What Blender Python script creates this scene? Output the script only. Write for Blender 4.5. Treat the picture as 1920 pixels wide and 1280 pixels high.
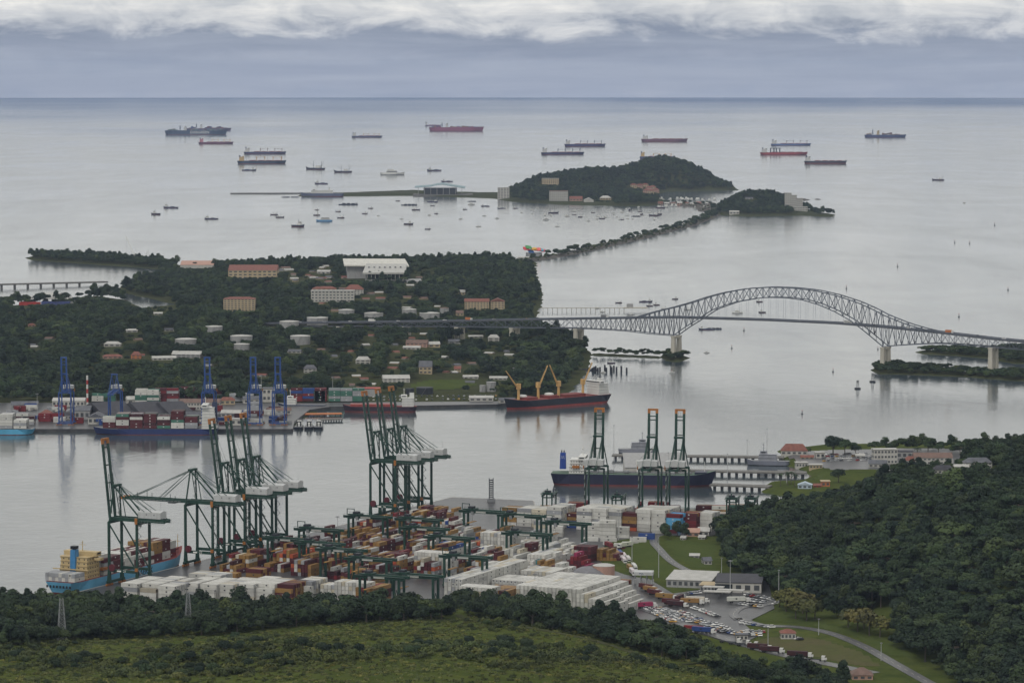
import bpy, math, random
import numpy as np
from mathutils import Matrix, Vector

SC = bpy.context.scene
for _o in list(bpy.data.objects):
    bpy.data.objects.remove(_o)
COL = SC.collection
R = math.radians
rnd = random.Random(7)
nrg = np.random.default_rng(11)

# ------------------------------------------------------------------ camera, sky, sun, exposure
F, HC, YINF = 6400.0, 350.0, 130.0            # focal length in 1920-wide pixels, camera height, row of infinity
PITCH = math.atan((640 - YINF) / F)
cam_d = bpy.data.cameras.new('camera')
cam = bpy.data.objects.new('camera', cam_d)
COL.objects.link(cam)
cam.location = (0, 0, HC)
cam.rotation_euler = (R(90) - PITCH, 0, 0)
cam_d.sensor_width = 36
cam_d.lens = F / 1920 * 36
cam_d.clip_start = 1
cam_d.clip_end = 200000
SC.camera = cam

SUN_EL, SUN_AZ = 52, 205                       # degrees, azimuth clockwise from +Y
world = bpy.data.worlds.new('World')
SC.world = world
world.use_nodes = True
wn, wl = world.node_tree.nodes, world.node_tree.links
wn.clear()


def _n(tree, kind, **kw):
    n = tree.nodes.new(kind)
    for k, v in kw.items():
        setattr(n, k, v)
    return n


def _math(tree, op, a, b=None, c=None, clamp=False):
    n = tree.nodes.new('ShaderNodeMath')
    n.operation = op
    n.use_clamp = clamp
    for i, v in enumerate((a, b, c)):
        if v is None:
            continue
        if isinstance(v, (int, float)):
            n.inputs[i].default_value = v
        else:
            tree.links.new(v, n.inputs[i])
    return n.outputs[0]


def _ramp(tree, fac, stops, interp='LINEAR'):
    n = tree.nodes.new('ShaderNodeValToRGB')
    n.color_ramp.interpolation = interp
    el = n.color_ramp.elements
    while len(el) < len(stops):
        el.new(0.5)
    for e, (p, c) in zip(el, stops):
        e.position = p
        e.color = (*c, 1) if len(c) == 3 else c
    if fac is not None:
        tree.links.new(fac, n.inputs[0])
    return n.outputs[0]


def _mix(tree, fac, a, b, blend='MIX'):
    n = tree.nodes.new('ShaderNodeMix')
    n.data_type = 'RGBA'
    n.blend_type = blend
    for sock, v in ((0, fac), (6, a), (7, b)):
        if isinstance(v, (int, float)):
            n.inputs[sock].default_value = v
        elif isinstance(v, tuple):
            n.inputs[sock].default_value = (*v, 1)
        else:
            tree.links.new(v, n.inputs[sock])
    return n.outputs[2]


def build_sky():
    t = world.node_tree
    out = _n(t, 'ShaderNodeOutputWorld')
    bg = _n(t, 'ShaderNodeBackground')
    sky = _n(t, 'ShaderNodeTexSky', sky_type='NISHITA')
    sky.sun_disc = False
    sky.sun_elevation = R(SUN_EL)
    sky.sun_rotation = R(SUN_AZ)
    sky.altitude = 350
    tc = _n(t, 'ShaderNodeTexCoord')
    sep = _n(t, 'ShaderNodeSeparateXYZ')
    wl.new(tc.outputs['Generated'], sep.inputs[0])
    x, y, z = sep.outputs
    az = _math(t, 'ARCTAN2', x, y)
    el = _math(t, 'ARCSINE', z)
    zz = _math(t, 'MAXIMUM', _math(t, 'ADD', el, .0083), 0.0)          # the sea horizon lies a little below eye level

    def layer(sx, sz, scale, detail, rough, seed, dist=0.0):
        cx = _n(t, 'ShaderNodeCombineXYZ')
        wl.new(_math(t, 'MULTIPLY', az, sx), cx.inputs[0])
        wl.new(_math(t, 'MULTIPLY', el, sz), cx.inputs[1])
        cx.inputs[2].default_value = seed
        nz = _n(t, 'ShaderNodeTexNoise')
        nz.inputs['Scale'].default_value = scale
        nz.inputs['Detail'].default_value = detail
        nz.inputs['Roughness'].default_value = rough
        nz.inputs['Distortion'].default_value = dist
        wl.new(cx.outputs[0], nz.inputs['Vector'])
        return nz.outputs['Fac']
    big = layer(9, 40, 1.0, 5, .55, 3.1, .3)
    streak = layer(14, 210, 1.0, 6, .62, 8.4, .5)
    puff = layer(46, 115, 1.0, 10, .62, 1.7, .35)
    # cloud base of the far overcast: a low slate band (rain under the deck) with bright tops above it
    edge = _math(t, 'ADD', zz, _math(t, 'MULTIPLY', _math(t, 'SUBTRACT', puff, .5), .022))
    edge = _math(t, 'ADD', edge, _math(t, 'MULTIPLY', _math(t, 'SUBTRACT', big, .5), .012))
    hgt = _math(t, 'MULTIPLY', edge, 10.0)                       # 0.1 rad -> 1
    deck = _ramp(t, hgt, [(0.0, (.40, .45, .57)), (.03, (.44, .48, .59)), (.085, (.43, .47, .57)), (.125, (.34, .385, .49)), (.17, (.31, .355, .455)),
                          (.225, (.66, .672, .70)), (.30, (.78, .78, .78)), (.42, (.80, .795, .78)), (.65, (.98, .955, .89)), (1.0, (1.0, .97, .90))])
    streak2 = _ramp(t, streak, [(.3, (.78, .81, .86)), (.7, (1.16, 1.14, 1.1))])
    deck = _mix(t, .9, deck, streak2, 'MULTIPLY')
    shade = _ramp(t, puff, [(.34, (.78, .81, .85)), (.66, (1.14, 1.13, 1.11))])
    deck = _mix(t, _math(t, 'MULTIPLY', hgt, 5.0, clamp=True), deck, _mix(t, 1.0, deck, shade, 'MULTIPLY'))
    # overhead the deck thins a little: soft large cells everywhere
    nv = _n(t, 'ShaderNodeTexNoise')
    nv.inputs['Scale'].default_value = 3.2
    nv.inputs['Detail'].default_value = 6
    wl.new(tc.outputs['Generated'], nv.inputs['Vector'])
    over = _ramp(t, nv.outputs['Fac'], [(.3, (.66, .66, .655)), (.7, (.86, .85, .82))])
    deck = _mix(t, _math(t, 'MULTIPLY_ADD', zz, 3.0, -.6, clamp=True), deck, over)
    skyc = _mix(t, 1.0, sky.outputs[0], (.09, .09, .09), 'MULTIPLY')
    col = _mix(t, .94, skyc, deck)
    wl.new(col, bg.inputs[0])
    bg.inputs[1].default_value = 1.0
    wl.new(bg.outputs[0], out.inputs[0])


build_sky()
sun_d = bpy.data.lights.new('sun', 'SUN')
sun_d.energy = 1.3
sun_d.angle = R(16)
sun_d.color = (1, .965, .91)
sun = bpy.data.objects.new('sun', sun_d)
COL.objects.link(sun)
_sd = Vector((math.sin(R(SUN_AZ)) * math.cos(R(SUN_EL)), math.cos(R(SUN_AZ)) * math.cos(R(SUN_EL)), math.sin(R(SUN_EL))))
sun.rotation_euler = _sd.to_track_quat('Z', 'Y').to_euler()
SC.view_settings.view_transform = 'Standard'
SC.view_settings.look = 'None'
SC.view_settings.exposure = 0.0
SC.view_settings.gamma = 1.0
SC.view_settings.use_curve_mapping = False
SC.render.engine = 'CYCLES'
SC.cycles.use_denoising = True
SC.cycles.max_bounces = 5
SC.cycles.diffuse_bounces = 2
SC.cycles.glossy_bounces = 2
SC.cycles.transmission_bounces = 2
SC.cycles.volume_bounces = 0
SC.cycles.transparent_max_bounces = 4
SC.cycles.use_adaptive_sampling = True
SC.cycles.adaptive_threshold = 0.02

# ------------------------------------------------------------------ helpers: picture <-> place, materials, meshes
CP, SP = math.cos(PITCH), math.sin(PITCH)


def ray(px, py):
    a, b = (px - 960) / F, -(py - 640) / F
    return Vector((a, CP + b * SP, -SP + b * CP))


def W(px, py, z=0.0):
    d = ray(px, py)
    k = (z - HC) / d.z
    return Vector((d.x * k, d.y * k, z))


def proj(x, y, z):
    dz = z - HC
    fw = y * CP - dz * SP
    up = y * SP + dz * CP
    return 960 + F * x / fw, 640 - F * up / fw


def mpp(D):
    return D / F


def srgb(r, g, b):
    f = lambda c: c / 12.92 if c <= .04045 else ((c + .055) / 1.055) ** 2.4
    return tuple(f(v / 255) for v in (r, g, b))


MATS = {}


def mat(name, col, rough=.6, metal=0.0, var=.18, scale=.35, spec=.3, bump=0.0, objcol=False, rand=0.0, streak=True):
    """Painted or mineral surface: base colour broken up by world-space noise (weathering) and faint vertical streaks."""
    if name in MATS:
        return MATS[name]
    m = bpy.data.materials.new(name)
    m.use_nodes = True
    t = m.node_tree
    b = t.nodes['Principled BSDF']
    g = _n(t, 'ShaderNodeNewGeometry')
    if objcol == 'attr':
        at = _n(t, 'ShaderNodeAttribute', attribute_name='tint')
        base = at.outputs['Color']
    elif objcol:
        oi = _n(t, 'ShaderNodeObjectInfo')
        base = oi.outputs['Color']
    else:
        base = None
    mp = _n(t, 'ShaderNodeMapping')
    mp.inputs['Scale'].default_value = (1, 1, .25 if streak else 1)
    t.links.new(g.outputs['Position'], mp.inputs[0])
    nz = _n(t, 'ShaderNodeTexNoise')
    nz.inputs['Scale'].default_value = scale
    nz.inputs['Detail'].default_value = 6
    nz.inputs['Roughness'].default_value = .65
    t.links.new(mp.outputs[0], nz.inputs['Vector'])
    lo, hi = 1 - var * 1.3, 1 + var * .8
    r = _ramp(t, nz.outputs['Fac'], [(.3, (lo, lo, lo * .97)), (.7, (hi, hi, hi))])
    c = _mix(t, 1.0, base if base is not None else tuple(col), r, 'MULTIPLY')
    if rand:
        oi = _n(t, 'ShaderNodeObjectInfo')
        rr = _ramp(t, oi.outputs['Random'], [(0, (1 - rand, 1 - rand, 1 - rand)), (1, (1 + rand, 1 + rand, 1 + rand))])
        c = _mix(t, 1.0, c, rr, 'MULTIPLY')
    t.links.new(c, b.inputs['Base Color'])
    b.inputs['Roughness'].default_value = rough
    b.inputs['Metallic'].default_value = metal
    b.inputs['Specular IOR Level'].default_value = spec
    if bump:
        bp = _n(t, 'ShaderNodeBump')
        bp.inputs['Strength'].default_value = bump
        bp.inputs['Distance'].default_value = .2
        t.links.new(nz.outputs['Fac'], bp.inputs['Height'])
        t.links.new(bp.outputs[0], b.inputs['Normal'])
    MATS[name] = m
    return m


class MB:
    """Collects vertices and faces for one mesh."""

    def __init__(self):
        self.v, self.f, self.m = [], [], []

    def face(self, pts, mi=0):
        k = len(self.v)
        self.v += [tuple(p) for p in pts]
        self.f.append(tuple(range(k, k + len(pts))))
        self.m.append(mi)

    def box(self, x0, x1, y0, y1, z0, z1, mi=0, M=None):
        k = len(self.v)
        pts = [(x, y, z) for z in (z0, z1) for y in (y0, y1) for x in (x0, x1)]
        if M is not None:
            pts = [tuple(M @ Vector(p)) for p in pts]
        self.v += pts
        for q in ((0, 2, 3, 1), (4, 5, 7, 6), (0, 1, 5, 4), (2, 6, 7, 3), (0, 4, 6, 2), (1, 3, 7, 5)):
            self.f.append(tuple(k + i for i in q))
            self.m.append(mi)
        return self

    def bar(self, p0, p1, w, h=None, mi=0):
        M, L = bar_matrix(p0, p1, 1, 1)
        h = h or w
        return self.box(-w / 2, w / 2, -h / 2, h / 2, -L / 2, L / 2, mi, M)

    def tube(self, p0, p1, r0, r1=None, n=8, mi=0, cap=True):
        r1 = r0 if r1 is None else r1
        p0, p1 = Vector(p0), Vector(p1)
        q = (p1 - p0).to_track_quat('Z', 'Y')
        k = len(self.v)
        for p, r in ((p0, r0), (p1, r1)):
            for i in range(n):
                a = 2 * math.pi * i / n
                self.v.append(tuple(p + q @ Vector((r * math.cos(a), r * math.sin(a), 0))))
        for i in range(n):
            j = (i + 1) % n
            self.f.append((k + i, k + j, k + n + j, k + n + i))
            self.m.append(mi)
        if cap:
            self.f.append(tuple(k + n + i for i in range(n)))
            self.m.append(mi)
            self.f.append(tuple(k + n - 1 - i for i in range(n)))
            self.m.append(mi)
        return self

    def lathe(self, prof, n=16, mi=0, c=(0, 0, 0)):
        k = len(self.v)
        for r, z in prof:
            for i in range(n):
                a = 2 * math.pi * i / n
                self.v.append((c[0] + r * math.cos(a), c[1] + r * math.sin(a), c[2] + z))
        for s in range(len(prof) - 1):
            for i in range(n):
                j = (i + 1) % n
                self.f.append((k + s * n + i, k + s * n + j, k + (s + 1) * n + j, k + (s + 1) * n + i))
                self.m.append(mi)
        self.f.append(tuple(k + (len(prof) - 1) * n + i for i in range(n)))
        self.m.append(mi)
        return self

    def prism(self, poly, z0, z1, mi=0):
        k = len(self.v)
        n = len(poly)
        self.v += [(p[0], p[1], z0) for p in poly] + [(p[0], p[1], z1) for p in poly]
        for i in range(n):
            j = (i + 1) % n
            self.f.append((k + i, k + j, k + n + j, k + n + i))
            self.m.append(mi)
        self.f.append(tuple(k + n + i for i in range(n)))
        self.m.append(mi)
        return self

    def mesh(self, name, mats, smooth=False):
        me = bpy.data.meshes.new(name)
        me.from_pydata(self.v, [], self.f)
        for m in (mats if isinstance(mats, (list, tuple)) else [mats]):
            me.materials.append(m)
        if len(me.materials) > 1:
            me.polygons.foreach_set('material_index', self.m)
        if smooth:
            me.polygons.foreach_set('use_smooth', [True] * len(me.polygons))
        me.update()
        return me

    def build(self, name, mats, parent=None, smooth=False):
        return link(name, self.mesh(name, mats, smooth), parent)


def link(name, data, parent=None):
    o = bpy.data.objects.new(name, data)
    COL.objects.link(o)
    if parent is not None:
        o.parent = parent
    return o


def tag(o, label, cat, group=None):
    o['label'] = label
    o['category'] = cat
    if group:
        o['group'] = group
    return o


def struct(o, label=None):
    o['kind'] = 'structure'
    if label:
        o['label'] = label
    return o


def empty(name, loc, rz=0.0, label=None, cat=None, group=None, scale=1.0):
    o = link(name, None)
    o.location = loc
    o.rotation_euler = (0, 0, rz)
    o.scale = (scale, scale, scale)
    if label:
        tag(o, label, cat, group)
    return o


KIDS = {}


def dup(root, loc, rz, label=None, group=None, parent=None, scale=None, color=None):
    r = root.copy()
    COL.objects.link(r)
    if parent is None:
        r.location = loc
        r.rotation_euler = (0, 0, rz)
        if scale:
            r.scale = (scale, scale, scale)
        if label:
            r['label'] = label
        if group:
            r['group'] = group
        if color:
            r.color = color
    else:
        r.parent = parent
    for ch in list(root.children):
        dup(ch, None, None, parent=r)
    return r


def bar_matrix(p0, p1, w, h):
    p0, p1 = Vector(p0), Vector(p1)
    d = p1 - p0
    L = d.length
    z = d.normalized()
    up = Vector((0, 0, 1)) if abs(z.z) < .98 else Vector((0, 1, 0))
    x = up.cross(z).normalized()
    y = z.cross(x)
    M = Matrix(((x.x, y.x, z.x, 0), (x.y, y.y, z.y, 0), (x.z, y.z, z.z, 0), (0, 0, 0, 1)))
    M.translation = (p0 + p1) / 2
    return M, L


UNIT = {}


def unit(m):
    if m.name not in UNIT:
        UNIT[m.name] = MB().box(-.5, .5, -.5, .5, -.5, .5).mesh('beam_' + m.name, m)
    return UNIT[m.name]


def beam(name, parent, p0, p1, w, h, m):
    """A straight member of its own: a shared unit box stretched from p0 to p1."""
    o = link(name, unit(m), parent)
    M, L = bar_matrix(p0, p1, w, h)
    o.matrix_basis = M @ Matrix.Diagonal((w, h, L, 1))
    return o


def block(name, parent, x0, x1, y0, y1, z0, z1, m):
    o = link(name, unit(m), parent)
    o.location = ((x0 + x1) / 2, (y0 + y1) / 2, (z0 + z1) / 2)
    o.scale = (abs(x1 - x0), abs(y1 - y0), abs(z1 - z0))
    return o


def text(name, parent, body, size, m, M, depth=.02):
    cu = bpy.data.curves.new(name, 'FONT')
    cu.body = body
    cu.size = size
    cu.extrude = depth
    cu.align_x = 'CENTER'
    cu.align_y = 'CENTER'
    cu.resolution_u = 3
    cu.materials.append(m)
    tmp = bpy.data.objects.new(name, cu)
    COL.objects.link(tmp)
    me = bpy.data.meshes.new_from_object(tmp.evaluated_get(bpy.context.evaluated_depsgraph_get()))
    bpy.data.objects.remove(tmp)
    o = link(name, me, parent)
    o.matrix_basis = M
    return o


def upright(loc, facing):
    """Matrix for lettering that stands upright at loc and faces the horizontal direction facing."""
    n = Vector((facing[0], facing[1], 0)).normalized()
    x = Vector((-n.y, n.x, 0))
    M = Matrix(((x.x, 0, n.x, 0), (x.y, 0, n.y, 0), (0, 1, 0, 0), (0, 0, 0, 1)))
    M.translation = loc
    return M
# ------------------------------------------------------------------ the place: sea, land, air


def vnoise(x, y, scale, seed=0):
    x, y = np.asarray(x, float) / scale, np.asarray(y, float) / scale
    xi, yi = np.floor(x), np.floor(y)
    fx, fy = x - xi, y - yi
    fx, fy = fx * fx * (3 - 2 * fx), fy * fy * (3 - 2 * fy)

    def hsh(a, b):
        s = np.sin(a * 127.1 + b * 311.7 + seed * 74.7) * 43758.5453
        return s - np.floor(s)
    return (hsh(xi, yi) * (1 - fx) + hsh(xi + 1, yi) * fx) * (1 - fy) + (hsh(xi, yi + 1) * (1 - fx) + hsh(xi + 1, yi + 1) * fx) * fy


def fbm(x, y, scale, seed=0):
    return (vnoise(x, y, scale, seed) + .5 * vnoise(x, y, scale / 2.1, seed + 1) + .25 * vnoise(x, y, scale / 4.3, seed + 2)) / 1.75


def sstep(a, b, x):
    t = np.clip((x - a) / (b - a), 0, 1)
    return t * t * (3 - 2 * t)


def inside(poly, X, Y):
    X, Y = np.asarray(X, float), np.asarray(Y, float)
    c = np.zeros(X.shape, bool)
    n = len(poly)
    for i in range(n):
        x0, y0 = poly[i]
        x1, y1 = poly[(i + 1) % n]
        if y0 == y1:
            continue
        c ^= ((y0 > Y) != (y1 > Y)) & (X < (x1 - x0) * (Y - y0) / (y1 - y0) + x0)
    return c


def seg_dist(pts, X, Y, closed=True):
    X, Y = np.asarray(X, float), np.asarray(Y, float)
    d = np.full(X.shape, 1e9)
    n = len(pts)
    for i in range(n if closed else n - 1):
        ax, ay = pts[i]
        bx, by = pts[(i + 1) % n]
        vx, vy = bx - ax, by - ay
        t = np.clip(((X - ax) * vx + (Y - ay) * vy) / max(vx * vx + vy * vy, 1e-9), 0, 1)
        d = np.minimum(d, np.hypot(X - ax - t * vx, Y - ay - t * vy))
    return d


def wpoly(pxs, z=0.0):
    return [tuple(W(a, b, z)[:2]) for a, b in pxs]


LANDS = []


class Land:
    def __init__(self, poly, hills=None, shore=.25, base=2.2, wob=4.0):
        self.poly, self.hills, self.shore, self.base, self.wob = poly, hills, shore, base, wob
        xs, ys = [p[0] for p in poly], [p[1] for p in poly]
        self.bb = (min(xs) - 25, max(xs) + 25, min(ys) - 25, max(ys) + 25)
        LANDS.append(self)

    def sd(self, X, Y):
        d = seg_dist(self.poly, X, Y)
        s = np.where(inside(self.poly, X, Y), d, -d)
        return s + (vnoise(X, Y, 22, 5) - .5) * self.wob * 2

    def h(self, X, Y):
        s = self.sd(X, Y)
        z = np.clip(s * self.shore, -5, self.base)
        if self.hills is not None:
            z = z + np.where(s > 0, self.hills(X, Y, s), 0)
        return z

    def mesh(self, name, res, m, label, view=True):
        x0, x1, y0, y1 = self.bb
        nx, ny = int((x1 - x0) / res[0]) + 2, int((y1 - y0) / res[1]) + 2
        gx, gy = np.meshgrid(np.linspace(x0, x1, nx), np.linspace(y0, y1, ny))
        z = self.h(gx, gy)
        keep = z > -4.5
        v = np.stack([gx, gy, z], -1).reshape(-1, 3)
        idx = np.arange(nx * ny).reshape(ny, nx)
        k = keep[:-1, :-1] | keep[1:, :-1] | keep[:-1, 1:] | keep[1:, 1:]
        q = np.stack([idx[:-1, :-1][k], idx[:-1, 1:][k], idx[1:, 1:][k], idx[1:, :-1][k]], -1)
        used = np.unique(q)
        remap = np.full(nx * ny, -1)
        remap[used] = np.arange(len(used))
        me = bpy.data.meshes.new(name)
        me.from_pydata(v[used].tolist(), [], remap[q].tolist())
        me.polygons.foreach_set('use_smooth', [True] * len(me.polygons))
        me.materials.append(m)
        o = link(name, me)
        struct(o, label)
        return o


def ground_h(x, y):
    """Height of the highest land (or the sea) at one point or an array of points."""
    X, Y = np.atleast_1d(np.asarray(x, float)), np.atleast_1d(np.asarray(y, float))
    z = np.zeros(X.shape)
    for L in LANDS:
        x0, x1, y0, y1 = L.bb
        k = (X > x0) & (X < x1) & (Y > y0) & (Y < y1)
        if k.any():
            z[k] = np.maximum(z[k], L.h(X[k], Y[k]))
    return z if np.ndim(x) else float(z[0])


def G(px, py):
    """Where the sight line through a picture point first meets the land or the sea."""
    d = ray(px, py)
    k0 = (105 - HC) / d.z
    k1 = (0 - HC) / d.z
    ks = np.linspace(k0, k1, 500)
    X, Y, Z = d.x * ks, d.y * ks, HC + d.z * ks
    g = ground_h(X, Y)
    hit = np.nonzero(Z <= g + 1e-6)[0]
    i = hit[0] if len(hit) else len(ks) - 1
    return Vector((X[i], Y[i], g[i]))


# --- sea
def sea_material():
    m = bpy.data.materials.new('sea_water')
    m.use_nodes = True
    t = m.node_tree
    b = t.nodes['Principled BSDF']
    g = _n(t, 'ShaderNodeNewGeometry')

    def noise(sx, sy, detail, seed=0.0, rough=.55, dist=0.0):
        mp = _n(t, 'ShaderNodeMapping')
        mp.inputs['Scale'].default_value = (1 / sx, 1 / sy, 1)
        mp.inputs['Location'].default_value = (seed, seed * 1.7, 0)
        t.links.new(g.outputs['Position'], mp.inputs[0])
        n = _n(t, 'ShaderNodeTexNoise')
        n.inputs['Scale'].default_value = 1
        n.inputs['Detail'].default_value = detail
        n.inputs['Roughness'].default_value = rough
        n.inputs['Distortion'].default_value = dist
        t.links.new(mp.outputs[0], n.inputs['Vector'])
        return n.outputs['Fac']
    slick = noise(420, 900, 6, 3.3, .6, .8)          # calm slicks and ruffled patches
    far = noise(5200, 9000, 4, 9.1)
    wind = noise(70, 520, 5, 6.2, .6, 1.2)            # wind lanes
    slick = _math(t, 'ADD', _math(t, 'MULTIPLY', slick, .75), _math(t, 'MULTIPLY', wind, .25))
    rough = _ramp(t, slick, [(.36, (.085,) * 3), (.5, (.125,) * 3), (.64, (.165,) * 3)])
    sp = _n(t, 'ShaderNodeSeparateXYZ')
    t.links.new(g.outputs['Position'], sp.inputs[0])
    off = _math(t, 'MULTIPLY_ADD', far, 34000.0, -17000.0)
    calm = _math(t, 'MULTIPLY_ADD', _math(t, 'ADD', sp.outputs[1], off), 1 / 22000, -.86, clamp=True)     # grows with distance out: smoother water and the painted dark horizon band
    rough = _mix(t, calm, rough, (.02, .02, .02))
    t.links.new(rough, b.inputs['Roughness'])
    col = _mix(t, slick, (.05, .06, .055), (.07, .078, .07))
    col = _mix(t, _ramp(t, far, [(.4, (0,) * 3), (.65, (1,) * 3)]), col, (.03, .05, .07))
    col = _mix(t, calm, col, (.06, .095, .16))  # bluer base colour towards the painted horizon band
    t.links.new(col, b.inputs['Base Color'])
    df = _n(t, 'ShaderNodeBsdfDiffuse')                # dark blue put into the far water to darken the horizon
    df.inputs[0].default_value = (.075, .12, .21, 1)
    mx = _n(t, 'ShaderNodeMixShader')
    t.links.new(_math(t, 'MULTIPLY', calm, .72), mx.inputs[0])  # calm also sets the strength of the painted dark horizon band
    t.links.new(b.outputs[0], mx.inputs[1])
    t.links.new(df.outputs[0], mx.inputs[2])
    t.links.new(mx.outputs[0], t.nodes['Material Output'].inputs['Surface'])
    b.inputs['IOR'].default_value = 1.333
    w1 = noise(7, 11, 5, 1.0)
    w2 = noise(46, 70, 3, 4.0)
    hgt = _math(t, 'ADD', _math(t, 'MULTIPLY', w1, .5), _math(t, 'MULTIPLY', w2, 1.4))
    bp = _n(t, 'ShaderNodeBump')
    bp.inputs['Strength'].default_value = 1
    bp.inputs['Distance'].default_value = .36
    t.links.new(_math(t, 'MULTIPLY_ADD', calm, -.85, 1.0), bp.inputs['Strength'])
    t.links.new(hgt, bp.inputs['Height'])
    t.links.new(bp.outputs[0], b.inputs['Normal'])
    return m


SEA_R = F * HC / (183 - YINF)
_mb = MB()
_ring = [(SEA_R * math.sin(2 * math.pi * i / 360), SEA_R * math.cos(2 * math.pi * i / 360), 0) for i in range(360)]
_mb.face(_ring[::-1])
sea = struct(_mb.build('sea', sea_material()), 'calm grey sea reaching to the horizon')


# --- ground materials
def ground_material(name, c0, c1, c2, scale, bump=.6, rough=.9):
    m = bpy.data.materials.new(name)
    m.use_nodes = True
    t = m.node_tree
    b = t.nodes['Principled BSDF']
    g = _n(t, 'ShaderNodeNewGeometry')
    fac = []
    for s, d in ((scale, 8), (scale * 7, 8)):
        n = _n(t, 'ShaderNodeTexNoise')
        n.inputs['Scale'].default_value = s
        n.inputs['Detail'].default_value = d
        n.inputs['Roughness'].default_value = .7
        t.links.new(g.outputs['Position'], n.inputs['Vector'])
        fac.append(n.outputs['Fac'])
    c = _mix(t, _ramp(t, fac[0], [(.38, (0,) * 3), (.62, (1,) * 3)]), c0, c1)
    c = _mix(t, _ramp(t, fac[1], [(.45, (0,) * 3), (.7, (.8,) * 3)]), c, c2)
    t.links.new(c, b.inputs['Base Color'])
    b.inputs['Roughness'].default_value = rough
    b.inputs['Specular IOR Level'].default_value = .15 if rough < .6 else 0.0
    bp = _n(t, 'ShaderNodeBump')
    bp.inputs['Strength'].default_value = bump
    bp.inputs['Distance'].default_value = 1.2
    t.links.new(fac[1], bp.inputs['Height'])
    t.links.new(bp.outputs[0], b.inputs['Normal'])
    return m


M_GRASS = ground_material('rough_grass', (.055, .072, .020), (.080, .094, .028), (.034, .050, .017), .02)
M_LAWN = ground_material('lawn_grass', (.060, .080, .024), (.074, .092, .03), (.046, .064, .02), .05, .3)
M_FLOOR = ground_material('forest_floor', (.04, .05, .022), (.055, .062, .03), (.07, .066, .042), .03)
M_ROCK = ground_material('shore_rock', (.09, .085, .075), (.14, .13, .115), (.06, .06, .055), .12)
M_APRON = ground_material('wet_asphalt', (.038, .039, .043), (.06, .061, .064), (.095, .093, .09), .035, .1, .34)
M_ROAD = ground_material('road_asphalt', (.065, .066, .07), (.09, .09, .092), (.12, .118, .115), .08, .1, .34)
M_CONC = mat('concrete', (.34, .33, .31), .85, var=.22, scale=.3)
M_SEAWALL = mat('stained_concrete', (.16, .155, .145), .9, var=.3, scale=.4)

# --- yard axes: s runs along the long quay, t inland from the waterside crane rail
Q0 = Vector((-271.8, 2282.0))
UA = Vector((.43, .903)).normalized()
VA = Vector((UA.y, -UA.x))


def ST(s, t, z=3.0):
    p = Q0 + UA * s + VA * t
    return Vector((p.x, p.y, z))


def toST(x, y):
    r = Vector((x, y)) - Q0
    return r.dot(UA), r.dot(VA)


# mainland: grass hill in front, forested hill on the right, naval base behind
_mpx = [(-420, 1165), (0, 1142), (170, 1150), (400, 1130), (800, 1060), (1180, 1012), (1385, 962), (1440, 950), (1500, 937), (1432, 922),
        (1440, 909), (1500, 905), (1527, 894), (1512, 882), (1480, 872), (1462, 862), (1470, 852), (1462, 846), (1540, 839), (1700, 836),
        (1920, 831), (2150, 828)]
MAIN_POLY = wpoly(_mpx) + [(760, 2700), (760, 1250), (-760, 1250), (-760, 2050)]
FEDGE_X = np.array([-900, -330, -150, 60, 100, 137, 163, 200, 260, 400])
FEDGE_D = np.array([2130, 2172, 2178, 2170, 2118, 1992, 1925, 1820, 1700, 1500.])
HEDGE = [(166, 2600), (154, 2530), (152, 2349), (178, 2235), (205, 2105), (240, 2012), (252, 1920), (262, 1700), (280, 1300),
         (900, 1300), (900, 2950), (560, 2860), (400, 2770), (300, 2712), (240, 2680), (190, 2630)]


def main_hills(X, Y, s):
    d0 = np.interp(X, FEDGE_X, FEDGE_D)
    z = np.maximum(0, d0 - Y) * .105
    z = z + np.where(Y < d0, (fbm(X, Y, 130, 3) - .5) * 16 * sstep(0, 160, d0 - Y), 0)
    z = z + 9 * np.exp(-((X + 30) / 120) ** 2) * sstep(0, 220, d0 - Y)
    e = np.where(inside(HEDGE, X, Y), seg_dist(HEDGE[:9], X, Y, False), 0)
    e2 = np.where(inside(HEDGE, X, Y), seg_dist(HEDGE[11:] + [HEDGE[0]], X, Y, False), 0)
    hr = 52 * sstep(0, 170, e) * sstep(-10, 210, e2) + 9 * (fbm(X, Y, 150, 9) - .4) * sstep(0, 80, e)
    nb = sstep(2740, 2850, Y) * 1.5
    lawn = 5 * np.exp(-(((X - 103) / 26) ** 2 + ((Y - 2420) / 70) ** 2))
    return np.maximum(z, np.maximum(hr, 0)) + nb + lawn


main_land = Land(MAIN_POLY, main_hills, shore=.3, base=2.6, wob=2.5)
ground = main_land.mesh('ground', (7, 7), M_GRASS, 'rough grassy slope and coastal ground of the near shore')

# peninsula behind the far port
_ppx = [(-160, 806), (555, 806), (560, 790), (600, 766), (760, 762), (930, 759), (1045, 750), (1078, 726), (1097, 700), (1112, 672), (1108, 662),
        (1085, 648), (1040, 634), (1010, 618), (1003, 600), (1014, 575), (1018, 555), (1010, 522), (1003, 500), (1010, 494), (985, 486),
        (930, 487), (860, 490), (780, 494), (640, 494), (560, 496), (430, 501), (330, 505), (288, 512), (292, 520), (235, 531), (218, 546),
        (332, 571), (266, 578), (236, 563), (176, 554), (150, 562), (100, 571), (0, 574), (-160, 578)]


def pen_hills(X, Y, s):
    k = sstep(30, 260, s) * sstep(3560, 3900, Y)
    return k * (2 + 17 * fbm(X, Y, 420, 21)) + 12 * np.exp(-(((X - 20) / 90) ** 2 + ((Y - 5500) / 500) ** 2)) * sstep(10, 80, s) \
        + 16 * np.exp(-(((X - 55) / 45) ** 2 + ((Y - 4290) / 130) ** 2)) * sstep(0, 60, s)


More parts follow.
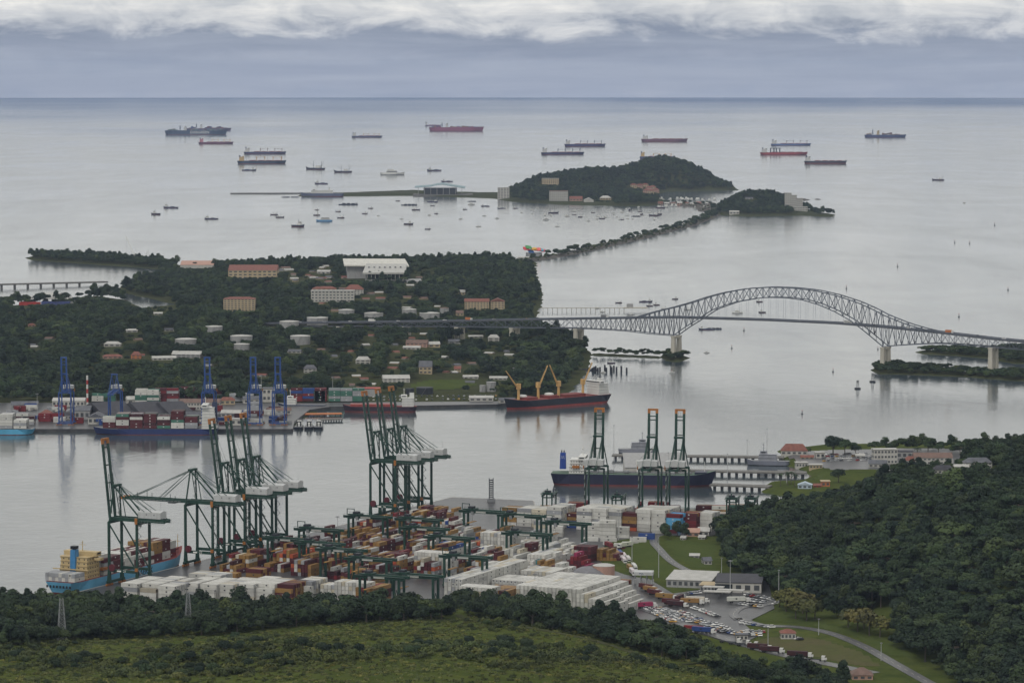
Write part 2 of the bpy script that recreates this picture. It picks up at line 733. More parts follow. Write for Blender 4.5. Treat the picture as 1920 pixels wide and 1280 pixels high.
pen_land = Land(wpoly(_ppx), pen_hills, shore=.2, wob=4)
pen = pen_land.mesh('peninsula', (14, 18), M_FLOOR, 'low wooded peninsula across the channel')

spit_land = Land(wpoly([(46, 484), (60, 480), (200, 484), (290, 492), (345, 498), (330, 508), (250, 501), (150, 494), (60, 488)]), None, .2, 2, 2)
spit_land.mesh('headland', (10, 20), M_FLOOR, 'thin wooded spit in the far bay')


def ribbon_poly(px, w):
    p = [Vector(W(a, b)[:2]) for a, b in px]
    L, Rr = [], []
    for i in range(len(p)):
        d = (p[min(i + 1, len(p) - 1)] - p[max(i - 1, 0)]).normalized()
        n = Vector((-d.y, d.x)) * w / 2
        L.append(tuple(p[i] + n))
        Rr.append(tuple(p[i] - n))
    return L + Rr[::-1]


CAUSE = [(985, 490), (1040, 481), (1100, 469), (1200, 446), (1290, 423), (1330, 407), (1350, 398)]
cause_land = Land(ribbon_poly(CAUSE, 34), None, .4, 3.2, 1.5)
cause_land.mesh('causeway', (7, 16), M_ROCK, 'narrow rocky causeway crossing the bay to the islands')


def gauss(px, py, sx, sy, h):
    c = W(px, py)
    return lambda X, Y: h * np.exp(-(((X - c.x) / sx) ** 2 + ((Y - c.y) / sy) ** 2))


_fg = [gauss(1232, 351, 95, 330, 66), gauss(1165, 354, 75, 300, 27), gauss(1300, 353, 85, 260, 36), gauss(1075, 362, 95, 250, 42),
       gauss(1010, 366, 60, 220, 28), gauss(1130, 359, 80, 240, 30)]


def isl_hills(X, Y, s):
    return sum(g(X, Y) for g in _fg) * sstep(-5, 90, s)


isle_land = Land(wpoly([(925, 372), (955, 378), (1050, 384), (1180, 387), (1240, 385), (1245, 373), (1225, 366), (1250, 359), (1385, 357),
                        (1375, 350), (1300, 343), (1150, 345), (1000, 355), (940, 362), (880, 361), (780, 357), (560, 365), (562, 369), (780, 367), (860, 370)]),
                 isl_hills, .15, 3, 5)
isle_land.mesh('island_hill', (20, 40), M_FLOOR, 'steep wooded island beyond the small boat bay')
marina_land = Land(ribbon_poly([(1352, 397), (1345, 389), (1300, 384), (1240, 381)], 110), None, .3, 3, 3)
marina_land.mesh('harbour_neck', (12, 24), M_ROCK, 'built-up neck between the two islands')
_ng = [gauss(1405, 393, 60, 190, 24), gauss(1450, 393, 55, 180, 20), gauss(1370, 395, 38, 150, 12), gauss(1492, 394, 35, 140, 8)]
naos_land = Land(wpoly([(1340, 403), (1400, 406), (1500, 404), (1560, 407), (1568, 403), (1535, 398), (1512, 391), (1480, 385), (1400, 383), (1345, 390)]),
                 lambda X, Y, s: sum(g(X, Y) for g in _ng) * sstep(-5, 60, s), .2, 3, 4)
naos_land.mesh('small_island_hill', (12, 26), M_FLOOR, 'small round wooded island at the causeway end')
for _nm, _pp, _lb in (
        ('islet', [(1238, 668), (1252, 661), (1275, 664), (1296, 671), (1272, 679), (1248, 676)], 'small bushy islet round the first bridge pier'),
        ('sandbar', [(1108, 663), (1240, 669), (1240, 671.5), (1108, 666)], 'thin line of rocks between shore and pier islet'),
        ('mangrove_bank', [(1632, 694), (1650, 686), (1720, 690), (1800, 698), (1860, 700), (1950, 704), (2080, 706), (2080, 718), (1900, 714), (1800, 706), (1690, 702), (1645, 701)],
         'long low mangrove bank in front of the bridge piers'),
        ('far_bank', [(1712, 660), (1740, 657), (1850, 660), (1900, 655), (2050, 652), (2060, 680), (1900, 682), (1850, 672), (1790, 667), (1730, 664)],
         'low green bank behind the last bridge pier'),
        ('rock', [(1498, 375), (1506, 372), (1520, 375), (1508, 377)], 'bare rock off the small island'),
        ('rock', [(1526, 374), (1533, 372.6), (1540, 374), (1532, 375)], 'tiny outer rock beyond the small island')):
    _l = Land(wpoly(_pp), None, .3, 1.8, 1.5)
    _l.mesh(_nm, (6, 8), M_FLOOR if 'rock' not in _nm else M_ROCK, _lb)

# --- terminal platform with real quay walls
_c1, _c2 = ST(-48, -4), ST(527, -4)
TERM = [tuple(_c1[:2]), tuple(_c2[:2])] + wpoly([(1000, 938.5), (1012, 972), (1392, 977)], 3) + \
    wpoly([(1392, 996), (1330, 1004), (1245, 1003), (1166, 1022), (1152, 1045), (1262, 1112), (1440, 1086), (1452, 1140), (1395, 1168), (1420, 1192), (1390, 1206),
           (1200, 1160), (1000, 1152), (600, 1160), (240, 1152)], 3)
_mb = MB()
_mb.prism(TERM, -4, 3.05)
term = struct(_mb.build('quay', [M_APRON]), 'wet dark paved terminal platform with quay walls')
_mb = MB()
for _a, _b in zip(TERM[:4], TERM[1:5]):
    _mb.bar((*_a, 2.2), (*_b, 2.2), 1.0, 1.9)
struct(_mb.build('quay_kerb', M_CONC), 'pale concrete kerb along the quay edge')


# --- roads, laid as strips on the ground
def smooth_path(pts, n=8):
    out = []
    for i in range(len(pts) - 1):
        p0, p1, p2, p3 = pts[max(i - 1, 0)], pts[i], pts[i + 1], pts[min(i + 2, len(pts) - 1)]
        for k in range(n):
            t = k / n
            out.append(.5 * ((2 * p1) + (p2 - p0) * t + (2 * p0 - 5 * p1 + 4 * p2 - p3) * t * t + (3 * p1 - p0 - 3 * p2 + p3) * t ** 3))
    out.append(pts[-1])
    return out


ROADS = []


def road(name, px, w, label, m=M_ROAD, lift=.3, line=True):
    c = smooth_path([Vector(G(a, b)[:2]) for a, b in px])
    ROADS.append((c, w))
    mb, ml = MB(), MB()
    prev = None
    for i, p in enumerate(c):
        d = (c[min(i + 1, len(c) - 1)] - c[max(i - 1, 0)]).normalized()
        n = Vector((-d.y, d.x))
        zs = [ground_h((p + n * k).x, (p + n * k).y) for k in (-w / 2, 0, w / 2)]
        z = max(zs + [3.05 if inside(TERM, p.x, p.y) else 0]) + lift
        row = [(*(p + n * w / 2), z), (*(p - n * w / 2), z), (*(p + n * .12), z + .02), (*(p - n * .12), z + .02)]
        if prev:
            mb.face([prev[0], prev[1], row[1], row[0]])
            mb.face([prev[1], (*prev[1][:2], prev[1][2] - 1.5), (*row[1][:2], row[1][2] - 1.5), row[1]])
            mb.face([prev[0], row[0], (*row[0][:2], row[0][2] - 1.5), (*prev[0][:2], prev[0][2] - 1.5)])
            if line and i % 2:
                ml.face([prev[2], prev[3], row[3], row[2]])
        prev = row
    o = struct(mb.build(name, m), label)
    if line and ml.f:
        l = ml.build('lane_marking', mat('road_paint', (.6, .58, .5), .7), o)
    return o


road('road', [(1228, 1004), (1226, 1018), (1240, 1034), (1258, 1052), (1285, 1068), (1315, 1077), (1345, 1082)], 6, 'narrow wet lane winding down past the lawn')
road('road', [(1385, 1163), (1375, 1152), (1392, 1140), (1440, 1134), (1462, 1122)], 6, 'short curved lane beside the car park')
road('road', [(1385, 1160), (1430, 1172), (1500, 1176), (1560, 1188), (1620, 1212), (1670, 1240), (1720, 1268), (1760, 1290)], 7.5, 'wet access road running along the foot of the wooded hill')
road('road', [(1180, 1132), (1240, 1154), (1300, 1178), (1380, 1204), (1470, 1228), (1560, 1246), (1640, 1262)], 9, 'lower truck road below the packed car park')
road('path', [(860, 1152), (940, 1166), (1040, 1186), (1150, 1212), (1280, 1245), (1400, 1274), (1460, 1290)], 4, 'overgrown track across the grass slope', M_FLOOR, .12, False)

# lawns are their own sheets draped over the ground
def lawn(px, label, res=6, lift=.12, m=None):
    poly = [tuple(G(a, b)[:2]) for a, b in px]
    xs, ys = [p[0] for p in poly], [p[1] for p in poly]
    gx, gy = np.meshgrid(np.arange(min(xs), max(xs) + res, res), np.arange(min(ys), max(ys) + res, res))
    z = ground_h(gx.ravel(), gy.ravel()).reshape(gx.shape) + lift
    keep = inside(poly, gx, gy)
    idx = np.arange(gx.size).reshape(gx.shape)
    k = keep[:-1, :-1] & keep[1:, :-1] & keep[:-1, 1:] & keep[1:, 1:]
    q = np.stack([idx[:-1, :-1][k], idx[:-1, 1:][k], idx[1:, 1:][k], idx[1:, :-1][k]], -1)
    me = bpy.data.meshes.new('lawn')
    me.from_pydata(np.stack([gx, gy, z], -1).reshape(-1, 3).tolist(), [], q.tolist())
    me.polygons.foreach_set('use_smooth', [True] * len(me.polygons))
    me.materials.append(m or M_LAWN)
    return struct(link('lawn', me), label)


lawn([(1163, 1030), (1195, 1012), (1224, 1008), (1224, 1024), (1250, 1054), (1290, 1078), (1262, 1094), (1215, 1074), (1175, 1048)], 'sloping green lawn between the truck queue and the lane', 2.5)
lawn([(1238, 1012), (1280, 1012), (1345, 1020), (1345, 1068), (1300, 1066), (1262, 1044)], 'green lawn round the small sheds', 3)
lawn([(1392, 1156), (1450, 1142), (1475, 1150), (1600, 1180), (1690, 1212), (1715, 1232), (1665, 1228), (1590, 1190), (1500, 1168), (1420, 1164)], 'bright green verge under the yellowish trees', 3)
lawn([(1400, 1200), (1470, 1190), (1540, 1196), (1620, 1222), (1660, 1250), (1600, 1248), (1480, 1222)], 'mown field between the two roads', 3, m=ground_material('mown_field', (.08, .09, .035), (.095, .088, .045), (.07, .07, .035), .03, .2))
lawn([(760, 722), (800, 712), (880, 712), (905, 722), (850, 732), (780, 733)], 'flat sports field among the trees of the peninsula', 6, .4)
lawn([(1520, 900), (1535, 882), (1575, 885), (1555, 905)], 'green bank at the head of the naval basin', 4)
lawn([(1440, 914), (1475, 908), (1510, 908), (1500, 918)], 'grassy end of the basin mole', 4)

lawn([(1468, 858), (1500, 846), (1560, 843), (1720, 840), (1860, 842), (1860, 884), (1740, 890), (1640, 880), (1560, 882), (1500, 872)], 'grey paved yard of the naval base', 4, .22, M_ROAD)
# --- air: even pale haze over the whole sea
_hz = bpy.data.materials.new('haze_air')
_hz.use_nodes = True
_t = _hz.node_tree
_t.nodes.clear()
_vo = _n(_t, 'ShaderNodeOutputMaterial')
_vp = _n(_t, 'ShaderNodeVolumePrincipled')
_vp.inputs['Color'].default_value = (.60, .73, 1.0, 1)
_vp.inputs['Density'].default_value = 1.6e-5
_vp.inputs['Anisotropy'].default_value = .1
_t.links.new(_vp.outputs[0], _vo.inputs['Volume'])
_e = SEA_R + 400
haze = MB().box(-_e, _e, -_e, _e, -6, 450).build('haze', _hz)
haze['kind'] = 'stuff'
haze['label'] = 'pale bluish haze lying over the sea'
# ------------------------------------------------------------------ paints
def paint(name, rgb, rough=.5, **k):
    return mat(name, srgb(*rgb), rough, **k)


P_GREEN = paint('crane_green', (32, 62, 52), .5, var=.22)
P_BLUE = paint('crane_blue', (44, 76, 136), .5, var=.2)
P_ORANGE = paint('safety_orange', (158, 102, 50), .5)
P_WHITE = paint('white_sheet', (176, 178, 178), .5, var=.14)
P_GREY = paint('machine_grey', (120, 122, 124), .6)
P_DARK = paint('dark_steel', (44, 48, 54), .6)
P_STEEL = paint('bridge_steel', (92, 98, 108), .6, var=.2, scale=.05)
P_GLASS = mat('dark_glass', (.02, .025, .03), .15, spec=.6, var=.05)
P_TYRE = mat('tyre_rubber', (.02, .02, .02), .85)
P_REEL = paint('reel_red', (88, 36, 44), .6)
P_CREAM = paint('ship_cream', (180, 160, 120), .55, var=.12)
P_BLACK = paint('black_paint', (20, 22, 26), .5)
P_NUM = paint('white_lettering', (222, 222, 218), .6, var=.03)
P_PIER = paint('pier_concrete', (176, 172, 160), .85, var=.16, scale=.12)
P_RED = paint('signal_red', (160, 56, 50), .55)

# ------------------------------------------------------------------ the arch bridge
BP = {}                                            # distance along the bridge <-> the picture columns read from the photograph


def bridge_axis(px):
    return W(px, 671 + (px - 1268) * .055)


_a0, _a1 = bridge_axis(1268), bridge_axis(1660)
B_DIR = (_a1 - _a0).normalized()
B_NRM = Vector((-B_DIR.y, B_DIR.x, 0))
B_SPAN = (_a1 - _a0).length


def b_at(px):
    """Distance along the bridge axis (0 at the first main pier) of a picture column."""
    k = (px - 960) / F
    o = _a0
    # solve (o + d*s).x = k * forward depth
    den = B_DIR.x - k * B_DIR.y * CP
    return (k * (o.y * CP + HC * SP) - o.x) / den


def b_pt(s, z, side=0.0):
    p = _a0 + B_DIR * s + B_NRM * side
    return Vector((p.x, p.y, z))


def b_z(px, py):
    """Height above the water of a picture point known to lie in the bridge plane."""
    p = _a0 + B_DIR * b_at(px)
    D = p.y
    a = ray(px, py)
    return HC + a.z * D / a.y


def curve(pts):
    s = np.array([b_at(a) for a, b in pts])
    z = np.array([b_z(a, b) for a, b in pts])
    return lambda q: float(np.interp(q, s, z))


deck_z = curve([(380, 606), (500, 606), (620, 604), (800, 602), (1005, 598), (1130, 596), (1268, 594), (1440, 599), (1570, 605), (1660, 612), (1760, 622), (1862, 634), (1960, 643), (2060, 652)])
BW = 13.0                                          # half distance between the two truss planes is BW/2
bridge = empty('arch_bridge', _a0, 0, 'long grey steel truss bridge with arched middle span on tall concrete piers', 'bridge')


def bl(v):
    return v - _a0


def top_z(s):
    return None


S_A, S_B = b_at(1178), b_at(1760)                  # where the arch chord rises out of the deck
arch_top = curve([(1178, 598), (1200, 593), (1230, 584), (1268, 575), (1300, 566), (1330, 556), (1360, 548), (1400, 541), (1445, 538), (1490, 539.5), (1530, 544), (1570, 553),
                  (1610, 566), (1640, 579), (1660, 590), (1700, 606), (1730, 615), (1760, 622)])
arch_bot = curve([(1268, 628), (1290, 612), (1310, 600), (1340, 580), (1380, 566), (1420, 559), (1445, 557), (1480, 558), (1510, 562), (1540, 571), (1570, 584), (1600, 601), (1625, 620), (1660, 649)])
low_ch = curve([(380, 612), (620, 611), (700, 611), (860, 612), (1005, 614), (1085, 615), (1130, 617), (1180, 620), (1230, 626), (1268, 628.5), (1290, 612), (1310, 601), (1325, 598)])
low_ch2 = curve([(1606, 607), (1625, 620), (1660, 649), (1700, 646), (1760, 643), (1800, 645), (1862, 650), (1960, 658), (2060, 668)])
for _pl, _sd in (('front', -BW / 2), ('rear', BW / 2)):
    # a chord is one long part per truss plane, swept through its nodes
    def chord(name, s0, s1, fz, w, n):
        mb = MB()
        q = np.linspace(s0, s1, n)
        for a, b in zip(q[:-1], q[1:]):
            mb.bar(bl(b_pt(a, fz(a), _sd)), bl(b_pt(b, fz(b), _sd)), w, w)
        mb.build(name, P_STEEL, bridge)
    chord('arch_chord', S_A, S_B, arch_top, 1.1, 49)
    chord('arch_chord', b_at(1268), b_at(1660), arch_bot, 1.0, 41)
    chord('lower_chord', b_at(500), b_at(1268), low_ch, .9, 40)
    chord('lower_chord', b_at(1660), b_at(2060), low_ch2, .9, 30)

    def truss(s0, s1, ftop, fbot, n, wd=.5):
        q = np.linspace(s0, s1, n + 1)
        for i, a in enumerate(q):
            if ftop(a) - fbot(a) > 2:
                beam('post', bridge, bl(b_pt(a, fbot(a), _sd)), bl(b_pt(a, ftop(a), _sd)), wd, wd, P_STEEL)
            if i < n:
                b = q[i + 1]
                m_ = (a + b) / 2
                up = i % 2 == 0
                p0 = b_pt(a, fbot(a) if up else ftop(a), _sd)
                p1 = b_pt(b, ftop(b) if up else fbot(b), _sd)
                beam('diagonal', bridge, bl(p0), bl(p1), wd, wd, P_STEEL)
    ddk = lambda s: deck_z(s) - 1.2
    truss(b_at(700), b_at(1085), ddk, low_ch, 24)
    truss(b_at(1085), b_at(1178), ddk, low_ch, 10)
    truss(b_at(1178), b_at(1268), arch_top, low_ch, 10, .6)
    truss(b_at(1268), b_at(1660), arch_top, arch_bot, 32, .6)
    truss(b_at(1660), b_at(1760), arch_top, low_ch2, 8, .6)
    truss(b_at(1760), b_at(1960), ddk, low_ch2, 16)
    for a in np.linspace(b_at(1340), b_at(1590), 19):       # hangers carry the deck below the arch
        if arch_bot(a) > deck_z(a) + 1.5:
            beam('hanger', bridge, bl(b_pt(a, deck_z(a), _sd)), bl(b_pt(a, arch_bot(a), _sd)), .16, .16, P_STEEL)
for a in np.linspace(b_at(1230), b_at(1700), 30):           # cross beams tie the two planes together overhead
    if arch_top(a) > deck_z(a) + 6:
        beam('cross_beam', bridge, bl(b_pt(a, arch_top(a), -BW / 2)), bl(b_pt(a, arch_top(a), BW / 2)), .5, .5, P_STEEL)
        if b_at(1330) < a < b_at(1590):
            beam('cross_beam', bridge, bl(b_pt(a, arch_bot(a), -BW / 2)), bl(b_pt(a, arch_bot(a), BW / 2)), .5, .5, P_STEEL)
_q = np.linspace(b_at(380), b_at(2060), 90)
_mb, _mr = MB(), MB()
for a, b in zip(_q[:-1], _q[1:]):
    _mb.bar(bl(b_pt(a, deck_z(a) - .7)), bl(b_pt(b, deck_z(b) - .7)), 13.0, 1.4)
    for _sd in (-6.4, 6.4):
        _mr.bar(bl(b_pt(a, deck_z(a) + .55, _sd)), bl(b_pt(b, deck_z(b) + .55, _sd)), .18, 1.0)
_mb.build('deck', paint('deck_concrete', (80, 82, 88), .7), bridge)
_mr.build('parapet', P_STEEL, bridge)


def bridge_pier(px, z_top, zb=-3):
    s = b_at(px)
    for sd in (-BW / 2, BW / 2):
        mb = MB()
        c = bl(b_pt(s, 0, sd))
        ax, nx = B_DIR, B_NRM
        for (z0, w0, d0), (z1, w1, d1) in zip([(zb, 3.0, 2.3), (z_top - 2, 2.3, 1.9), (z_top - 2, 2.8, 2.3)], [(z_top - 2, 2.3, 1.9), (z_top - 2, 2.8, 2.3), (z_top, 2.8, 2.3)]):
            k = len(mb.v)
            for z, w, d in ((z0, w0, d0), (z1, w1, d1)):
                for sx, sy in ((-1, -1), (1, -1), (1, 1), (-1, 1)):
                    p = c + ax * w * sx + nx * d * sy
                    mb.v.append((p.x, p.y, z))
            for i in range(4):
                j = (i + 1) % 4
                mb.f.append((k + i, k + j, k + 4 + j, k + 4 + i)); mb.m.append(0)
            mb.f.append((k + 4, k + 5, k + 6, k + 7)); mb.m.append(0)
        mb.build('pier_shaft', P_PIER, bridge)
    beam('pier_cap', bridge, bl(b_pt(s, z_top - 2.2, -BW / 2 - 2)), bl(b_pt(s, z_top - 2.2, BW / 2 + 2)), 3.4, 2.2, P_PIER)
    block('footing', bridge, *(lambda c: (c.x - 6, c.x + 6, c.y - 9, c.y + 9))(bl(b_pt(s, 0))), -4, 1.6, P_PIER)


for _px, _py in ((1268, 629), (1660, 650)):
    bridge_pier(_px, b_z(_px, _py))
for _px in (1085, 1862, 2000):
    bridge_pier(_px, (low_ch if _px < 1268 else low_ch2)(b_at(_px)) - .3)
for _px in (540, 640, 760, 862, 965):
    bridge_pier(_px, low_ch(b_at(_px)) - .3)

# ------------------------------------------------------------------ quay cranes


def zigzag(mb, x, y, z0, z1, w=1.5, rise=3.2):
    z, s = z0, 1
    while z < z1 - rise:
        mb.bar((x - w * s, y, z), (x + w * s, y, z + rise), .5, .16)
        mb.box(x + w * s - .6, x + w * s + .6, y - .7, y + .7, z + rise - .1, z + rise)
        z += rise
        s = -s


def sts_crane(name, label, P, raised=True, number=None, group=None, house=P_WHITE, tip=P_ORANGE, boom=54.0, back=19.0, lean=83, hw=3.9):
    """Ship-to-shore crane: +x is the water side, rails run along y, z is up from the rail."""
    c = empty(name, (0, 0, 0), 0, label, 'crane', group)
    Gg, hy, zt = 22.0, 8.0, 43.0
    for x in (0, -Gg):
        for y in (-hy, hy):
            mb = MB()
            mb.box(x - .75, x + .75, y - .7, y + .7, 12, zt + .5)
            k = len(mb.v)                                        # widened foot
            mb.v += [(x - 1.4, y - .8, 2), (x + 1.4, y - .8, 2), (x + 1.4, y + .8, 2), (x - 1.4, y + .8, 2), (x - .76, y - .71, 12), (x + .76, y - .71, 12), (x + .76, y + .71, 12), (x - .76, y + .71, 12)]
            for f in ((0, 1, 5, 4), (1, 2, 6, 5), (2, 3, 7, 6), (3, 0, 4, 7), (0, 3, 2, 1)):
                mb.f.append(tuple(k + i for i in f)); mb.m.append(0)
            mb.build('leg', P, c)
            bg = MB()
            for q in (-3.6, -1.2, 1.2, 3.6):
                bg.tube((x - .5, y + q, .5), (x + .5, y + q, .5), .5, n=8)
            for q in (-2.4, 2.4):
                bg.box(x - .55, x + .55, y + q - 1.7, y + q + 1.7, .7, 1.6)
            bg.build('bogie', P_ORANGE, c)
        beam('sill_beam', c, (x, -hy - 3, 2.6), (x, hy + 3, 2.6), 1.3, 1.6, P)
        beam('top_cross_beam', c, (x, -hy, zt), (x, hy, zt), 1.3, 1.8, P)
    for y in (-hy, hy):
        beam('portal_beam', c, (.7, y, 10.5), (-Gg - .7, y, 10.5), 1.1, 2.0, P)
        beam('diagonal_brace', c, (-.6, y, zt - 1.6), (-Gg + .6, y, 11.5), .75, .75, P)
        beam('apex_leg', c, (0, y * .95, zt), (-1.5, y * .42, 67), .8, .8, P)
        beam('apex_strut', c, (-1.8, y * .4, 66.5), (-Gg + .3, y * .42, 46.4), .8, .8, P)
        beam('girder', c, (2, y * .42, 45), (-Gg - back, y * .42, 45), 1.1, 2.5, P)
        beam('backstay', c, (-1.6, y * .42, 67.4), (-Gg - back + 2, y * .42, 46.3), .3, .3, P)
        beam('backstay', c, (-1.6, y * .42, 66.8), (-Gg - back + 9, y * .42, 46.3), .3, .3, P)
        beam('mast_post', c, (-6.2, y * .42, 46), (-2.6, y * .42, 66), .45, .45, P)
    beam('apex_head', c, (-1.5, -4.4, 67.4), (-1.5, 4.4, 67.4), 2.6, 1.5, P)
    for x in (2, -8, -Gg, -Gg - back):
        beam('girder_tie', c, (x, -3.4, 45), (x, 3.4, 45), .9, 1.5, P)
    mb = MB()
    for y in (-3.4, 3.4):
        mb.bar((-1.5, y, 68.2), (-1.5, y, 69.4), .1)
    mb.bar((-1.5, -3.8, 69.3), (-1.5, 3.8, 69.3), .1)
    for x in np.arange(-Gg - back, -Gg, 2.4):
        for y in (-5.4, 5.4):
            mb.bar((x, y, 43.2), (x, y, 45.2), .12)
    for y in (-5.4, 5.4):
        mb.bar((-Gg - back, y, 45.1), (-Gg, y, 45.1), .12)
        mb.bar((-Gg - back, y, 43.3), (-Gg, y, 43.3), .6, .12)
    mb.build('walkway', P_GREY, c)
    mb = MB()
    zigzag(mb, -Gg - 1.8, hy, 3, zt)
    mb.build('stair', P_GREY, c)
    mb = MB()
    zigzag(mb, -5.2, 3.4, 47, 65, .8, 2.4)
    mb.build('stair', P_GREY, c)
    # machinery house
    hx0, hx1 = (-Gg - back + 3, -Gg + 1.5) if hw < 5 else (-Gg - 9, -Gg + 1)
    mb = MB()
    k = len(mb.v)
    prof = [(-hw, 46.6), (hw, 46.6), (hw, 50.8), (0, 51.8), (-hw, 50.8)]
    for x in (hx0, hx1):
        mb.v += [(x, y, z) for y, z in prof]
    for i in range(5):
        j = (i + 1) % 5
        mb.f.append((k + i, k + j, k + 5 + j, k + 5 + i)); mb.m.append(0)
    mb.f.append(tuple(k + i for i in range(5))); mb.m.append(0)
    mb.f.append(tuple(k + 9 - i for i in range(5))); mb.m.append(0)
    h = mb.build('machinery_house', house, c)
    for x in (hx0 + 4.5, hx0 + 10.5):
        block('vent', h, x, x + .9, hw - .05, hw + .1, 48.8, 49.7, P_GREY)
    for y in (-2.5, 2.5):
        beam('antenna', h, (hx0 + 6 + y, y, 51), (hx0 + 6 + y, y, 57), .12, .12, P_GREY)
    block('operator_cab', c, -Gg + 2, -Gg + 5, -1.4, 1.4, 40.2, 43.2, P_WHITE)
    reel = MB()
    reel.tube((-2.9, hy + .4, 12.6), (-2.9, hy + 1.6, 12.6), 2.4, n=20)
    reel.build('cable_reel', P_REEL, c)
    block('hoist_box', c, -Gg - 1, -Gg + 1, hy + .72, hy + 1.6, 11, 13.2, P_ORANGE)
    block('hoist_box', c, -Gg - .9, -Gg + .9, hy + .72, hy + 1.5, zt, zt + 4, P_ORANGE)
    # boom
    a = R(lean if raised else 0.0)
    hx, hz = 2.0, 45.0
    tipx = lambda d, o=0.0: (hx + d * math.cos(a) - o * math.sin(a), hz + d * math.sin(a) + o * math.cos(a))
    bm = empty('boom', (0, 0, 0))
    bm.parent = c
    for y in (-3.3, 3.3):
        (xa, za), (xb, zb) = tipx(.4), tipx(boom - 3.6)
        beam('boom_girder', bm, (xa, y, za), (xb, y, zb), 1.0, 2.0, P)
        (xa, za), (xb, zb) = tipx(boom - 3.6), tipx(boom)
        beam('boom_tip', bm, (xa, y, za), (xb, y, zb), 1.1, 2.2, tip)
        for d0, d1 in ((3, 24), (8, 30)) if raised else ():
            (xa, za), (xb, zb) = tipx(d0, 1.5), tipx(d1, 1.9)
            beam('folded_stay', bm, (xa, y * .8, za), (xb, y * .8, zb), .3, .3, P)
    for d in (12, 24, 36, boom - 6):
        xa, za = tipx(d)
        beam('boom_tie', bm, (xa, -3.3, za), (xa, 3.3, za), .8, .8, P)
    xa, za = tipx(boom - .6)
    beam('boom_tip', bm, (xa, -4, za), (xa, 4, za), 1.4, 1.6, tip)
    if raised:
        for y in (-2, 2):
            xa, za = tipx(boom - 8)
            beam('hoist_rope', bm, (xa, y, za), (-1.5, y * .8, 68.5), .1, .1, P_DARK)
    else:
        for y in (-3.3, 3.3):
            for d in (22, boom - 10):
                xa, za = tipx(d, 1.2)
                beam('forestay', bm, (-1.2, y, 67.5), (xa, y, za), .28, .28, P)
                beam('forestay', bm, (-.6, y, 66.7), (xa + 1.2, y, za), .22, .22, P)
        mb = MB()
        for d in (9, 13, 28, 32, 40):
            mb.bar((hx + d, 3.3, 46), (hx + d, 3.3, 48.6 + (d % 3)), .3)
        mb.build('light_post', P, bm)
        block('trolley', c, 12, 17, -3.4, 3.4, 42.9, 43.9, P_GREY)
    mb = MB()
    for d in np.arange(4, boom - 8, 3):
        xa, za = tipx(d, -.2)
        xb, zb = tipx(d + 2.4, -.2)
        mb.bar((xa, 4.3, za), (xb, 4.3, zb), .14, .5)
    mb.build('boom_walkway', P_GREY, bm)
    if number:
        text('number', c, number, 2.3, P_NUM, upright((-12.5, hy + .58, 10.5), (0, 1)), .02)
        block('name_plate', c, -9.6, -6.4, hy + .56, hy + .62, 9.9, 10.9, P_NUM)
    return c


RZ_Q = math.atan2(-VA.y, -VA.x)
_spec = [(0, True, '21', 'green quay crane with raised boom standing alone over the sky blue container ship'),
         (99.8, False, '22', 'green quay crane with its boom lowered out over the water'),
         (144.6, True, '23', 'green quay crane, boom up, nearest of the three beside the lowered-boom crane'),
         (167.8, True, '24', 'green quay crane, boom up, middle of the three beside the lowered-boom crane'),
         (189.5, True, '25', 'green quay crane, boom up, farthest of the three beside the lowered-boom crane'),
         (377, True, '26', 'green quay crane, boom up, nearest of the tall trio at the quay bend'),
         (399.7, True, '27', 'green quay crane, boom up, middle of the tall trio at the quay bend'),
         (422, True, '28', 'green quay crane, boom up, farthest of the tall trio at the quay bend')]
for _s, _up, _no, _lb in _spec:
    _c = sts_crane('quay_crane', _lb, P_GREEN, _up, _no, 'green quay cranes of the near terminal', lean=84 if _s < 50 else 82)
    _c.location = ST(_s + 8.5, 0, 3.05)
    _c.rotation_euler.z = RZ_Q
WA = Vector((.985, -.172)).normalized()            # direction of the far berth
for _px, _lb in ((1129, 'green quay crane seen end-on at the far berth, nearest the ship funnel'),
                 (1230, 'green quay crane seen end-on at the far berth, middle of three'),
                 (1281, 'green quay crane seen end-on at the far berth, nearest the ship bow')):
    _c = sts_crane('quay_crane', _lb, P_GREEN, True, None, 'green quay cranes of the near terminal', boom=45, lean=86, hw=8.2)
    _p = Vector((67, 2630)) + WA * ((_px - 1129) * .415)
    _c.location = (_p.x, _p.y, 3.05)
    _c.rotation_euler.z = math.atan2(WA.x, -WA.y)
    _c.scale = (.93, .93, .95)
for _px, _up, _lb in ((122, True, 'blue quay crane, boom up, alone at the left of the far port'),
                      (215, False, 'blue quay crane with lowered boom above the warehouses'),
                      (390, True, 'blue quay crane, boom up, over the stern of the loaded blue ship'),
                      (476, True, 'blue quay crane, boom up, left one of the close pair by the tugs'),
                      (522, True, 'blue quay crane, boom up, right one of the close pair by the tugs')):
    _c = sts_crane('quay_crane', _lb, P_BLUE, _up, None, 'blue quay cranes of the far port', house=P_WHITE, tip=P_BLUE, boom=46, back=13, lean=86, hw=7)
    _p = W(_px, 797, 3)
    _c.location = _p
    _c.rotation_euler.z = R(-93 if _up else -90)
    _c.scale = (.74, .74, .74)


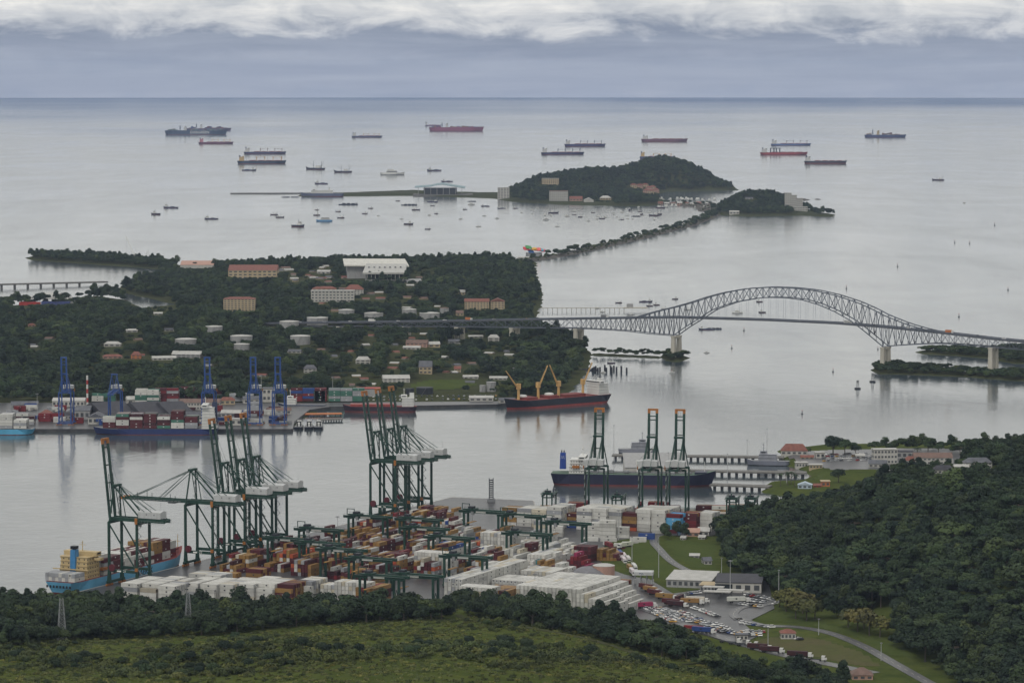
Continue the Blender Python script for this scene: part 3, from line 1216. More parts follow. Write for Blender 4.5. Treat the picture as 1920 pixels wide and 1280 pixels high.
# ------------------------------------------------------------------ rubber-tyred yard gantries
def rtg(P):
    c = empty('yard_gantry', (0, 0, 0), 0, 'x', 'crane', 'green yard gantry cranes')
    for x in (-12, 12):
        for y in (-3.6, 3.6):
            beam('leg', c, (x, y, 1.6), (x, y, 20.6), 1.3, 1.0, P)
            mb = MB()
            for q in (-1.0, 1.0):
                mb.tube((x - .4, y + q, .8), (x + .4, y + q, .8), .8, n=10)
            mb.build('wheel', P_TYRE, c)
        beam('sill_beam', c, (x, -5.4, 2.2), (x, 5.4, 2.2), 1.2, 1.2, P)
        beam('end_tie', c, (x, -3.6, 19.6), (x, 3.6, 19.6), .8, .9, P)
        mb = MB()
        mb.bar((x, -3.6, 3), (x, 0, 11), .3); mb.bar((x, 3.6, 3), (x, 0, 11), .3)
        mb.build('brace', P, c)
    for y in (-3.6, 3.6):
        beam('girder', c, (-15.5, y, 21.2), (15.5, y, 21.2), 1.1, 1.9, P)
        mb = MB()
        for x in np.arange(-15, 15.1, 2.5):
            mb.bar((x, y * 1.32, 22.2), (x, y * 1.32, 23.3), .1)
        mb.bar((-15, y * 1.32, 23.3), (15, y * 1.32, 23.3), .12)
        mb.bar((-15, y * 1.32, 22.1), (15, y * 1.32, 22.1), .7, .12)
        mb.build('handrail', P, c)
    t = empty('trolley', (-8, 0, 22.4))
    t.parent = c
    block('trolley_frame', t, -3, 3, -4, 4, 0, .8, P)
    block('hoist_drum', t, -1.6, 1.6, -2.4, 2.4, .8, 2.3, P_DARK)
    block('operator_cab', t, 1.4, 3.2, -4.9, -3, -3.4, -.8, P_GREY)
    for y in (-1.2, 1.2):
        beam('hoist_rope', t, (0, y, 0), (0, y, -9), .1, .1, P_DARK)
    block('spreader', t, -1.0, 1.0, -6, 6, -9.6, -9.2, paint('spreader_ochre', (150, 112, 52), .6))
    mb = MB()
    for x in (-14.6, -9.6):
        mb.bar((x, 0, 22), (x, 0, 26.4), .4)
    mb.bar((-14.8, 0, 26.4), (-9.4, 0, 26.4), .45)
    mb.build('service_frame', P, c)
    block('power_pack', c, 11, 13, -2.2, 2.2, 2.8, 5.6, P)
    block('name_plate', c, -3.4, 3.4, -4.2, -4.16, 20.7, 21.8, P_NUM)
    return c


_g0 = rtg(P_GREEN)
RTG = [(690, 968, 0, 'green yard gantry nearest the feet of the tall crane trio, water side'), (786, 973, 0, 'green yard gantry right beside the feet of the tall crane trio'),
       (598, 992, 0, 'green yard gantry nearest the water, left edge of the coloured stacks'), (796, 990, 0, 'green yard gantry above the maroon and ochre stacks, with the second wide span'),
       (842, 1007, 0, 'green yard gantry between maroon stacks and the tall white grid stack'), (600, 1018, 0, 'green yard gantry low over the reddest stacks by the quay'),
       (640, 1030, 0, 'green yard gantry in the middle of the reddest stacks'), (694, 1047, 0, 'green yard gantry in front of the white stack, over ochre boxes'),
       (906, 958, 0, 'green yard gantry on the open apron left of the white far piles'), (978, 966, 0, 'green yard gantry right of the open apron over white boxes'),
       (873, 1043, 0, 'dark slim yard gantry beside the tall white grid stack'), (716, 1080, 0, 'short yard gantry nearest the trees, left of two'),
       (780, 1078, 0, 'short yard gantry nearest the trees, right of two'), (988, 1000, 0, 'green yard gantry above the reefer racks in mid yard'),
       (1062, 980, 0, 'green yard gantry in front of the white far piles'), (540, 1010, 0, 'green yard gantry under the cranes beside the quay road'),
       (1030, 925, 1, 'end-on yard gantry at the far berth, leftmost of four'), (1160, 930, 1, 'end-on yard gantry at the far berth, between the quay cranes'),
       (1374, 934, 1, 'end-on yard gantry at the far berth, left of the last pair'), (1409, 934, 1, 'end-on yard gantry at the far berth, right of the last pair')]
RTG_ST = []
for _i, (_x, _y, _k, _lb) in enumerate(RTG):
    _c = _g0 if _i == 0 else dup(_g0, (0, 0, 0), 0)
    _p = W(_x, _y, 24.5)
    RTG_ST.append(toST(_p.x, _p.y))
    _c.location = (_p.x, _p.y, 3.05)
    _c.rotation_euler.z = math.atan2(VA.y, VA.x) if not _k else R(80)
    _sc = 1.18 if not _k else .8
    _c.scale = (_sc, 1, 1)
    _c['label'] = _lb
# ------------------------------------------------------------------ shipping containers
CL, CW, CH = 12.19, 2.44, 2.75
PAL = {'white': srgb(194, 193, 188), 'maroon': srgb(84, 38, 42), 'ochre': srgb(142, 110, 64), 'grey': srgb(150, 152, 156), 'blue': srgb(44, 70, 128), 'red': srgb(118, 42, 46),
       'orange': srgb(172, 84, 54), 'green': srgb(66, 108, 94), 'magenta': srgb(146, 52, 86), 'dark': srgb(66, 36, 40), 'teal': srgb(70, 140, 150), 'skyblue': srgb(90, 158, 200), 'cream': srgb(186, 178, 160)}
BLK = {}
YARD = []                                          # [pos, axis dir, colour name, block phrase, tier, exposed, col, row]


def yard_block(org, A, Bv, na, nb, tiers, pal, phrase, gap_a=.5, gap_b=.26, seed=0, z=3.05, jitter=.06, top=None):
    """Stack of containers: long sides along A, na of them end to end, nb side by side along Bv, tiers(i, j) high."""
    r = random.Random(seed)
    org = Vector((org[0], org[1]))
    BLK[phrase] = BLK.get(phrase, 0) + 1
    hts = [[tiers(i, j) if callable(tiers) else tiers for j in range(nb)] for i in range(na)]
    for i in range(na):
        for j in range(nb):
            for k in range(hts[i][j]):
                c = r.choice(pal)
                if top and k == hts[i][j] - 1 and r.random() < .5:
                    c = r.choice(top)
                nbh = [hts[a][b] if 0 <= a < na and 0 <= b < nb else 0 for a, b in ((i - 1, j), (i + 1, j), (i, j - 1), (i, j + 1))]
                if k < hts[i][j] - 1 and min(nbh) > k:
                    continue                                        # walled in on every side: nothing of it shows
                p = org + A * ((i + .5) * (CL + gap_a)) + Bv * ((j + .5) * (CW + gap_b)) + A * r.uniform(-jitter, jitter)
                YARD.append([(p.x, p.y, z + k * CH), A, c, phrase, k, i, j, r.choice([r.uniform(.9, 1.06), r.uniform(.9, 1.06), r.uniform(.66, .92)]), BLK[phrase]])


def corner(px, py, z=3.05):
    p = W(px, py, z)
    return Vector((p.x, p.y))


WHT = ['white'] * 9 + ['cream', 'white', 'grey']
MIX = ['maroon'] * 9 + ['ochre'] * 9 + ['dark'] * 4 + ['red', 'orange', 'white', 'white', 'white', 'grey', 'grey', 'cream']
OCH = ['ochre'] * 6 + ['maroon'] * 3
MXW = ['white'] * 5 + ['maroon'] * 2 + ['ochre'] * 2 + ['grey', 'grey', 'blue']

# front row of white reefer piles above the trees (long sides face the viewer)
for _k, (_x, _yb, _na, _nb, _h, _pl) in enumerate([
        (226, 1131, 1, 11, 5, WHT), (261, 1133, 1, 13, 5, WHT), (296, 1136, 1, 12, 5, WHT), (335, 1131, 1, 10, 5, WHT), (370, 1134, 1, 11, 5, WHT),
        (405, 1133, 1, 11, 5, WHT), (444, 1132, 1, 12, 5, WHT), (479, 1133, 1, 10, 5, WHT), (514, 1134, 1, 8, 5, OCH), (549, 1128, 1, 8, 5, WHT)]):
    r_ = random.Random(_k)
    yard_block(corner(_x, _yb), VA, UA, _na, _nb, lambda i, j, h=_h, rr=r_: h - (1 if j == 0 and rr.random() < .5 else 0), _pl,
               'white pile row above the trees', gap_b=.7, seed=_k)
yard_block(corner(353, 1097), VA, UA, 2, 6, 3, WHT, 'low white group beside the quay', seed=31)
yard_block(corner(412, 1088), VA, UA, 1, 3, 2, ['ochre', 'maroon'], 'low white group beside the quay', seed=32)
yard_block(corner(410, 1098), VA, UA, 2, 2, 1, ['maroon', 'white', 'dark'], 'low white group beside the quay', seed=33)
yard_block(corner(460, 1088), VA, UA, 1, 5, 3, OCH, 'ochre group by the quay road', seed=34)
# great white stepped block beside the truck gate (ends face the viewer)
def _big(i, j):
    h = 7
    for q in (16, 18, 20, 21):
        if j >= q:
            h -= 1
    if i >= 3 and j >= 19:
        h -= 1
    return max(h, 2)


yard_block(corner(967, 1152), UA, VA, 5, 22, _big, ['white'] * 14 + ['cream'], 'great white stepped block by the gate', seed=40, gap_a=.9, gap_b=.36)
yard_block(corner(860, 1137), UA, VA, 1, 9, 5, WHT, 'white end-on block above the trees', seed=41)
yard_block(corner(832, 1122), UA, VA, 8, 5, 5, WHT, 'long white block behind the trees', seed=42)
yard_block(corner(900, 1136), UA, VA, 2, 7, 4, ['maroon', 'dark', 'ochre', 'ochre'], 'ochre and maroon block above the trees', seed=43, top=['ochre'])
yard_block(corner(921, 1108), UA, VA, 2, 10, 3, WHT, 'white blocks left of the stepped block', seed=44)
yard_block(corner(975, 1091), UA, VA, 2, 9, 3, WHT, 'white blocks left of the stepped block', seed=45)
yard_block(corner(1010, 1087), VA, UA, 5, 5, 1, ['ochre', 'ochre', 'maroon', 'red', 'grey'], 'single layer of boxes behind the stepped block', seed=46)
yard_block(corner(600, 1126), UA, VA, 1, 4, 4, WHT, 'white end-on block among the red stacks', seed=47)
yard_block(corner(626, 1128), UA, VA, 1, 9, 5, WHT, 'white end-on block among the red stacks', seed=48)
yard_block(corner(666, 1132), UA, VA, 2, 5, 4, ['maroon', 'ochre', 'ochre', 'red'], 'ochre stack by the short gantries', seed=49)
yard_block(corner(776, 1078), UA, VA, 1, 10, 6, WHT, 'tall white grid stack in mid yard', seed=50)
yard_block(corner(900, 1040), UA, VA, 1, 9, 6, WHT, 'second white grid stack in mid yard', seed=51)
# piles of the far berth (long sides face the viewer)
WB = Vector((-WA.y, WA.x))
_fx = [(940, 984, 5, 4, ['ochre', 'white']), (968, 986, 5, 7, WHT), (996, 988, 5, 7, WHT), (1024, 990, 6, 8, WHT), (1052, 988, 4, 3, ['ochre', 'blue', 'maroon']), (1080, 992, 6, 9, WHT), (1108, 993, 6, 9, WHT),
       (1136, 993, 6, 8, WHT), (1164, 994, 5, 3, MIX), (1190, 995, 6, 9, WHT), (1218, 996, 6, 9, WHT), (1246, 997, 5, 5, ['maroon', 'red', 'skyblue', 'red']),
       (1276, 995, 5, 5, ['maroon', 'ochre', 'red', 'maroon']), (1306, 994, 5, 5, ['white', 'white', 'grey']), (1335, 990, 4, 5, ['ochre', 'maroon', 'white', 'green'])]
for _k, (_x, _yb, _h, _nb, _pl) in enumerate(_fx):
    yard_block(corner(_x, _yb), VA, UA, 1, _nb, _h, _pl, 'row of tall piles at the far berth', gap_b=.9, seed=60 + _k, jitter=.25)
for _k, (_x, _yb, _h, _nb, _na) in enumerate([(1096, 1007, 4, 3, 1), (1123, 1009, 5, 2, 1), (1148, 1008, 3, 2, 1), (1024, 1006, 3, 2, 1), (1000, 1004, 4, 2, 1), (1090, 1014, 1, 1, 1), (1125, 1015, 1, 1, 1), (1300, 1001, 1, 1, 1)]):
    yard_block(corner(_x, _yb), WA, WB, _na, _nb, _h, WHT, 'white piles in front of the far berth row', seed=80 + _k)
for _k in range(13):
    _x = 1004 + _k * 30
    yard_block(corner(_x, 966 + (_k % 3)), WA, WB, 1, 3, 2 + (_k * 7 % 3 > 0) + (_k % 5 == 2), ['maroon', 'maroon', 'red', 'ochre', 'white', 'grey', 'dark', 'green'], 'coloured stacks at the edge of the far berth', seed=100 + _k)
# yard blocks between the gantries
ZONES = [(36, 60, 420), (61, 40, 400), (88, 55, 350), (115, 90, 340), (142, 70, 320), (169, 120, 330), (196, 130, 300), (223, 150, 280)]
for _k, (_t0, _s0, _s1) in enumerate(ZONES):
    _cnt_s = int((_s1 - _s0) / 12.6)
    _r = random.Random(200 + _k)
    for _i in range(_cnt_s):
        _s = _s0 + _i * 12.6
        _px, _py = proj(*ST(_s, _t0 + 8))
        if _px > 1130 or (_py > 1085 and not 560 < _px < 760) or (820 < _px < 960 and _py < 985) or _py < 975 or (_px < 560 and _py > 1075):
            continue
        lowright = _px > 850
        _pl = MXW if lowright and _r.random() < .75 else (MIX if _px < 820 or _r.random() < .5 else MXW)
        if _px > 930 and _py > 1010 and _r.random() < .8:
            _pl = ['white'] * 6 + ['grey', 'cream']
        _m = _r.choice([2, 3, 3, 4, 4]) if not lowright else _r.choice([1, 2, 2, 3, 3, 4])
        yard_block(ST(_s, _t0)[:2], UA, VA, 1, 6, lambda i, j, rr=_r, m=_m: max(0, min(5, m + rr.choice([-1, 0, 0, 0, 1]))), _pl,
                   'reefer stacks in the right of the yard' if lowright else 'mixed red and ochre stacks in mid yard', seed=300 + _k * 50 + _i, jitter=.2)
yard_block(corner(1075, 1052), UA, VA, 1, 5, 4, ['maroon', 'maroon', 'dark'], 'maroon stack by the truck queue', seed=500)
yard_block(corner(1062, 1064), UA, VA, 1, 7, lambda i, j: max(1, 4 - abs(j - 2)), ['red', 'maroon', 'magenta'], 'red and magenta stepped stack', seed=501)
yard_block(corner(1110, 1050), UA, VA, 1, 8, lambda i, j: [2, 3, 3, 2, 3, 2, 2, 1][j], ['ochre'] * 5 + ['maroon'], 'ochre stack beside the truck queue', seed=502)
yard_block(corner(1000, 1072), UA, VA, 1, 9, lambda i, j: [3, 3, 2, 3, 2, 2, 1, 1, 1][j], ['maroon', 'ochre', 'ochre', 'maroon', 'teal'], 'low maroon and ochre stack in front of the red stepped one', seed=503)
yard_block(corner(1040, 1078), UA, VA, 1, 6, lambda i, j: [3, 3, 2, 2, 1, 1][j], WHT, 'white stepped stack beside the red one', seed=504)
for _k, (_x, _yb, _c) in enumerate([(1180, 1020, 'white'), (1196, 1013, 'blue'), (1150, 1025, 'white'), (1140, 1032, 'maroon'), (1165, 1022, 'white'), (1238, 999, 'maroon'), (1222, 1000, 'white')]):
    yard_block(corner(_x, _yb), WA, WB, 1, 1, 1 + (_k < 2), [_c], 'loose boxes at the edge of the lawn', seed=520 + _k)

P_BOX = mat('container_paint', (1, 1, 1), .55, var=.11, scale=.5, objcol=True)
P_BOXS = mat('container_paint_many', (1, 1, 1), .55, var=.11, scale=.5, objcol='attr')


def box_parts(mb, M=None):
    """Corrugated box: recessed side panels between posts and rails."""
    L2, W2 = CL / 2, CW / 2
    mb.box(-L2 + .12, L2 - .12, -W2 + .06, W2 - .06, .1, CH - .1, 0, M)
    for x in (-L2 + .08, L2 - .08):
        for y in (-W2 + .08, W2 - .08):
            mb.box(x - .08, x + .08, y - .08, y + .08, 0, CH - .02, 0, M)
    for y in (-W2 + .05, W2 - .05):
        mb.box(-L2 + .16, L2 - .16, y - .045, y + .045, CH - .18, CH - .03, 0, M)


_cm = MB()
box_parts(_cm)
for _s in (-1, 1):
    _cm.box(-.7, .5, _s * (CW / 2 - .03) - .03, _s * (CW / 2 - .03) + .03, 1.1, 2.0, 1)
CONT_ME = _cm.mesh('container_body', [P_BOX, P_DARK])
_dm = MB()
for _y in (-.85, -.32, .32, .85):
    _dm.box(CL / 2 - .1, CL / 2 + .01, _y - .035, _y + .035, .2, CH - .2)
_dm.box(CL / 2 - .12, CL / 2 - .08, -.02, .02, .1, CH - .15)
DOOR_ME = _dm.mesh('door_bars', mat('galvanised', (.42, .43, .44), .5))
_um = MB()
_um.box(-CL / 2 + .05, -CL / 2 + .13, -1.0, 1.0, .25, CH - .3, 0)
_um.tube((-CL / 2 + .06, 0, 1.75), (-CL / 2 - .02, 0, 1.75), .5, n=10, mi=1)
UNIT_ME = _um.mesh('cooling_unit', [mat('unit_grey', srgb(190, 190, 188), .6), P_DARK])


def visible_size(e):
    x, y, z = e[0]
    px, py = proj(x, y, z + CH)
    if not (0 < px < 1920 and 0 < py < 1280):
        return 0
    return 1 / y * (1.15 if e[2] == 'white' else 1) + (.00004 if e[4] >= 3 else 0)


YARD.sort(key=visible_size, reverse=True)
_front = [e for e in YARD if e[3].startswith(('white pile', 'great', 'white end', 'ochre and', 'low white', 'ochre stack by', 'white blocks', 'long white', 'single', 'loose', 'red and', 'maroon stack', 'ochre stack beside', 'tall white'))]
_pick, _cnt = [], {}
for e in _front + YARD:
    if any(e is p for p in _pick[-1:]):
        continue
    key = (e[3],)
    if _cnt.get(key, 0) >= 42 or e in _pick:
        continue
    _cnt[key] = _cnt.get(key, 0) + 1
    _pick.append(e)
    if len(_pick) >= 296:
        break
_pid = {id(e) for e in _pick}
SHORT = {'white pile row above the trees': 'pile row above trees', 'great white stepped block by the gate': 'great stepped block', 'white end-on block above the trees': 'end-on block above trees',
         'ochre and maroon block above the trees': 'block above trees', 'low white group beside the quay': 'low quay group', 'ochre stack by the short gantries': 'stack by short gantries',
         'white blocks left of the stepped block': 'beside stepped block', 'long white block behind the trees': 'long white block', 'single layer of boxes behind the stepped block': 'single layer behind stepped block',
         'loose boxes at the edge of the lawn': 'loose by lawn', 'red and magenta stepped stack': 'red stepped stack', 'maroon stack by the truck queue': 'by truck queue', 'ochre stack beside the truck queue': 'by truck queue',
         'tall white grid stack in mid yard': 'tall grid stack', 'row of tall piles at the far berth': 'far berth row', 'white end-on block among the red stacks': 'among red stacks', 'ochre group by the quay road': 'by quay road'}
ORD = ['first', 'second', 'third', 'fourth', 'fifth', 'sixth', 'seventh', 'eighth', 'ninth', 'tenth', 'eleventh', 'twelfth', 'thirteenth', 'fourteenth', 'fifteenth', 'sixteenth', 'seventeenth',
       'eighteenth', 'nineteenth', 'twentieth'] + ['twenty-%s' % q for q in ('first', 'second', 'third', 'fourth', 'fifth', 'sixth', 'seventh', 'eighth', 'ninth')] + ['thirtieth'] + ['%s-%s' % (t, q) for t in ('thirty', 'forty', 'fifty') for q in ('first', 'second', 'third', 'fourth', 'fifth', 'sixth', 'seventh', 'eighth', 'ninth', 'tenth')]
TIER = ['on the ground', 'on the second tier', 'on the third tier', 'on the fourth tier', 'on the fifth tier', 'on the sixth tier', 'on the top tier']
for e in _pick:
    o = link('shipping_container', CONT_ME)
    o.location = e[0]
    o.rotation_euler.z = math.atan2(e[1].y, e[1].x) + (math.pi if rnd.random() < .35 else 0)
    c = [v * e[7] for v in PAL[e[2]]]
    o.color = (*c, 1)
    deep, col = (e[5], e[6]) if e[1] is UA else (e[6], e[5])
    lab = '%s container, %s tier, %s row back' % (e[2].replace('skyblue', 'sky blue').replace('dark', 'dark brown'), ORD[e[4]], ORD[deep])
    if e[1] is UA or col:
        lab += ', %s from left' % ORD[col]
    lab += ', ' + SHORT.get(e[3], e[3])
    if BLK[e[3]] > 1:
        lab += ', %s stack' % ORD[e[8] - 1]
    tag(o, lab, 'container', 'containers of the ' + e[3])
    link('door', DOOR_ME, o)
    if e[2] in ('white', 'cream') and not e[3].startswith(('great', 'tall white', 'white end')):
        link('cooling_unit', UNIT_ME, o)
_rest = [e for e in YARD if id(e) not in _pid]


def box_mass(name, items, label, parent=None, mass_mat=P_BOXS, inv=None):
    n = len(items)
    t = MB()
    box_parts(t)
    for q in (-1, 1):
        t.box(-.7, .5, q * (CW / 2 - .03) - .03, q * (CW / 2 - .03) + .03, 1.1, 2.0)
    t.box(-CL / 2 + .06, -CL / 2 + .13, -.5, .5, 1.2, 2.2)
    base = np.array(t.v)
    fb = np.array(t.f)
    nv, nf = len(base), len(fb)
    V = np.zeros((n, nv, 3))
    C = np.zeros((n, nf, 4, 4), np.float32)
    for q, e in enumerate(items):
        a = math.atan2(e[1].y, e[1].x) + (math.pi if rnd.random() < .5 else 0)
        ca, sa = math.cos(a), math.sin(a)
        V[q, :, 0] = base[:, 0] * ca - base[:, 1] * sa + e[0][0]
        V[q, :, 1] = base[:, 0] * sa + base[:, 1] * ca + e[0][1]
        V[q, :, 2] = base[:, 2] + e[0][2]
        col = [v * e[7] for v in PAL[e[2]]] + [1]
        C[q, :] = col
        if rnd.random() < .55:
            C[q, -18:-6] = [.05, .05, .06, 1] if e[2] in ('white', 'cream', 'ochre') else [.5, .5, .5, 1]
        C[q, -6:] = [.05, .05, .055, 1] if e[2] in ('white', 'cream') and e[1] is not UA and e[4] % 2 else col
    Fc = (fb[None] + (np.arange(n) * nv)[:, None, None]).reshape(-1, 4)
    me = bpy.data.meshes.new(name)
    me.from_pydata(V.reshape(-1, 3).tolist(), [], Fc.tolist())
    at = me.color_attributes.new('tint', 'FLOAT_COLOR', 'CORNER')
    at.data.foreach_set('color', C.reshape(-1))
    me.materials.append(mass_mat)
    o = link(name, me, parent)
    o['kind'] = 'stuff'
    if parent is None:
        tag(o, label, 'containers')
    return o


box_mass('stacked_containers', _rest, 'further shipping containers stacked all over the terminal yard')
print('containers', len(_pick), len(_rest))
# ------------------------------------------------------------------ ships
def hull_mesh(L, B, fb, boot, hullm, bootm, deckm, sheer=3.0, full=.82, bulb=True, stern_up=0.0):
    mb = MB()
    ts = [0, .015, .05, .12, .25, .45, .62, .72, .79, .85, .90, .94, .97, .99, 1.0]
    zl = [-2.5, 0.0, boot, fb]
    rows = []
    for t in ts:
        a = max(0, (t - full) / (1 - full))
        deck = (1 - a ** 2.4) * (min(1, .78 + t * 4.4))
        aw = max(0, (t - full + .1) / (1.1 - full))
        wl = (1 - min(1, aw) ** 1.7) * min(1, .35 + t * 6)
        sh = sheer * max(0, (t - .84) / .16) ** 1.6 + stern_up * max(0, (.12 - t) / .12)
        r = []
        for q, z in enumerate(zl):
            f = (0, .12, .3, 1)[q]
            zz = z + (sh if q == 3 else 0)
            y = B / 2 * (wl + (deck - wl) * f ** .8)
            x = -L / 2 + t * L * .965 + (L * .035) * f * t ** 6
            if t < .05:
                x += L * .02 * (1 - f) * (1 - t / .05)
            r.append((x, max(y, .05), zz))
        rows.append(r)
    k = len(mb.v)
    for r in rows:
        mb.v += [(x, -y, z) for x, y, z in r] + r
    for i in range(len(rows) - 1):
        for q in range(3):
            m = 1 if q < 2 else 0
            a, b = k + i * 8 + q, k + (i + 1) * 8 + q
            mb.f.append((a, b, b + 1, a + 1)); mb.m.append(m)
            a, b = k + i * 8 + 4 + q, k + (i + 1) * 8 + 4 + q
            mb.f.append((a, a + 1, b + 1, b)); mb.m.append(m)
        a, b = k + i * 8 + 3, k + (i + 1) * 8 + 3
        mb.f.append((a, b, b + 4, a + 4)); mb.m.append(2)
    for q in range(3):
        mb.f.append((k + q, k + q + 1, k + 4 + q + 1, k + 4 + q)); mb.m.append(1 if q < 2 else 0)
    return mb.mesh('hull', [hullm, bootm, deckm], False)


BOOT = paint('antifouling_red', (104, 54, 52), .7, scale=.08)
DECK_R = paint('deck_red', (116, 56, 52), .75, scale=.1)
DECK_G = paint('deck_green', (84, 104, 88), .75, scale=.1)
SHIP_W = paint('ship_white', (200, 200, 197), .5, var=.08)
TAN = paint('crane_tan', (188, 152, 98), .55)
_HC = {}


def hullpaint(rgb):
    return paint('hull_%d_%d_%d' % rgb, rgb, .45, var=.14, scale=.06)


def house(c, x0, x1, B, z, decks, m, bridge_x, wing=True, funnel=None, fx=None, windows=False, dh=2.9):
    """Accommodation block: stepped decks, wheelhouse with wings, funnel and mast."""
    w = B * .42
    for d in range(decks):
        ins = .35 * d
        b = block('accommodation_deck', c, x0 + ins, x1 - ins * .3, -w + ins * .4, w - ins * .4, z + d * dh, z + d * dh + dh - .15, m)
        block('deck_edge', c, x0 + ins - .5, x1 + .3, -w + ins * .4 - .6, w - ins * .4 + .6, z + d * dh + dh - .15, z + (d + 1) * dh, m)
        if windows:
            for q in np.linspace(-w * .75, w * .75, 5):
                block('window', c, x0 + ins - .08, x0 + ins + .1, q - .45, q + .45, z + d * dh + 1, z + d * dh + 1.9, P_GLASS)
            for q in np.linspace(x0 + 2, x1 - 2, 5):
                for s in (-1, 1):
                    y = s * (w - ins * .4)
                    block('window', c, q - .35, q + .35, y - .06, y + .06, z + d * dh + 1, z + d * dh + 1.8, P_GLASS)
    zt = z + decks * dh
    ww = B * .5 if wing else w * .8
    wh = block('wheelhouse', c, bridge_x - 3, bridge_x + 3, -ww, ww, zt, zt + 2.9, m)
    block('bridge_window', c, bridge_x + 2.95, bridge_x + 3.08, -ww * .9, ww * .9, zt + 1.3, zt + 2.3, P_GLASS)
    block('bridge_window', c, bridge_x - 2, bridge_x + 2, -ww - .06, ww + .06, zt + 1.3, zt + 2.3, P_GLASS)
    mb = MB()
    mb.tube((bridge_x, 0, zt + 2.9), (bridge_x, 0, zt + 10), .35, .15, 6)
    mb.bar((bridge_x, -2.4, zt + 7), (bridge_x, 2.4, zt + 7), .3)
    mb.bar((bridge_x - .8, 0, zt + 8.4), (bridge_x + .8, 0, zt + 8.4), .5)
    mb.build('mast', m, c)
    if funnel:
        fz = zt + 5
        mb = MB()
        k = len(mb.v)
        for zz, s in ((z + dh, 1), (fz, .86)):
            mb.v += [(fx - 2.6 * s, -2.2 * s, zz), (fx + 2.6 * s, -2.2 * s, zz), (fx + 2.6 * s, 2.2 * s, zz), (fx - 2.6 * s, 2.2 * s, zz)]
        for i in range(4):
            j = (i + 1) % 4
            mb.f.append((k + i, k + j, k + 4 + j, k + 4 + i)); mb.m.append(0)
        mb.f.append((k + 4, k + 5, k + 6, k + 7)); mb.m.append(0)
        f = mb.build('funnel', funnel, c)
        mb = MB()
        for q in (-1.1, .9):
            mb.tube((fx + q, 0, fz), (fx + q, 0, fz + 2), .5, n=6)
        mb.build('exhaust_pipe', P_DARK, f)
    return zt


def deck_crane(c, x, z, h, m, jib, ang, side=1):
    """Pedestal crane with a lattice-like twin jib."""
    cr = empty('deck_crane', (x, 0, z))
    cr.parent = c
    mb = MB()
    mb.tube((0, 0, 0), (0, 0, h * .7), 1.5, 1.3, 8)
    mb.build('pedestal', m, cr)
    block('crane_house', cr, -1.8, 1.8, -1.8, 1.8, h * .66, h, m)
    a = R(ang)
    for y in (-.9, .9):
        beam('jib', cr, (side * 1.2, y, h * .74), (side * (1.2 + jib * math.cos(a)), y * .45, h * .74 + jib * math.sin(a)), .5, .7, m)
    beam('luffing_rope', cr, (0, 0, h), (side * (1.2 + jib * math.cos(a)), 0, h * .74 + jib * math.sin(a)), .16, .16, P_DARK)
    return cr


def ship(name, label, px, py, L, B, fb, rz, hull, boot=BOOT, deck=DECK_R, cat='ship', group=None, **hk):
    p = W(px, py)
    c = empty(name, p, rz, label, cat, group)
    link('hull', hull_mesh(L, B, fb, hk.pop('bootz', fb * .25), hullpaint(hull), boot, deck, **hk), c)
    mb = MB()
    mb.tube((L * .455, 0, fb + 2), (L * .455, 0, fb + 13), .35, .2, 6)
    mb.build('foremast', P_GREY, c)
    return c


def bulker(label, px, py, lpx, hull, sup=SHIP_W, funnel=None, cranes=4, cm=TAN, rz=.03, fbk=1.0, jib=5, bootz=None, flip=False, name='bulk_carrier'):
    D = W(px, py).y
    L = lpx * mpp(D)
    B, fb = L * .155, max(6.5, L * .052) * fbk
    c = ship(name, label, px, py, L, B, fb, rz + (math.pi if flip else 0), hull, group='ships lying at anchor offshore', bootz=bootz if bootz is not None else fb * .18, sheer=L * .012)
    x0 = -L * .46
    house(c, x0, x0 + L * .1, B, fb, 5, sup, x0 + L * .085, funnel=funnel or paint('funnel_dark', (48, 56, 80)), fx=x0 + L * .015)
    xs = np.linspace(-L * .27, L * .4, cranes + 1 if cranes else 5)
    for a, b in zip(xs[:-1], xs[1:]):
        block('hatch_cover', c, a + 3.5, b - 3.5, -B * .3, B * .3, fb, fb + 2.2, DECK_R if cranes % 2 == 0 else P_GREY)
    for i, x in enumerate(xs[1:-1] if cranes == 3 else (xs[:-1] + (xs[1] - xs[0]) * .98 if cranes else [])):
        deck_crane(c, x, fb, L * .085, cm, L * .1, jib, -1 if i % 2 else 1)
    return c


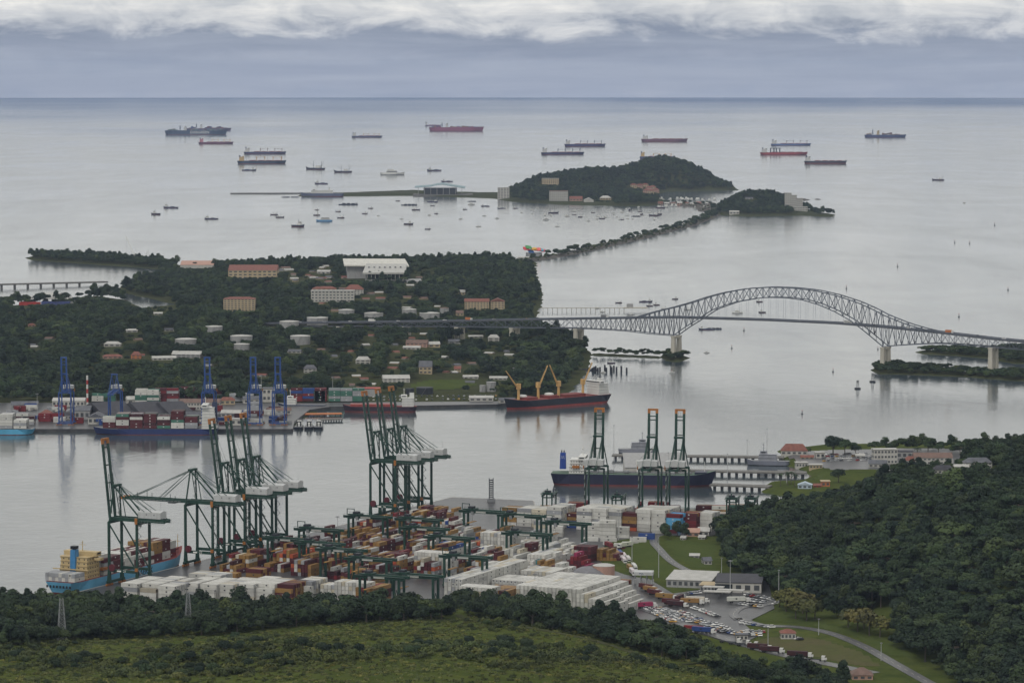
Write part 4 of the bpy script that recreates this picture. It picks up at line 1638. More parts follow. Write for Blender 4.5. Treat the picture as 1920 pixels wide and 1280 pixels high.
def boxship(label, px, py, lpx, hull, sup, rz=.0, bays=12, tiers=5, pal=None, isl=.32, letters=None, flip=False, seed=0, deckh=1.0, group='ships lying at anchor offshore', fore=0):
    D = W(px, py).y
    L = lpx * mpp(D)
    B, fb = max(L * .13, 22), L * .05 * deckh
    c = ship('container_ship', label, px, py, L, B, fb, rz + (math.pi if flip else 0), hull, group=group, bootz=fb * .1, sheer=L * .012, deck=P_GREY)
    xi = -L / 2 + L * isl
    house(c, xi - 6, xi + 8, B, fb, 7, sup, xi + 5, funnel=paint('funnel_dark', (48, 56, 80)), fx=xi - 26 if isl > .2 else xi - 4)
    r = random.Random(seed)
    items = []
    n = int((L * .9) / 13.2)
    nr = int(B / 2.6)
    bay_no = 0
    for i in range(n):
        x = -L * .45 + i * 13.2 + 6
        if abs(x - xi) < 16 or abs(x - (xi - 26)) < 8 and isl > .2:
            continue
        w = nr if x < L * .3 else max(3, int(nr * (1 - (x - L * .3) / (L * .24))))
        hh = max(1, tiers + r.choice([-2, -1, 0, 0, 1]) - (1 if x > L * .3 else 0))
        its = []
        for j in range(w):
            for k in range(hh):
                if 0 < j < w - 1 and k < hh - 1:
                    continue
                its.append([(x, (j - (w - 1) / 2) * 2.55, fb + .6 + k * CH), Vector((1, 0)), r.choice(pal), '', k, 0, 0, r.uniform(.85, 1.1)])
        box_mass('container_bay', its, None, c)
    if letters:
        nrm = (0, -1) if not flip else (0, 1)
        text('hull_lettering', c, letters, fb * .85, P_NUM, upright((L * .06, -B / 2 - .15 if not flip else B / 2 + .15, fb * .52), nrm), .05)
    return c


G_ANCH = 'ships lying at anchor offshore'
boxship('huge dark green container ship with white hull lettering at far left', 368, 252.5, 117, (46, 66, 92), SHIP_W, pal=['green', 'dark', 'blue', 'green', 'grey', 'maroon'], letters='EVERGREEN', rz=.02, deckh=1.35, tiers=3, seed=1)
boxship('container ship half hidden behind the huge dark green one', 392, 245, 84, (86, 62, 92), SHIP_W, pal=['maroon', 'blue', 'dark', 'red'], rz=.04, tiers=3, seed=2)
boxship('crimson hulled container ship riding alone below the horizon', 856, 246, 103, (132, 62, 90), SHIP_W, pal=['maroon', 'magenta', 'dark', 'ochre', 'blue'], rz=-.05, deckh=1.4, tiers=2, seed=3)
boxship('blue container ship with cream tower and brown boxes at far right', 1660, 258, 78, (44, 58, 100), P_CREAM, pal=['maroon', 'maroon', 'dark', 'ochre', 'white'], rz=-.16, deckh=1.3, tiers=3, seed=4)
bulker('small grey bulk carrier behind the crimson container ship', 812, 236.5, 30, (110, 90, 120), cranes=0)
bulker('maroon bulk carrier with four thin cranes under the dark green ship', 405, 270, 66, (98, 52, 78), sup=paint('house_pink', (190, 130, 140)))
bulker('blue bulk carrier with four cranes, upper of the close pair', 497, 289, 80, (48, 58, 96), cm=paint('crane_pale', (150, 140, 140)))
bulker('dark teal bulk carrier with tan house and cranes, lower of the close pair', 491, 307, 92, (40, 60, 80), sup=paint('house_tan', (196, 170, 120)), jib=24, fbk=1.15)
bulker('grey blue bulk carrier with four cranes left of the crimson container ship', 688, 258, 58, (62, 72, 106))
bulker('navy bulk carrier with white house, upper of the pair left of the island summit', 1097, 275, 78, (44, 46, 92), fbk=1.2, cm=paint('crane_grey', (110, 110, 124)), jib=0)
bulker('slim navy bulk carrier with four dark cranes nearest the island slope', 1055, 290, 82, (40, 46, 84), cm=paint('crane_darkgrey', (76, 78, 92)), jib=2)
bulker('brown sided bulk carrier without cranes above the island summit', 1246, 266, 88, (104, 66, 82), cranes=0, fbk=1.15)
bulker('light blue bulk carrier with four thin masts behind the red ship', 1483, 273, 76, (70, 100, 150), cm=paint('crane_pale', (150, 140, 140)), jib=0, fbk=.85)
_b = bulker('bright red bulk carrier with two dark gantry frames', 1470, 290.5, 90, (148, 58, 58), cranes=0, fbk=1.0)
for _x in (-.28, -.16):
    _L = 90 * mpp(W(1470, 290.5).y)
    for _y in (-10, 10):
        for _o in (0, 14):
            beam('gantry_leg', _b, (_x * _L + _o, _y, 10), (_x * _L + _o, _y, 27), 2.2, 2.2, P_DARK)
        beam('gantry_girder', _b, (_x * _L - 2, _y, 27), (_x * _L + 18, _y, 27), 2.4, 2.4, P_DARK)
bulker('dark tanker with red waterline nearest the right of the island', 1548, 307, 81, (42, 56, 74), cranes=0, fbk=1.2, bootz=4.0, name='tanker')
bulker('bulk carrier with tan house and raised cranes behind the island summit', 1232, 298, 66, (64, 80, 120), sup=paint('house_tan', (196, 170, 120)), jib=20, fbk=1.3)

# the sky blue container ship alongside the long quay
LB = hullpaint((96, 158, 192))
_L, _B = 160.0, 26.0
_p = ST(48, -19.5, 0)
maersk = empty('container_ship', _p, math.atan2(UA.y, UA.x), 'sky blue container ship with cream deckhouse alongside the long quay', 'ship')
link('hull', hull_mesh(_L, _B, 8.5, 1.2, LB, BOOT, DECK_R, sheer=4.5, full=.74), maersk)
house(maersk, -62, -46, _B, 8.6, 5, P_CREAM, -50, funnel=paint('funnel_blue', (60, 120, 168)), fx=-60, windows=True)
block('funnel_top', maersk, -62, -58, -2, 2, 28.5, 30.5, P_BLACK)
for _y in (-13.5, 13.5):
    block('bridge_wing', maersk, -53, -49, _y - 2.5, _y + 2.5, 20.5, 22.2, P_CREAM)
beam('gangway_beam', maersk, (-63.5, -13, 15), (-63.5, 15, 15), .7, .7, P_CREAM)
text('hull_lettering', maersk, 'MAERSK', 6.0, P_BLACK, upright((8, -_B / 2 - .12, 4.7), (0, -1)), .06)
for _i, _x in enumerate(np.linspace(-9, 9, 8)):
    block('stern_port', maersk, -_L / 2 - .15, -_L / 2 + .3, _x - .55, _x + .55, 4.6, 6.2, P_BLACK)
_r = random.Random(3)
for _i, (_x, _h, _w, _pl) in enumerate([(-72, 2, 9, ['grey', 'grey', 'white']), (-36, 5, 9, ['white', 'maroon', 'grey']), (-23, 4, 9, ['white', 'maroon', 'maroon']), (-9, 4, 9, ['white']), (4, 4, 9, ['white', 'white', 'maroon']),
                                       (17, 4, 9, ['white', 'maroon', 'white']), (30, 5, 8, ['ochre', 'maroon', 'ochre', 'maroon']), (43, 5, 7, ['white', 'white', 'maroon']), (55, 4, 5, ['white', 'maroon', 'red'])]):
    box_mass('container_bay', [[(_x, (j - (_w - 1) / 2) * 2.6, 8.7 + k * CH), Vector((1, 0)), _r.choice(_pl), '', k, 0, 0, _r.uniform(.85, 1.05)] for j in range(_w) for k in range(max(1, _h - (j == 0) * _r.randint(0, 1)))], None, maersk)
block('lifeboat', maersk, -45, -38, -12.6, -10.2, 12.4, 14.4, P_ORANGE)
mb = MB(); mb.tube((74, 0, 11), (74, 0, 22), .35, .2, 6); mb.bar((74, -2, 17), (74, 2, 17), .3); mb.build('foremast', P_CREAM, maersk)
mb = MB()
for _q in (-3, 0, 3):
    mb.tube((68, _q - .8, 12.6), (68, _q + .8, 12.6), 1.1, n=10)
mb.build('windlass', DECK_R, maersk)

# dark tanker lying beyond the far berth
_p = W(1188, 909)
tk = empty('tanker', _p, R(-7), 'dark hulled tanker with blue funnel lying beyond the far berth', 'ship')
_L, _B = 139.0, 23.0
link('hull', hull_mesh(_L, _B, 10.0, 1.5, hullpaint((38, 40, 62)), BOOT, DECK_G, sheer=3.2, full=.86), tk)
block('raised_forecastle', tk, 52, 62, -7, 7, 10, 12.4, hullpaint((38, 40, 62)))
house(tk, -54, -41, _B, 10.2, 4, SHIP_W, -43, funnel=paint('funnel_royal', (36, 66, 142)), fx=-60, windows=True)
mb = MB()                                            # the zigzag emblem painted on the funnel sides
for _s in (-1, 1):
    _pts = [(-61.6, 21.4), (-60.8, 24.4), (-60.0, 21.8), (-59.2, 24.4), (-58.4, 21.4)]
    for (_x0, _z0), (_x1, _z1) in zip(_pts[:-1], _pts[1:]):
        mb.bar((_x0, _s * 2.08, _z0), (_x1, _s * 2.08, _z1), .4, .12)
mb.build('funnel_emblem', P_NUM, tk)
block('lifeboat', tk, -51, -45, -11.6, -9.4, 15, 17, P_ORANGE)
for _x in np.linspace(-34, 44, 7):
    block('deck_manifold', tk, _x, _x + 4, -3 - rnd.random() * 3, 3, 10, 11.6 + rnd.random() * 1.6, P_GREY)
for _y in (-4, -1.5, 1.5, 4):
    beam('deck_pipe', tk, (-38, _y, 11), (50, _y, 11), .5, .5, P_GREY)
deck_crane(tk, 4, 10, 11, SHIP_W, 24, 50, 1)
mb = MB(); mb.tube((60, 0, 12), (60, 0, 21), .3, .15, 6); mb.build('foremast', SHIP_W, tk)

# bulk carrier with yellow cranes at the peninsula quay, bow to the left
_p0, _p1 = W(945, 768), W(1136, 753)
_d = (_p0 - _p1)
_L = _d.length * 1.0
bc = empty('bulk_carrier', (_p0 + _p1) / 2, math.atan2(_d.y, _d.x), 'black bulk carrier with red deck and yellow cranes raised at the peninsula quay', 'ship')
link('hull', hull_mesh(_L, 24, 9, 2.1, hullpaint((34, 36, 46)), paint('boot_red', (134, 60, 56), .6), DECK_R, sheer=3, full=.84), bc)
house(bc, -_L * .47, -_L * .37, 24, 9, 4, SHIP_W, -_L * .39, funnel=SHIP_W, fx=-_L * .44)
for _i, (_k, _a, _s) in enumerate(((-.27, 62, -1), (-.03, 63, 1), (.17, 62, -1), (.36, 50, 1))):
    deck_crane(bc, _L * _k, 9, 17, TAN, 24, _a, _s)
for _k in (-.2, -.1, .06, .27):
    block('hatch_cover', bc, _L * _k - 7, _L * _k + 7, -8, 8, 9, 11.6, DECK_R)
for _k in (.04, .3):
    mb = MB(); mb.lathe([(5, 0), (5, 1.2), (3, 2)], 14, c=(_L * _k, -4, 11.6)); mb.build('hatch_tent', SHIP_W, bc)

# ships of the far port
rt = empty('tanker', W(712, 772), R(180), 'red decked small tanker moored in front of the parked car rows', 'ship')
link('hull', hull_mesh(76, 14, 6, 1.5, hullpaint((52, 40, 52)), BOOT, DECK_R, sheer=2), rt)
block('deck_rail', rt, -16, 30, -6.4, 6.4, 6, 8.4, paint('rail_red', (140, 66, 62)))
house(rt, -35, -23, 14, 6, 3, SHIP_W, -25, funnel=SHIP_W, fx=-33, wing=False)
fb_ = boxship('loaded dark blue container ship under the blue cranes of the far port', 292, 813, 236, (40, 52, 96), SHIP_W, pal=['maroon', 'dark', 'maroon', 'maroon', 'green', 'grey', 'white'], isl=.06, flip=True, tiers=5, seed=21, group='ships in the far port', deckh=.95, rz=0)
boxship('light blue container ship stern with white boxes at left edge of far port', -60, 813, 250, (86, 160, 196), SHIP_W, pal=['white', 'white', 'grey', 'white'], isl=.55, flip=True, tiers=4, seed=22, group='ships in the far port', deckh=.85)
for _x, _lb in ((561, 'left'), (580, 'middle'), (598, 'right')):
    t_ = empty('tugboat', W(_x, 803), R(88), 'dark tugboat with white wheelhouse, %s of the three moored below the blue cranes' % _lb, 'boat', 'tugboats by the blue cranes')
    link('hull', hull_mesh(22, 8.4, 2.6, .6, hullpaint((36, 40, 52)), P_BLACK, P_GREY, sheer=1.2, full=.7), t_)
    block('deckhouse', t_, -3, 5, -2.6, 2.6, 2.6, 5.2, SHIP_W)
    block('wheelhouse', t_, -.5, 4, -2, 2, 5.2, 7.8, SHIP_W)
    block('bridge_window', t_, -.6, 4.1, -2.05, 2.05, 6.2, 7.2, P_GLASS)
    beam('mast', t_, (0, 0, 7.8), (0, 0, 12), .3, .3, P_GREY)
    for _y in (-1.6, 1.6):
        beam('funnel', t_, (-3.4, _y, 2.6), (-3.4, _y, 7), 1, 1, P_BLACK)
pat = empty('supply_ship', W(566, 765), R(176), 'dark blue supply ship with white bow house behind the blue cranes', 'ship')
link('hull', hull_mesh(50, 11, 4, .8, hullpaint((52, 60, 88)), BOOT, P_GREY, sheer=2), pat)
house(pat, 6, 16, 11, 4, 2, SHIP_W, 12, wing=False)
nv = empty('patrol_ship', W(1196, 849), R(2), 'grey naval patrol ship moored at the outer pier', 'ship')
link('hull', hull_mesh(36, 7.5, 4, .6, hullpaint((126, 128, 138)), P_BLACK, P_GREY, sheer=1.5), nv)
house(nv, -6, 8, 7.5, 4, 2, paint('naval_grey', (140, 142, 150)), 4, wing=False)
nv2 = empty('patrol_ship', W(1440, 872), R(172), 'grey naval patrol boat berthed near the red roofed boathouse', 'ship')
link('hull', hull_mesh(38, 8, 4.2, .6, hullpaint((112, 116, 128)), P_BLACK, P_GREY, sheer=1.5), nv2)
house(nv2, -8, 8, 8, 4.2, 2, paint('naval_grey', (140, 142, 150)), 4, wing=False)

# ------------------------------------------------------------------ small craft, built once per kind and copied


def craft(kind):
    c = empty({'sail': 'sailboat', 'tug': 'workboat', 'supply': 'supply_boat', 'yacht': 'motor_yacht', 'barge': 'barge', 'fish': 'fishing_boat'}[kind], (0, 0, 0), 0, 'x', 'boat')
    dark = hullpaint((54, 58, 74))
    if kind == 'sail':
        link('hull', hull_mesh(11, 3.2, 1.2, .3, SHIP_W, P_DARK, P_GREY, sheer=.5, full=.55), c)
        block('cabin', c, -2, 2, -1, 1, 1.2, 1.9, SHIP_W)
        beam('mast', c, (.8, 0, 1.2), (.8, 0, 16), .24, .24, P_GREY)
        beam('sail_boom', c, (.8, 0, 2.8), (-4, 0, 2.8), .35, .35, SHIP_W)
    elif kind == 'tug':
        link('hull', hull_mesh(22, 8, 2.8, .6, dark, BOOT, P_GREY, sheer=1.6, full=.68), c)
        block('deckhouse', c, -1, 6, -2.6, 2.6, 2.8, 5.4, SHIP_W)
        block('wheelhouse', c, 1, 5, -2, 2, 5.4, 8, SHIP_W)
        block('bridge_window', c, .9, 5.1, -2.05, 2.05, 6.4, 7.4, P_GLASS)
        beam('mast', c, (1, 0, 8), (1, 0, 13), .35, .35, P_DARK)
    elif kind == 'supply':
        link('hull', hull_mesh(46, 10.5, 3.4, .8, hullpaint((58, 76, 104)), BOOT, P_GREY, sheer=2.6, full=.72), c)
        block('deckhouse', c, 9, 17, -4, 4, 3.6, 6.6, SHIP_W)
        block('wheelhouse', c, 11, 16, -3.4, 3.4, 6.6, 9.6, SHIP_W)
        block('bridge_window', c, 10.9, 16.1, -3.45, 3.45, 7.8, 8.9, P_GLASS)
        beam('mast', c, (12, 0, 9.6), (12, 0, 15), .4, .4, P_GREY)
        block('deck_cargo', c, -12, 0, -3, 3, 3.4, 4.6, P_DARK)
    elif kind == 'yacht':
        link('hull', hull_mesh(16, 4.6, 1.9, .3, SHIP_W, P_DARK, SHIP_W, sheer=.7, full=.6), c)
        block('cabin', c, -4, 3, -1.8, 1.8, 1.9, 3.6, SHIP_W)
        block('window', c, -3.6, 3.05, -1.84, 1.84, 2.4, 3.1, P_GLASS)
        block('flybridge', c, -3, 1, -1.5, 1.5, 3.6, 4.8, SHIP_W)
    elif kind == 'barge':
        mb = MB()
        mb.prism([(-24, -6), (24, -6), (27, -4), (27, 4), (24, 6), (-24, 6)], -1, 2.2)
        mb.build('hull', dark, c)
        for x in (-16, -4, 8):
            block('cargo_pile', c, x, x + 9, -4.2, 4.2, 2.2, 4.4, P_DARK)
        block('deckhouse', c, -23, -18, -3, 3, 2.2, 5, P_GREY)
    else:
        link('hull', hull_mesh(24, 6, 2.6, .5, dark, BOOT, P_GREY, sheer=2.2, full=.66), c)
        block('wheelhouse', c, -7, -1, -1.8, 1.8, 2.6, 6, SHIP_W)
        for x in (-8, 2):
            beam('mast', c, (x, 0, 2.6), (x, 0, 13), .3, .3, P_DARK)
        beam('outrigger', c, (2, 0, 5), (8, 0, 11), .22, .22, P_DARK)
        beam('outrigger', c, (-8, 0, 5), (-11, 0, 11), .22, .22, P_DARK)
    return c


LEN = {'sail': 11, 'tug': 22, 'supply': 46, 'yacht': 16, 'barge': 54, 'fish': 24}
NAMEK = {'sail': 'tiny white sailboat with bare mast', 'tug': 'dark workboat with white wheelhouse', 'supply': 'blue grey supply boat with bow house', 'yacht': 'small white motor yacht', 'barge': 'flat dark cargo barge', 'fish': 'dark fishing boat with two masts'}
PROTO = {}
BOATS = [  # column, row, kind, length in pixels, phrase
    (320, 390, 'supply', 30, 'at the left of the small boat bay'), (292, 402, 'tug', 18, 'leftmost in the bay, near the supply boat'), (396, 411, 'supply', 28, 'alone left of the breakwater pier'),
    (514, 403, 'fish', 15, 'beside another below the pier head'), (525, 408, 'fish', 16, 'slightly nearer of the two below the pier head'), (559, 425, 'tug', 26, 'nearest one in the left of the bay'),
    (594, 404, 'tug', 13, 'directly above the blue and white ferry'), (594, 394, 'tug', 8, 'small one under the moored pier ship'), (634, 397, 'fish', 11, 'between ferry and long barge'), (639, 409, 'fish', 14, 'right of the blue and white ferry'),
    (654, 384, 'barge', 38, 'long one off the pier'), (768, 385, 'barge', 32, 'under the blue ferry hall'), (684, 401, 'tug', 11, 'right of the long barge'), (695, 391, 'tug', 10, 'farther one right of the long barge'),
    (709, 405, 'yacht', 6, 'beside the workboats of the bay'), (746, 377, 'fish', 9, 'left of the barge under the ferry hall'), (753, 411, 'sail', 7, 'leftmost sailboat of the bay'), (811, 379, 'supply', 21, 'just off the ferry hall'),
    (811, 386, 'fish', 9, 'below the supply boat off the ferry hall'), (780, 394, 'fish', 16, 'below the second barge'), (805, 404, 'yacht', 8, 'left of three in mid bay'), (818, 401, 'tug', 8, 'in mid bay beside a yacht'),
    (766, 421, 'tug', 18, 'nearest boat in the middle of the bay'), (802, 430, 'fish', 12, 'nearest of all boats in mid bay'), (864, 411, 'sail', 8, 'second sailboat from the left'), (897, 425, 'sail', 11, 'nearest sailboat of the bay'),
    (884, 384, 'yacht', 14, 'largest one off the white apartment tower'), (885, 378, 'barge', 14, 'small one close to the shore apartments'), (872, 393, 'fish', 9, 'below the largest yacht'), (910, 387, 'supply', 17, 'off the white apartment tower'),
    (940, 391, 'supply', 13, 'smaller one right of the apartment tower'), (932, 410, 'yacht', 9, 'nearest one below the apartment tower'), (908, 405, 'sail', 6, 'between two yachts in the bay'), (967, 391, 'fish', 10, 'off the middle of the shore'),
    (978, 399, 'yacht', 6, 'off the middle of the shore'), (998, 394, 'sail', 6, 'third in the right half of the bay'), (998, 401, 'yacht', 5, 'under a sailboat in the right half'), (1032, 403, 'sail', 9, 'tall one in the right half of the bay'),
    (1045, 425, 'sail', 9, 'nearest one in the right half of the bay'), (1077, 403, 'fish', 8, 'right half of the bay'), (1103, 415, 'yacht', 8, 'nearest one in the right half'), (1120, 411, 'yacht', 8, 'right neighbour of the nearest yacht'),
    (1085, 395, 'sail', 6, 'farther out in the right half'), (1112, 399, 'tug', 7, 'right half of the bay'), (1121, 406, 'sail', 7, 'above a yacht near the causeway'), (1145, 394, 'yacht', 6, 'close to the marina shore, first'),
    (1157, 407, 'yacht', 5, 'near the causeway'), (1166, 412, 'fish', 7, 'nearest the causeway'), (1166, 399, 'sail', 6, 'close to the marina shore'), (1176, 404, 'sail', 6, 'one of the cluster by the marina'), (1193, 406, 'barge', 10, 'by the marina'),
    (1200, 397, 'tug', 7, 'by the marina shore'), (1206, 404, 'yacht', 6, 'right end of the marina cluster'), (1218, 399, 'sail', 6, 'right end of the marina cluster'), (1150, 400, 'sail', 5, 'left end of the marina cluster'), (1186, 411, 'yacht', 5, 'lowest of the marina cluster'),
    (467, 320, 'supply', 27, 'under the teal bulk carrier'), (591, 318, 'fish', 38, 'upper of two lying off the breakwater'), (643, 323.5, 'fish', 34, 'lower of two lying off the breakwater'), (736, 328, 'yacht', 46, 'large and long, beyond the breakwater'),
    (814, 320.5, 'supply', 28, 'bright blue, beyond the ferry hall'), (838, 341, 'supply', 22, 'dark, right behind the ferry hall'), (602, 345, 'supply', 26, 'maroon one beyond the pier head'), (1759, 338, 'fish', 23, 'alone in the open water at right'),
    (1160, 568, 'fish', 11, 'left of the jetty platform behind the bridge'), (1211, 566, 'supply', 13, 'right of the jetty platform behind the bridge'), (1218, 574, 'tug', 11, 'end of the jetty behind the bridge'), (1231, 572, 'tug', 7, 'just off the jetty end'),
    (1266, 561, 'tug', 7, 'above the bridge haunch'), (1383, 587, 'yacht', 20, 'seen through the arch, left one'), (1429, 586, 'tug', 14, 'seen through the arch, right one'), (1424, 566, 'tug', 9, 'seen just under the arch crown'),
    (1290, 581, 'sail', 7, 'behind the left haunch of the bridge'), (1246, 579, 'sail', 7, 'between jetty and bridge'), (1120, 578, 'yacht', 6, 'under the jetty, left one'), (1129, 585, 'yacht', 6, 'under the jetty, right one'), (1184, 590, 'sail', 5, 'just above the bridge deck'),
    (1324, 618, 'supply', 20, 'with a barge below the arch'), (1338, 617, 'barge', 22, 'with a deckhouse below the arch'), (1146, 681, 'tug', 10, 'beside the wooden piles under the bridge'), (1103, 694, 'barge', 20, 'by the shore behind the yellow crane ship'),
    (1131, 699, 'yacht', 7, 'nearest the wooden piles'), (1260, 699, 'yacht', 4, 'below the first bridge pier'), (1012, 377, 'yacht', 4, 'by the apartment shore'), (536, 370, 'barge', 15, 'left of the pier head, first'), (553, 370, 'barge', 15, 'left of the pier head, second'),
    (1325, 661.5, 'yacht', 3, 'beyond the first bridge pier'), (1808, 381, 'yacht', 6, 'speeding in the open water at right')]
for _x, _y, _k, _lp, _ph in BOATS:
    _p = W(_x, _y)
    if _k not in PROTO:
        o = PROTO[_k] = craft(_k)
    else:
        o = dup(PROTO[_k], (0, 0, 0), 0)
    _s = max(.45, _lp * mpp(_p.y) / LEN[_k])
    if _k == 'sail':
        _s = max(.9, min(_s, 1.5))
    o.location = _p
    o.rotation_euler.z = R(rnd.choice([0, 180]) + rnd.uniform(-22, 22))
    o.scale = (_s, _s, _s * (1 if _s < 1.6 else .8))
    o['label'] = NAMEK[_k] + ', ' + _ph
    o['group'] = 'small craft on the water'
for _i in range(34):
    _p = W(1234 + _i * 3.3, rnd.choice([373.5, 375, 387, 388.5]) + (_i > 20) * 1.5)
    o = dup(PROTO['yacht' if _i % 3 else 'sail'], (0, 0, 0), 0)
    o.location = _p
    o.rotation_euler.z = R(90 + rnd.uniform(-15, 15))
    o.scale = (1.3,) * 3
    o['label'] = 'white %s berthed in the marina beside the neck, %s from the big island' % ('yacht' if _i % 3 else 'sailboat', ORD[_i])
    o['group'] = 'boats berthed in the marina'
for _i in range(26):
    o = dup(PROTO[('yacht', 'sail', 'fish')[_i % 3]], (0, 0, 0), 0)
    o.location = W(rnd.uniform(1000, 1240), rnd.uniform(389, 413))
    o.rotation_euler.z = R(rnd.uniform(0, 360))
    o.scale = (rnd.uniform(.6, 1.1),) * 3
    o['label'] = 'tiny %s moored among others off the island shore' % ('yacht', 'sailboat', 'fishing boat')[_i % 3]
    o['group'] = 'tiny boats moored off the island'
fr = empty('ferry', W(608, 415), R(184), 'blue and white ferry anchored in the small boat bay', 'boat')
link('hull', hull_mesh(38, 9, 3.4, .6, hullpaint((96, 150, 196)), P_DARK, P_GREY, sheer=1.5), fr)
block('deckhouse', fr, -14, 10, -3.8, 3.8, 3.4, 6.4, SHIP_W)
block('upper_deck', fr, -12, 7, -3.4, 3.4, 6.8, 9, SHIP_W)
for _z in (4.4, 7.4):
    block('window_band', fr, -11.8, 6.8, -3.86, 3.86, _z, _z + .9, P_GLASS)
cs = empty('cruise_ship', W(604, 368.5), R(180), 'white ship moored at the far breakwater pier', 'ship')
link('hull', hull_mesh(120, 17, 9, 1.5, hullpaint((90, 98, 122)), BOOT, P_GREY, sheer=3), cs)
house(cs, -30, 30, 17, 9, 3, SHIP_W, 22, funnel=SHIP_W, fx=-20)

# ------------------------------------------------------------------ channel buoys
def buoy():
    c = empty('channel_buoy', (0, 0, 0), 0, 'x', 'buoy', 'channel buoys')
    mb = MB(); mb.lathe([(1.6, -.6), (1.9, .2), (1.7, 1.0), (.6, 1.2)], 12); mb.build('float', P_DARK, c)
    mb = MB()
    for a in range(4):
        q = a * math.pi / 2 + .4
        mb.bar((math.cos(q) * 1.1, math.sin(q) * 1.1, 1), (math.cos(q) * .35, math.sin(q) * .35, 5.2), .22)
    mb.bar((-.8, 0, 3), (.8, 0, 3), .2); mb.bar((0, -.8, 3), (0, .8, 3), .2)
    mb.build('tower', P_DARK, c)
    mb = MB(); mb.lathe([(.5, 5.2), (.55, 6.2), (.2, 6.8)], 8); mb.build('lantern', P_RED, c)
    return c


_by = None
for _x, _y, _s, _ph in ((1587, 541, 1.1, 'beyond the arch crown'), (1890, 544, 1.1, 'far right beyond the bridge'), (1798, 594, 1.1, 'above the right approach span'), (1395, 620, .9, 'just under the bridge deck'), (1372, 653, .9, 'right of the first pier islet'),
                        (1646, 655, .8, 'left of the right main pier'), (1562, 697, .9, 'left of the mangrove bank'), (1504, 776, .9, 'nearest, in the open channel'), (1683, 500, 1.2, 'far out over the right haunch'), (1790, 455, 1.2, 'far out at right, left of two'),
                        (1818, 457, 1.2, 'far out at right, right of two'), (1865, 423, 1.4, 'farthest right toward the horizon'), (1259, 699, .7, 'below the first bridge pier')):
    _by = buoy() if _by is None else dup(_by, (0, 0, 0), 0)
    _by.location = W(_x, _y)
    _by.scale = (_s * .72,) * 3
    _by['label'] = 'dark channel buoy with red lantern, ' + _ph
for _x, _y, _lb in ((1608, 729, 'tall lattice channel beacon on a square float off the mangrove bank'), (1636, 716, 'squat dark channel beacon on a platform close to the mangrove bank')):
    c = empty('channel_beacon', W(_x, _y), .3, _lb, 'beacon')
    block('platform', c, -2.6, 2.6, -2.6, 2.6, -.5, 1.4, P_DARK)
    mb = MB()
    for sx, sy in ((-1, -1), (1, -1), (1, 1), (-1, 1)):
        mb.bar((sx * 1.2, sy * 1.2, 1.4), (sx * .8, sy * .8, 9), .3)
    for z in (3.5, 5.5, 7.5):
        mb.bar((-1.1, -1.1, z), (1.1, -1.1, z), .2); mb.bar((-1.1, 1.1, z), (1.1, 1.1, z), .2)
    mb.build('tower', P_GREY, c)
    block('day_mark', c, -1.3, 1.3, -.1, .1, 7, 9.6, P_GREY)
# ------------------------------------------------------------------ buildings
KEEP = []                                          # picture rectangles (with depth) that trees in front must leave open
R_RED = paint('roof_terracotta', (122, 80, 70), .8, var=.25, scale=.4)
R_GREY = paint('roof_grey', (92, 94, 100), .7, var=.25, scale=.2)
R_DARK = paint('roof_dark', (62, 62, 68), .7, var=.25, scale=.2)
R_WHITE = paint('roof_white', (170, 169, 165), .6, var=.16, scale=.2)
R_BROWN = paint('roof_brown', (112, 92, 84), .8, var=.2, scale=.3)
R_BLUE = paint('roof_seagreen', (110, 136, 142), .5, var=.12)
W_WHITE = paint('wall_white', (176, 174, 168), .8, var=.12, scale=.3)
W_CREAM = paint('wall_cream', (172, 156, 128), .8, var=.12, scale=.3)
W_PINK = paint('wall_pink', (172, 138, 124), .8, var=.12, scale=.3)
W_GREY = paint('wall_grey', (150, 150, 150), .8, var=.15, scale=.3)
W_ORNG = paint('wall_orange', (176, 112, 72), .8, var=.12)
W_PALEBLUE = paint('wall_paleblue', (170, 184, 196), .8, var=.12)


P_PANE = mat('window_shade', (.075, .08, .085), .4, var=.3, scale=.25)


def far_glass(D):
    return P_PANE


def roof_mesh(w, d, h, kind, ov=.6):
    mb = MB()
    a, b = w / 2 + ov, d / 2 + ov
    if kind == 'flat':
        mb.box(-a, a, -b, b, 0, .5)
    elif kind == 'gable':
        mb.v += [(-a, -b, 0), (a, -b, 0), (a, b, 0), (-a, b, 0), (-a, 0, h), (a, 0, h)]
        mb.f += [(0, 1, 5, 4), (2, 3, 4, 5), (0, 4, 3), (1, 2, 5), (0, 3, 2, 1)]
        mb.m += [0] * 5
    elif kind == 'gabley':
        mb.v += [(-a, -b, 0), (a, -b, 0), (a, b, 0), (-a, b, 0), (0, -b, h), (0, b, h)]
        mb.f += [(0, 4, 5, 3), (1, 2, 5, 4), (0, 1, 4), (2, 3, 5), (0, 3, 2, 1)]
        mb.m += [0] * 5
    elif kind == 'hip':
        i = min(a, b) * .8
        mb.v += [(-a, -b, 0), (a, -b, 0), (a, b, 0), (-a, b, 0), (-a + i, 0, h), (a - i, 0, h)]
        mb.f += [(0, 1, 5, 4), (2, 3, 4, 5), (0, 4, 3), (1, 2, 5), (0, 3, 2, 1)]
        mb.m += [0] * 5
    elif kind == 'shed':
        mb.v += [(-a, -b, 0), (a, -b, 0), (a, b, h), (-a, b, h), (-a, -b, -.4), (a, -b, -.4), (a, b, h - .4), (-a, b, h - .4)]
        mb.f += [(0, 1, 2, 3), (4, 7, 6, 5), (0, 4, 5, 1), (1, 5, 6, 2), (2, 6, 7, 3), (3, 7, 4, 0)]
        mb.m += [0] * 6
    return mb


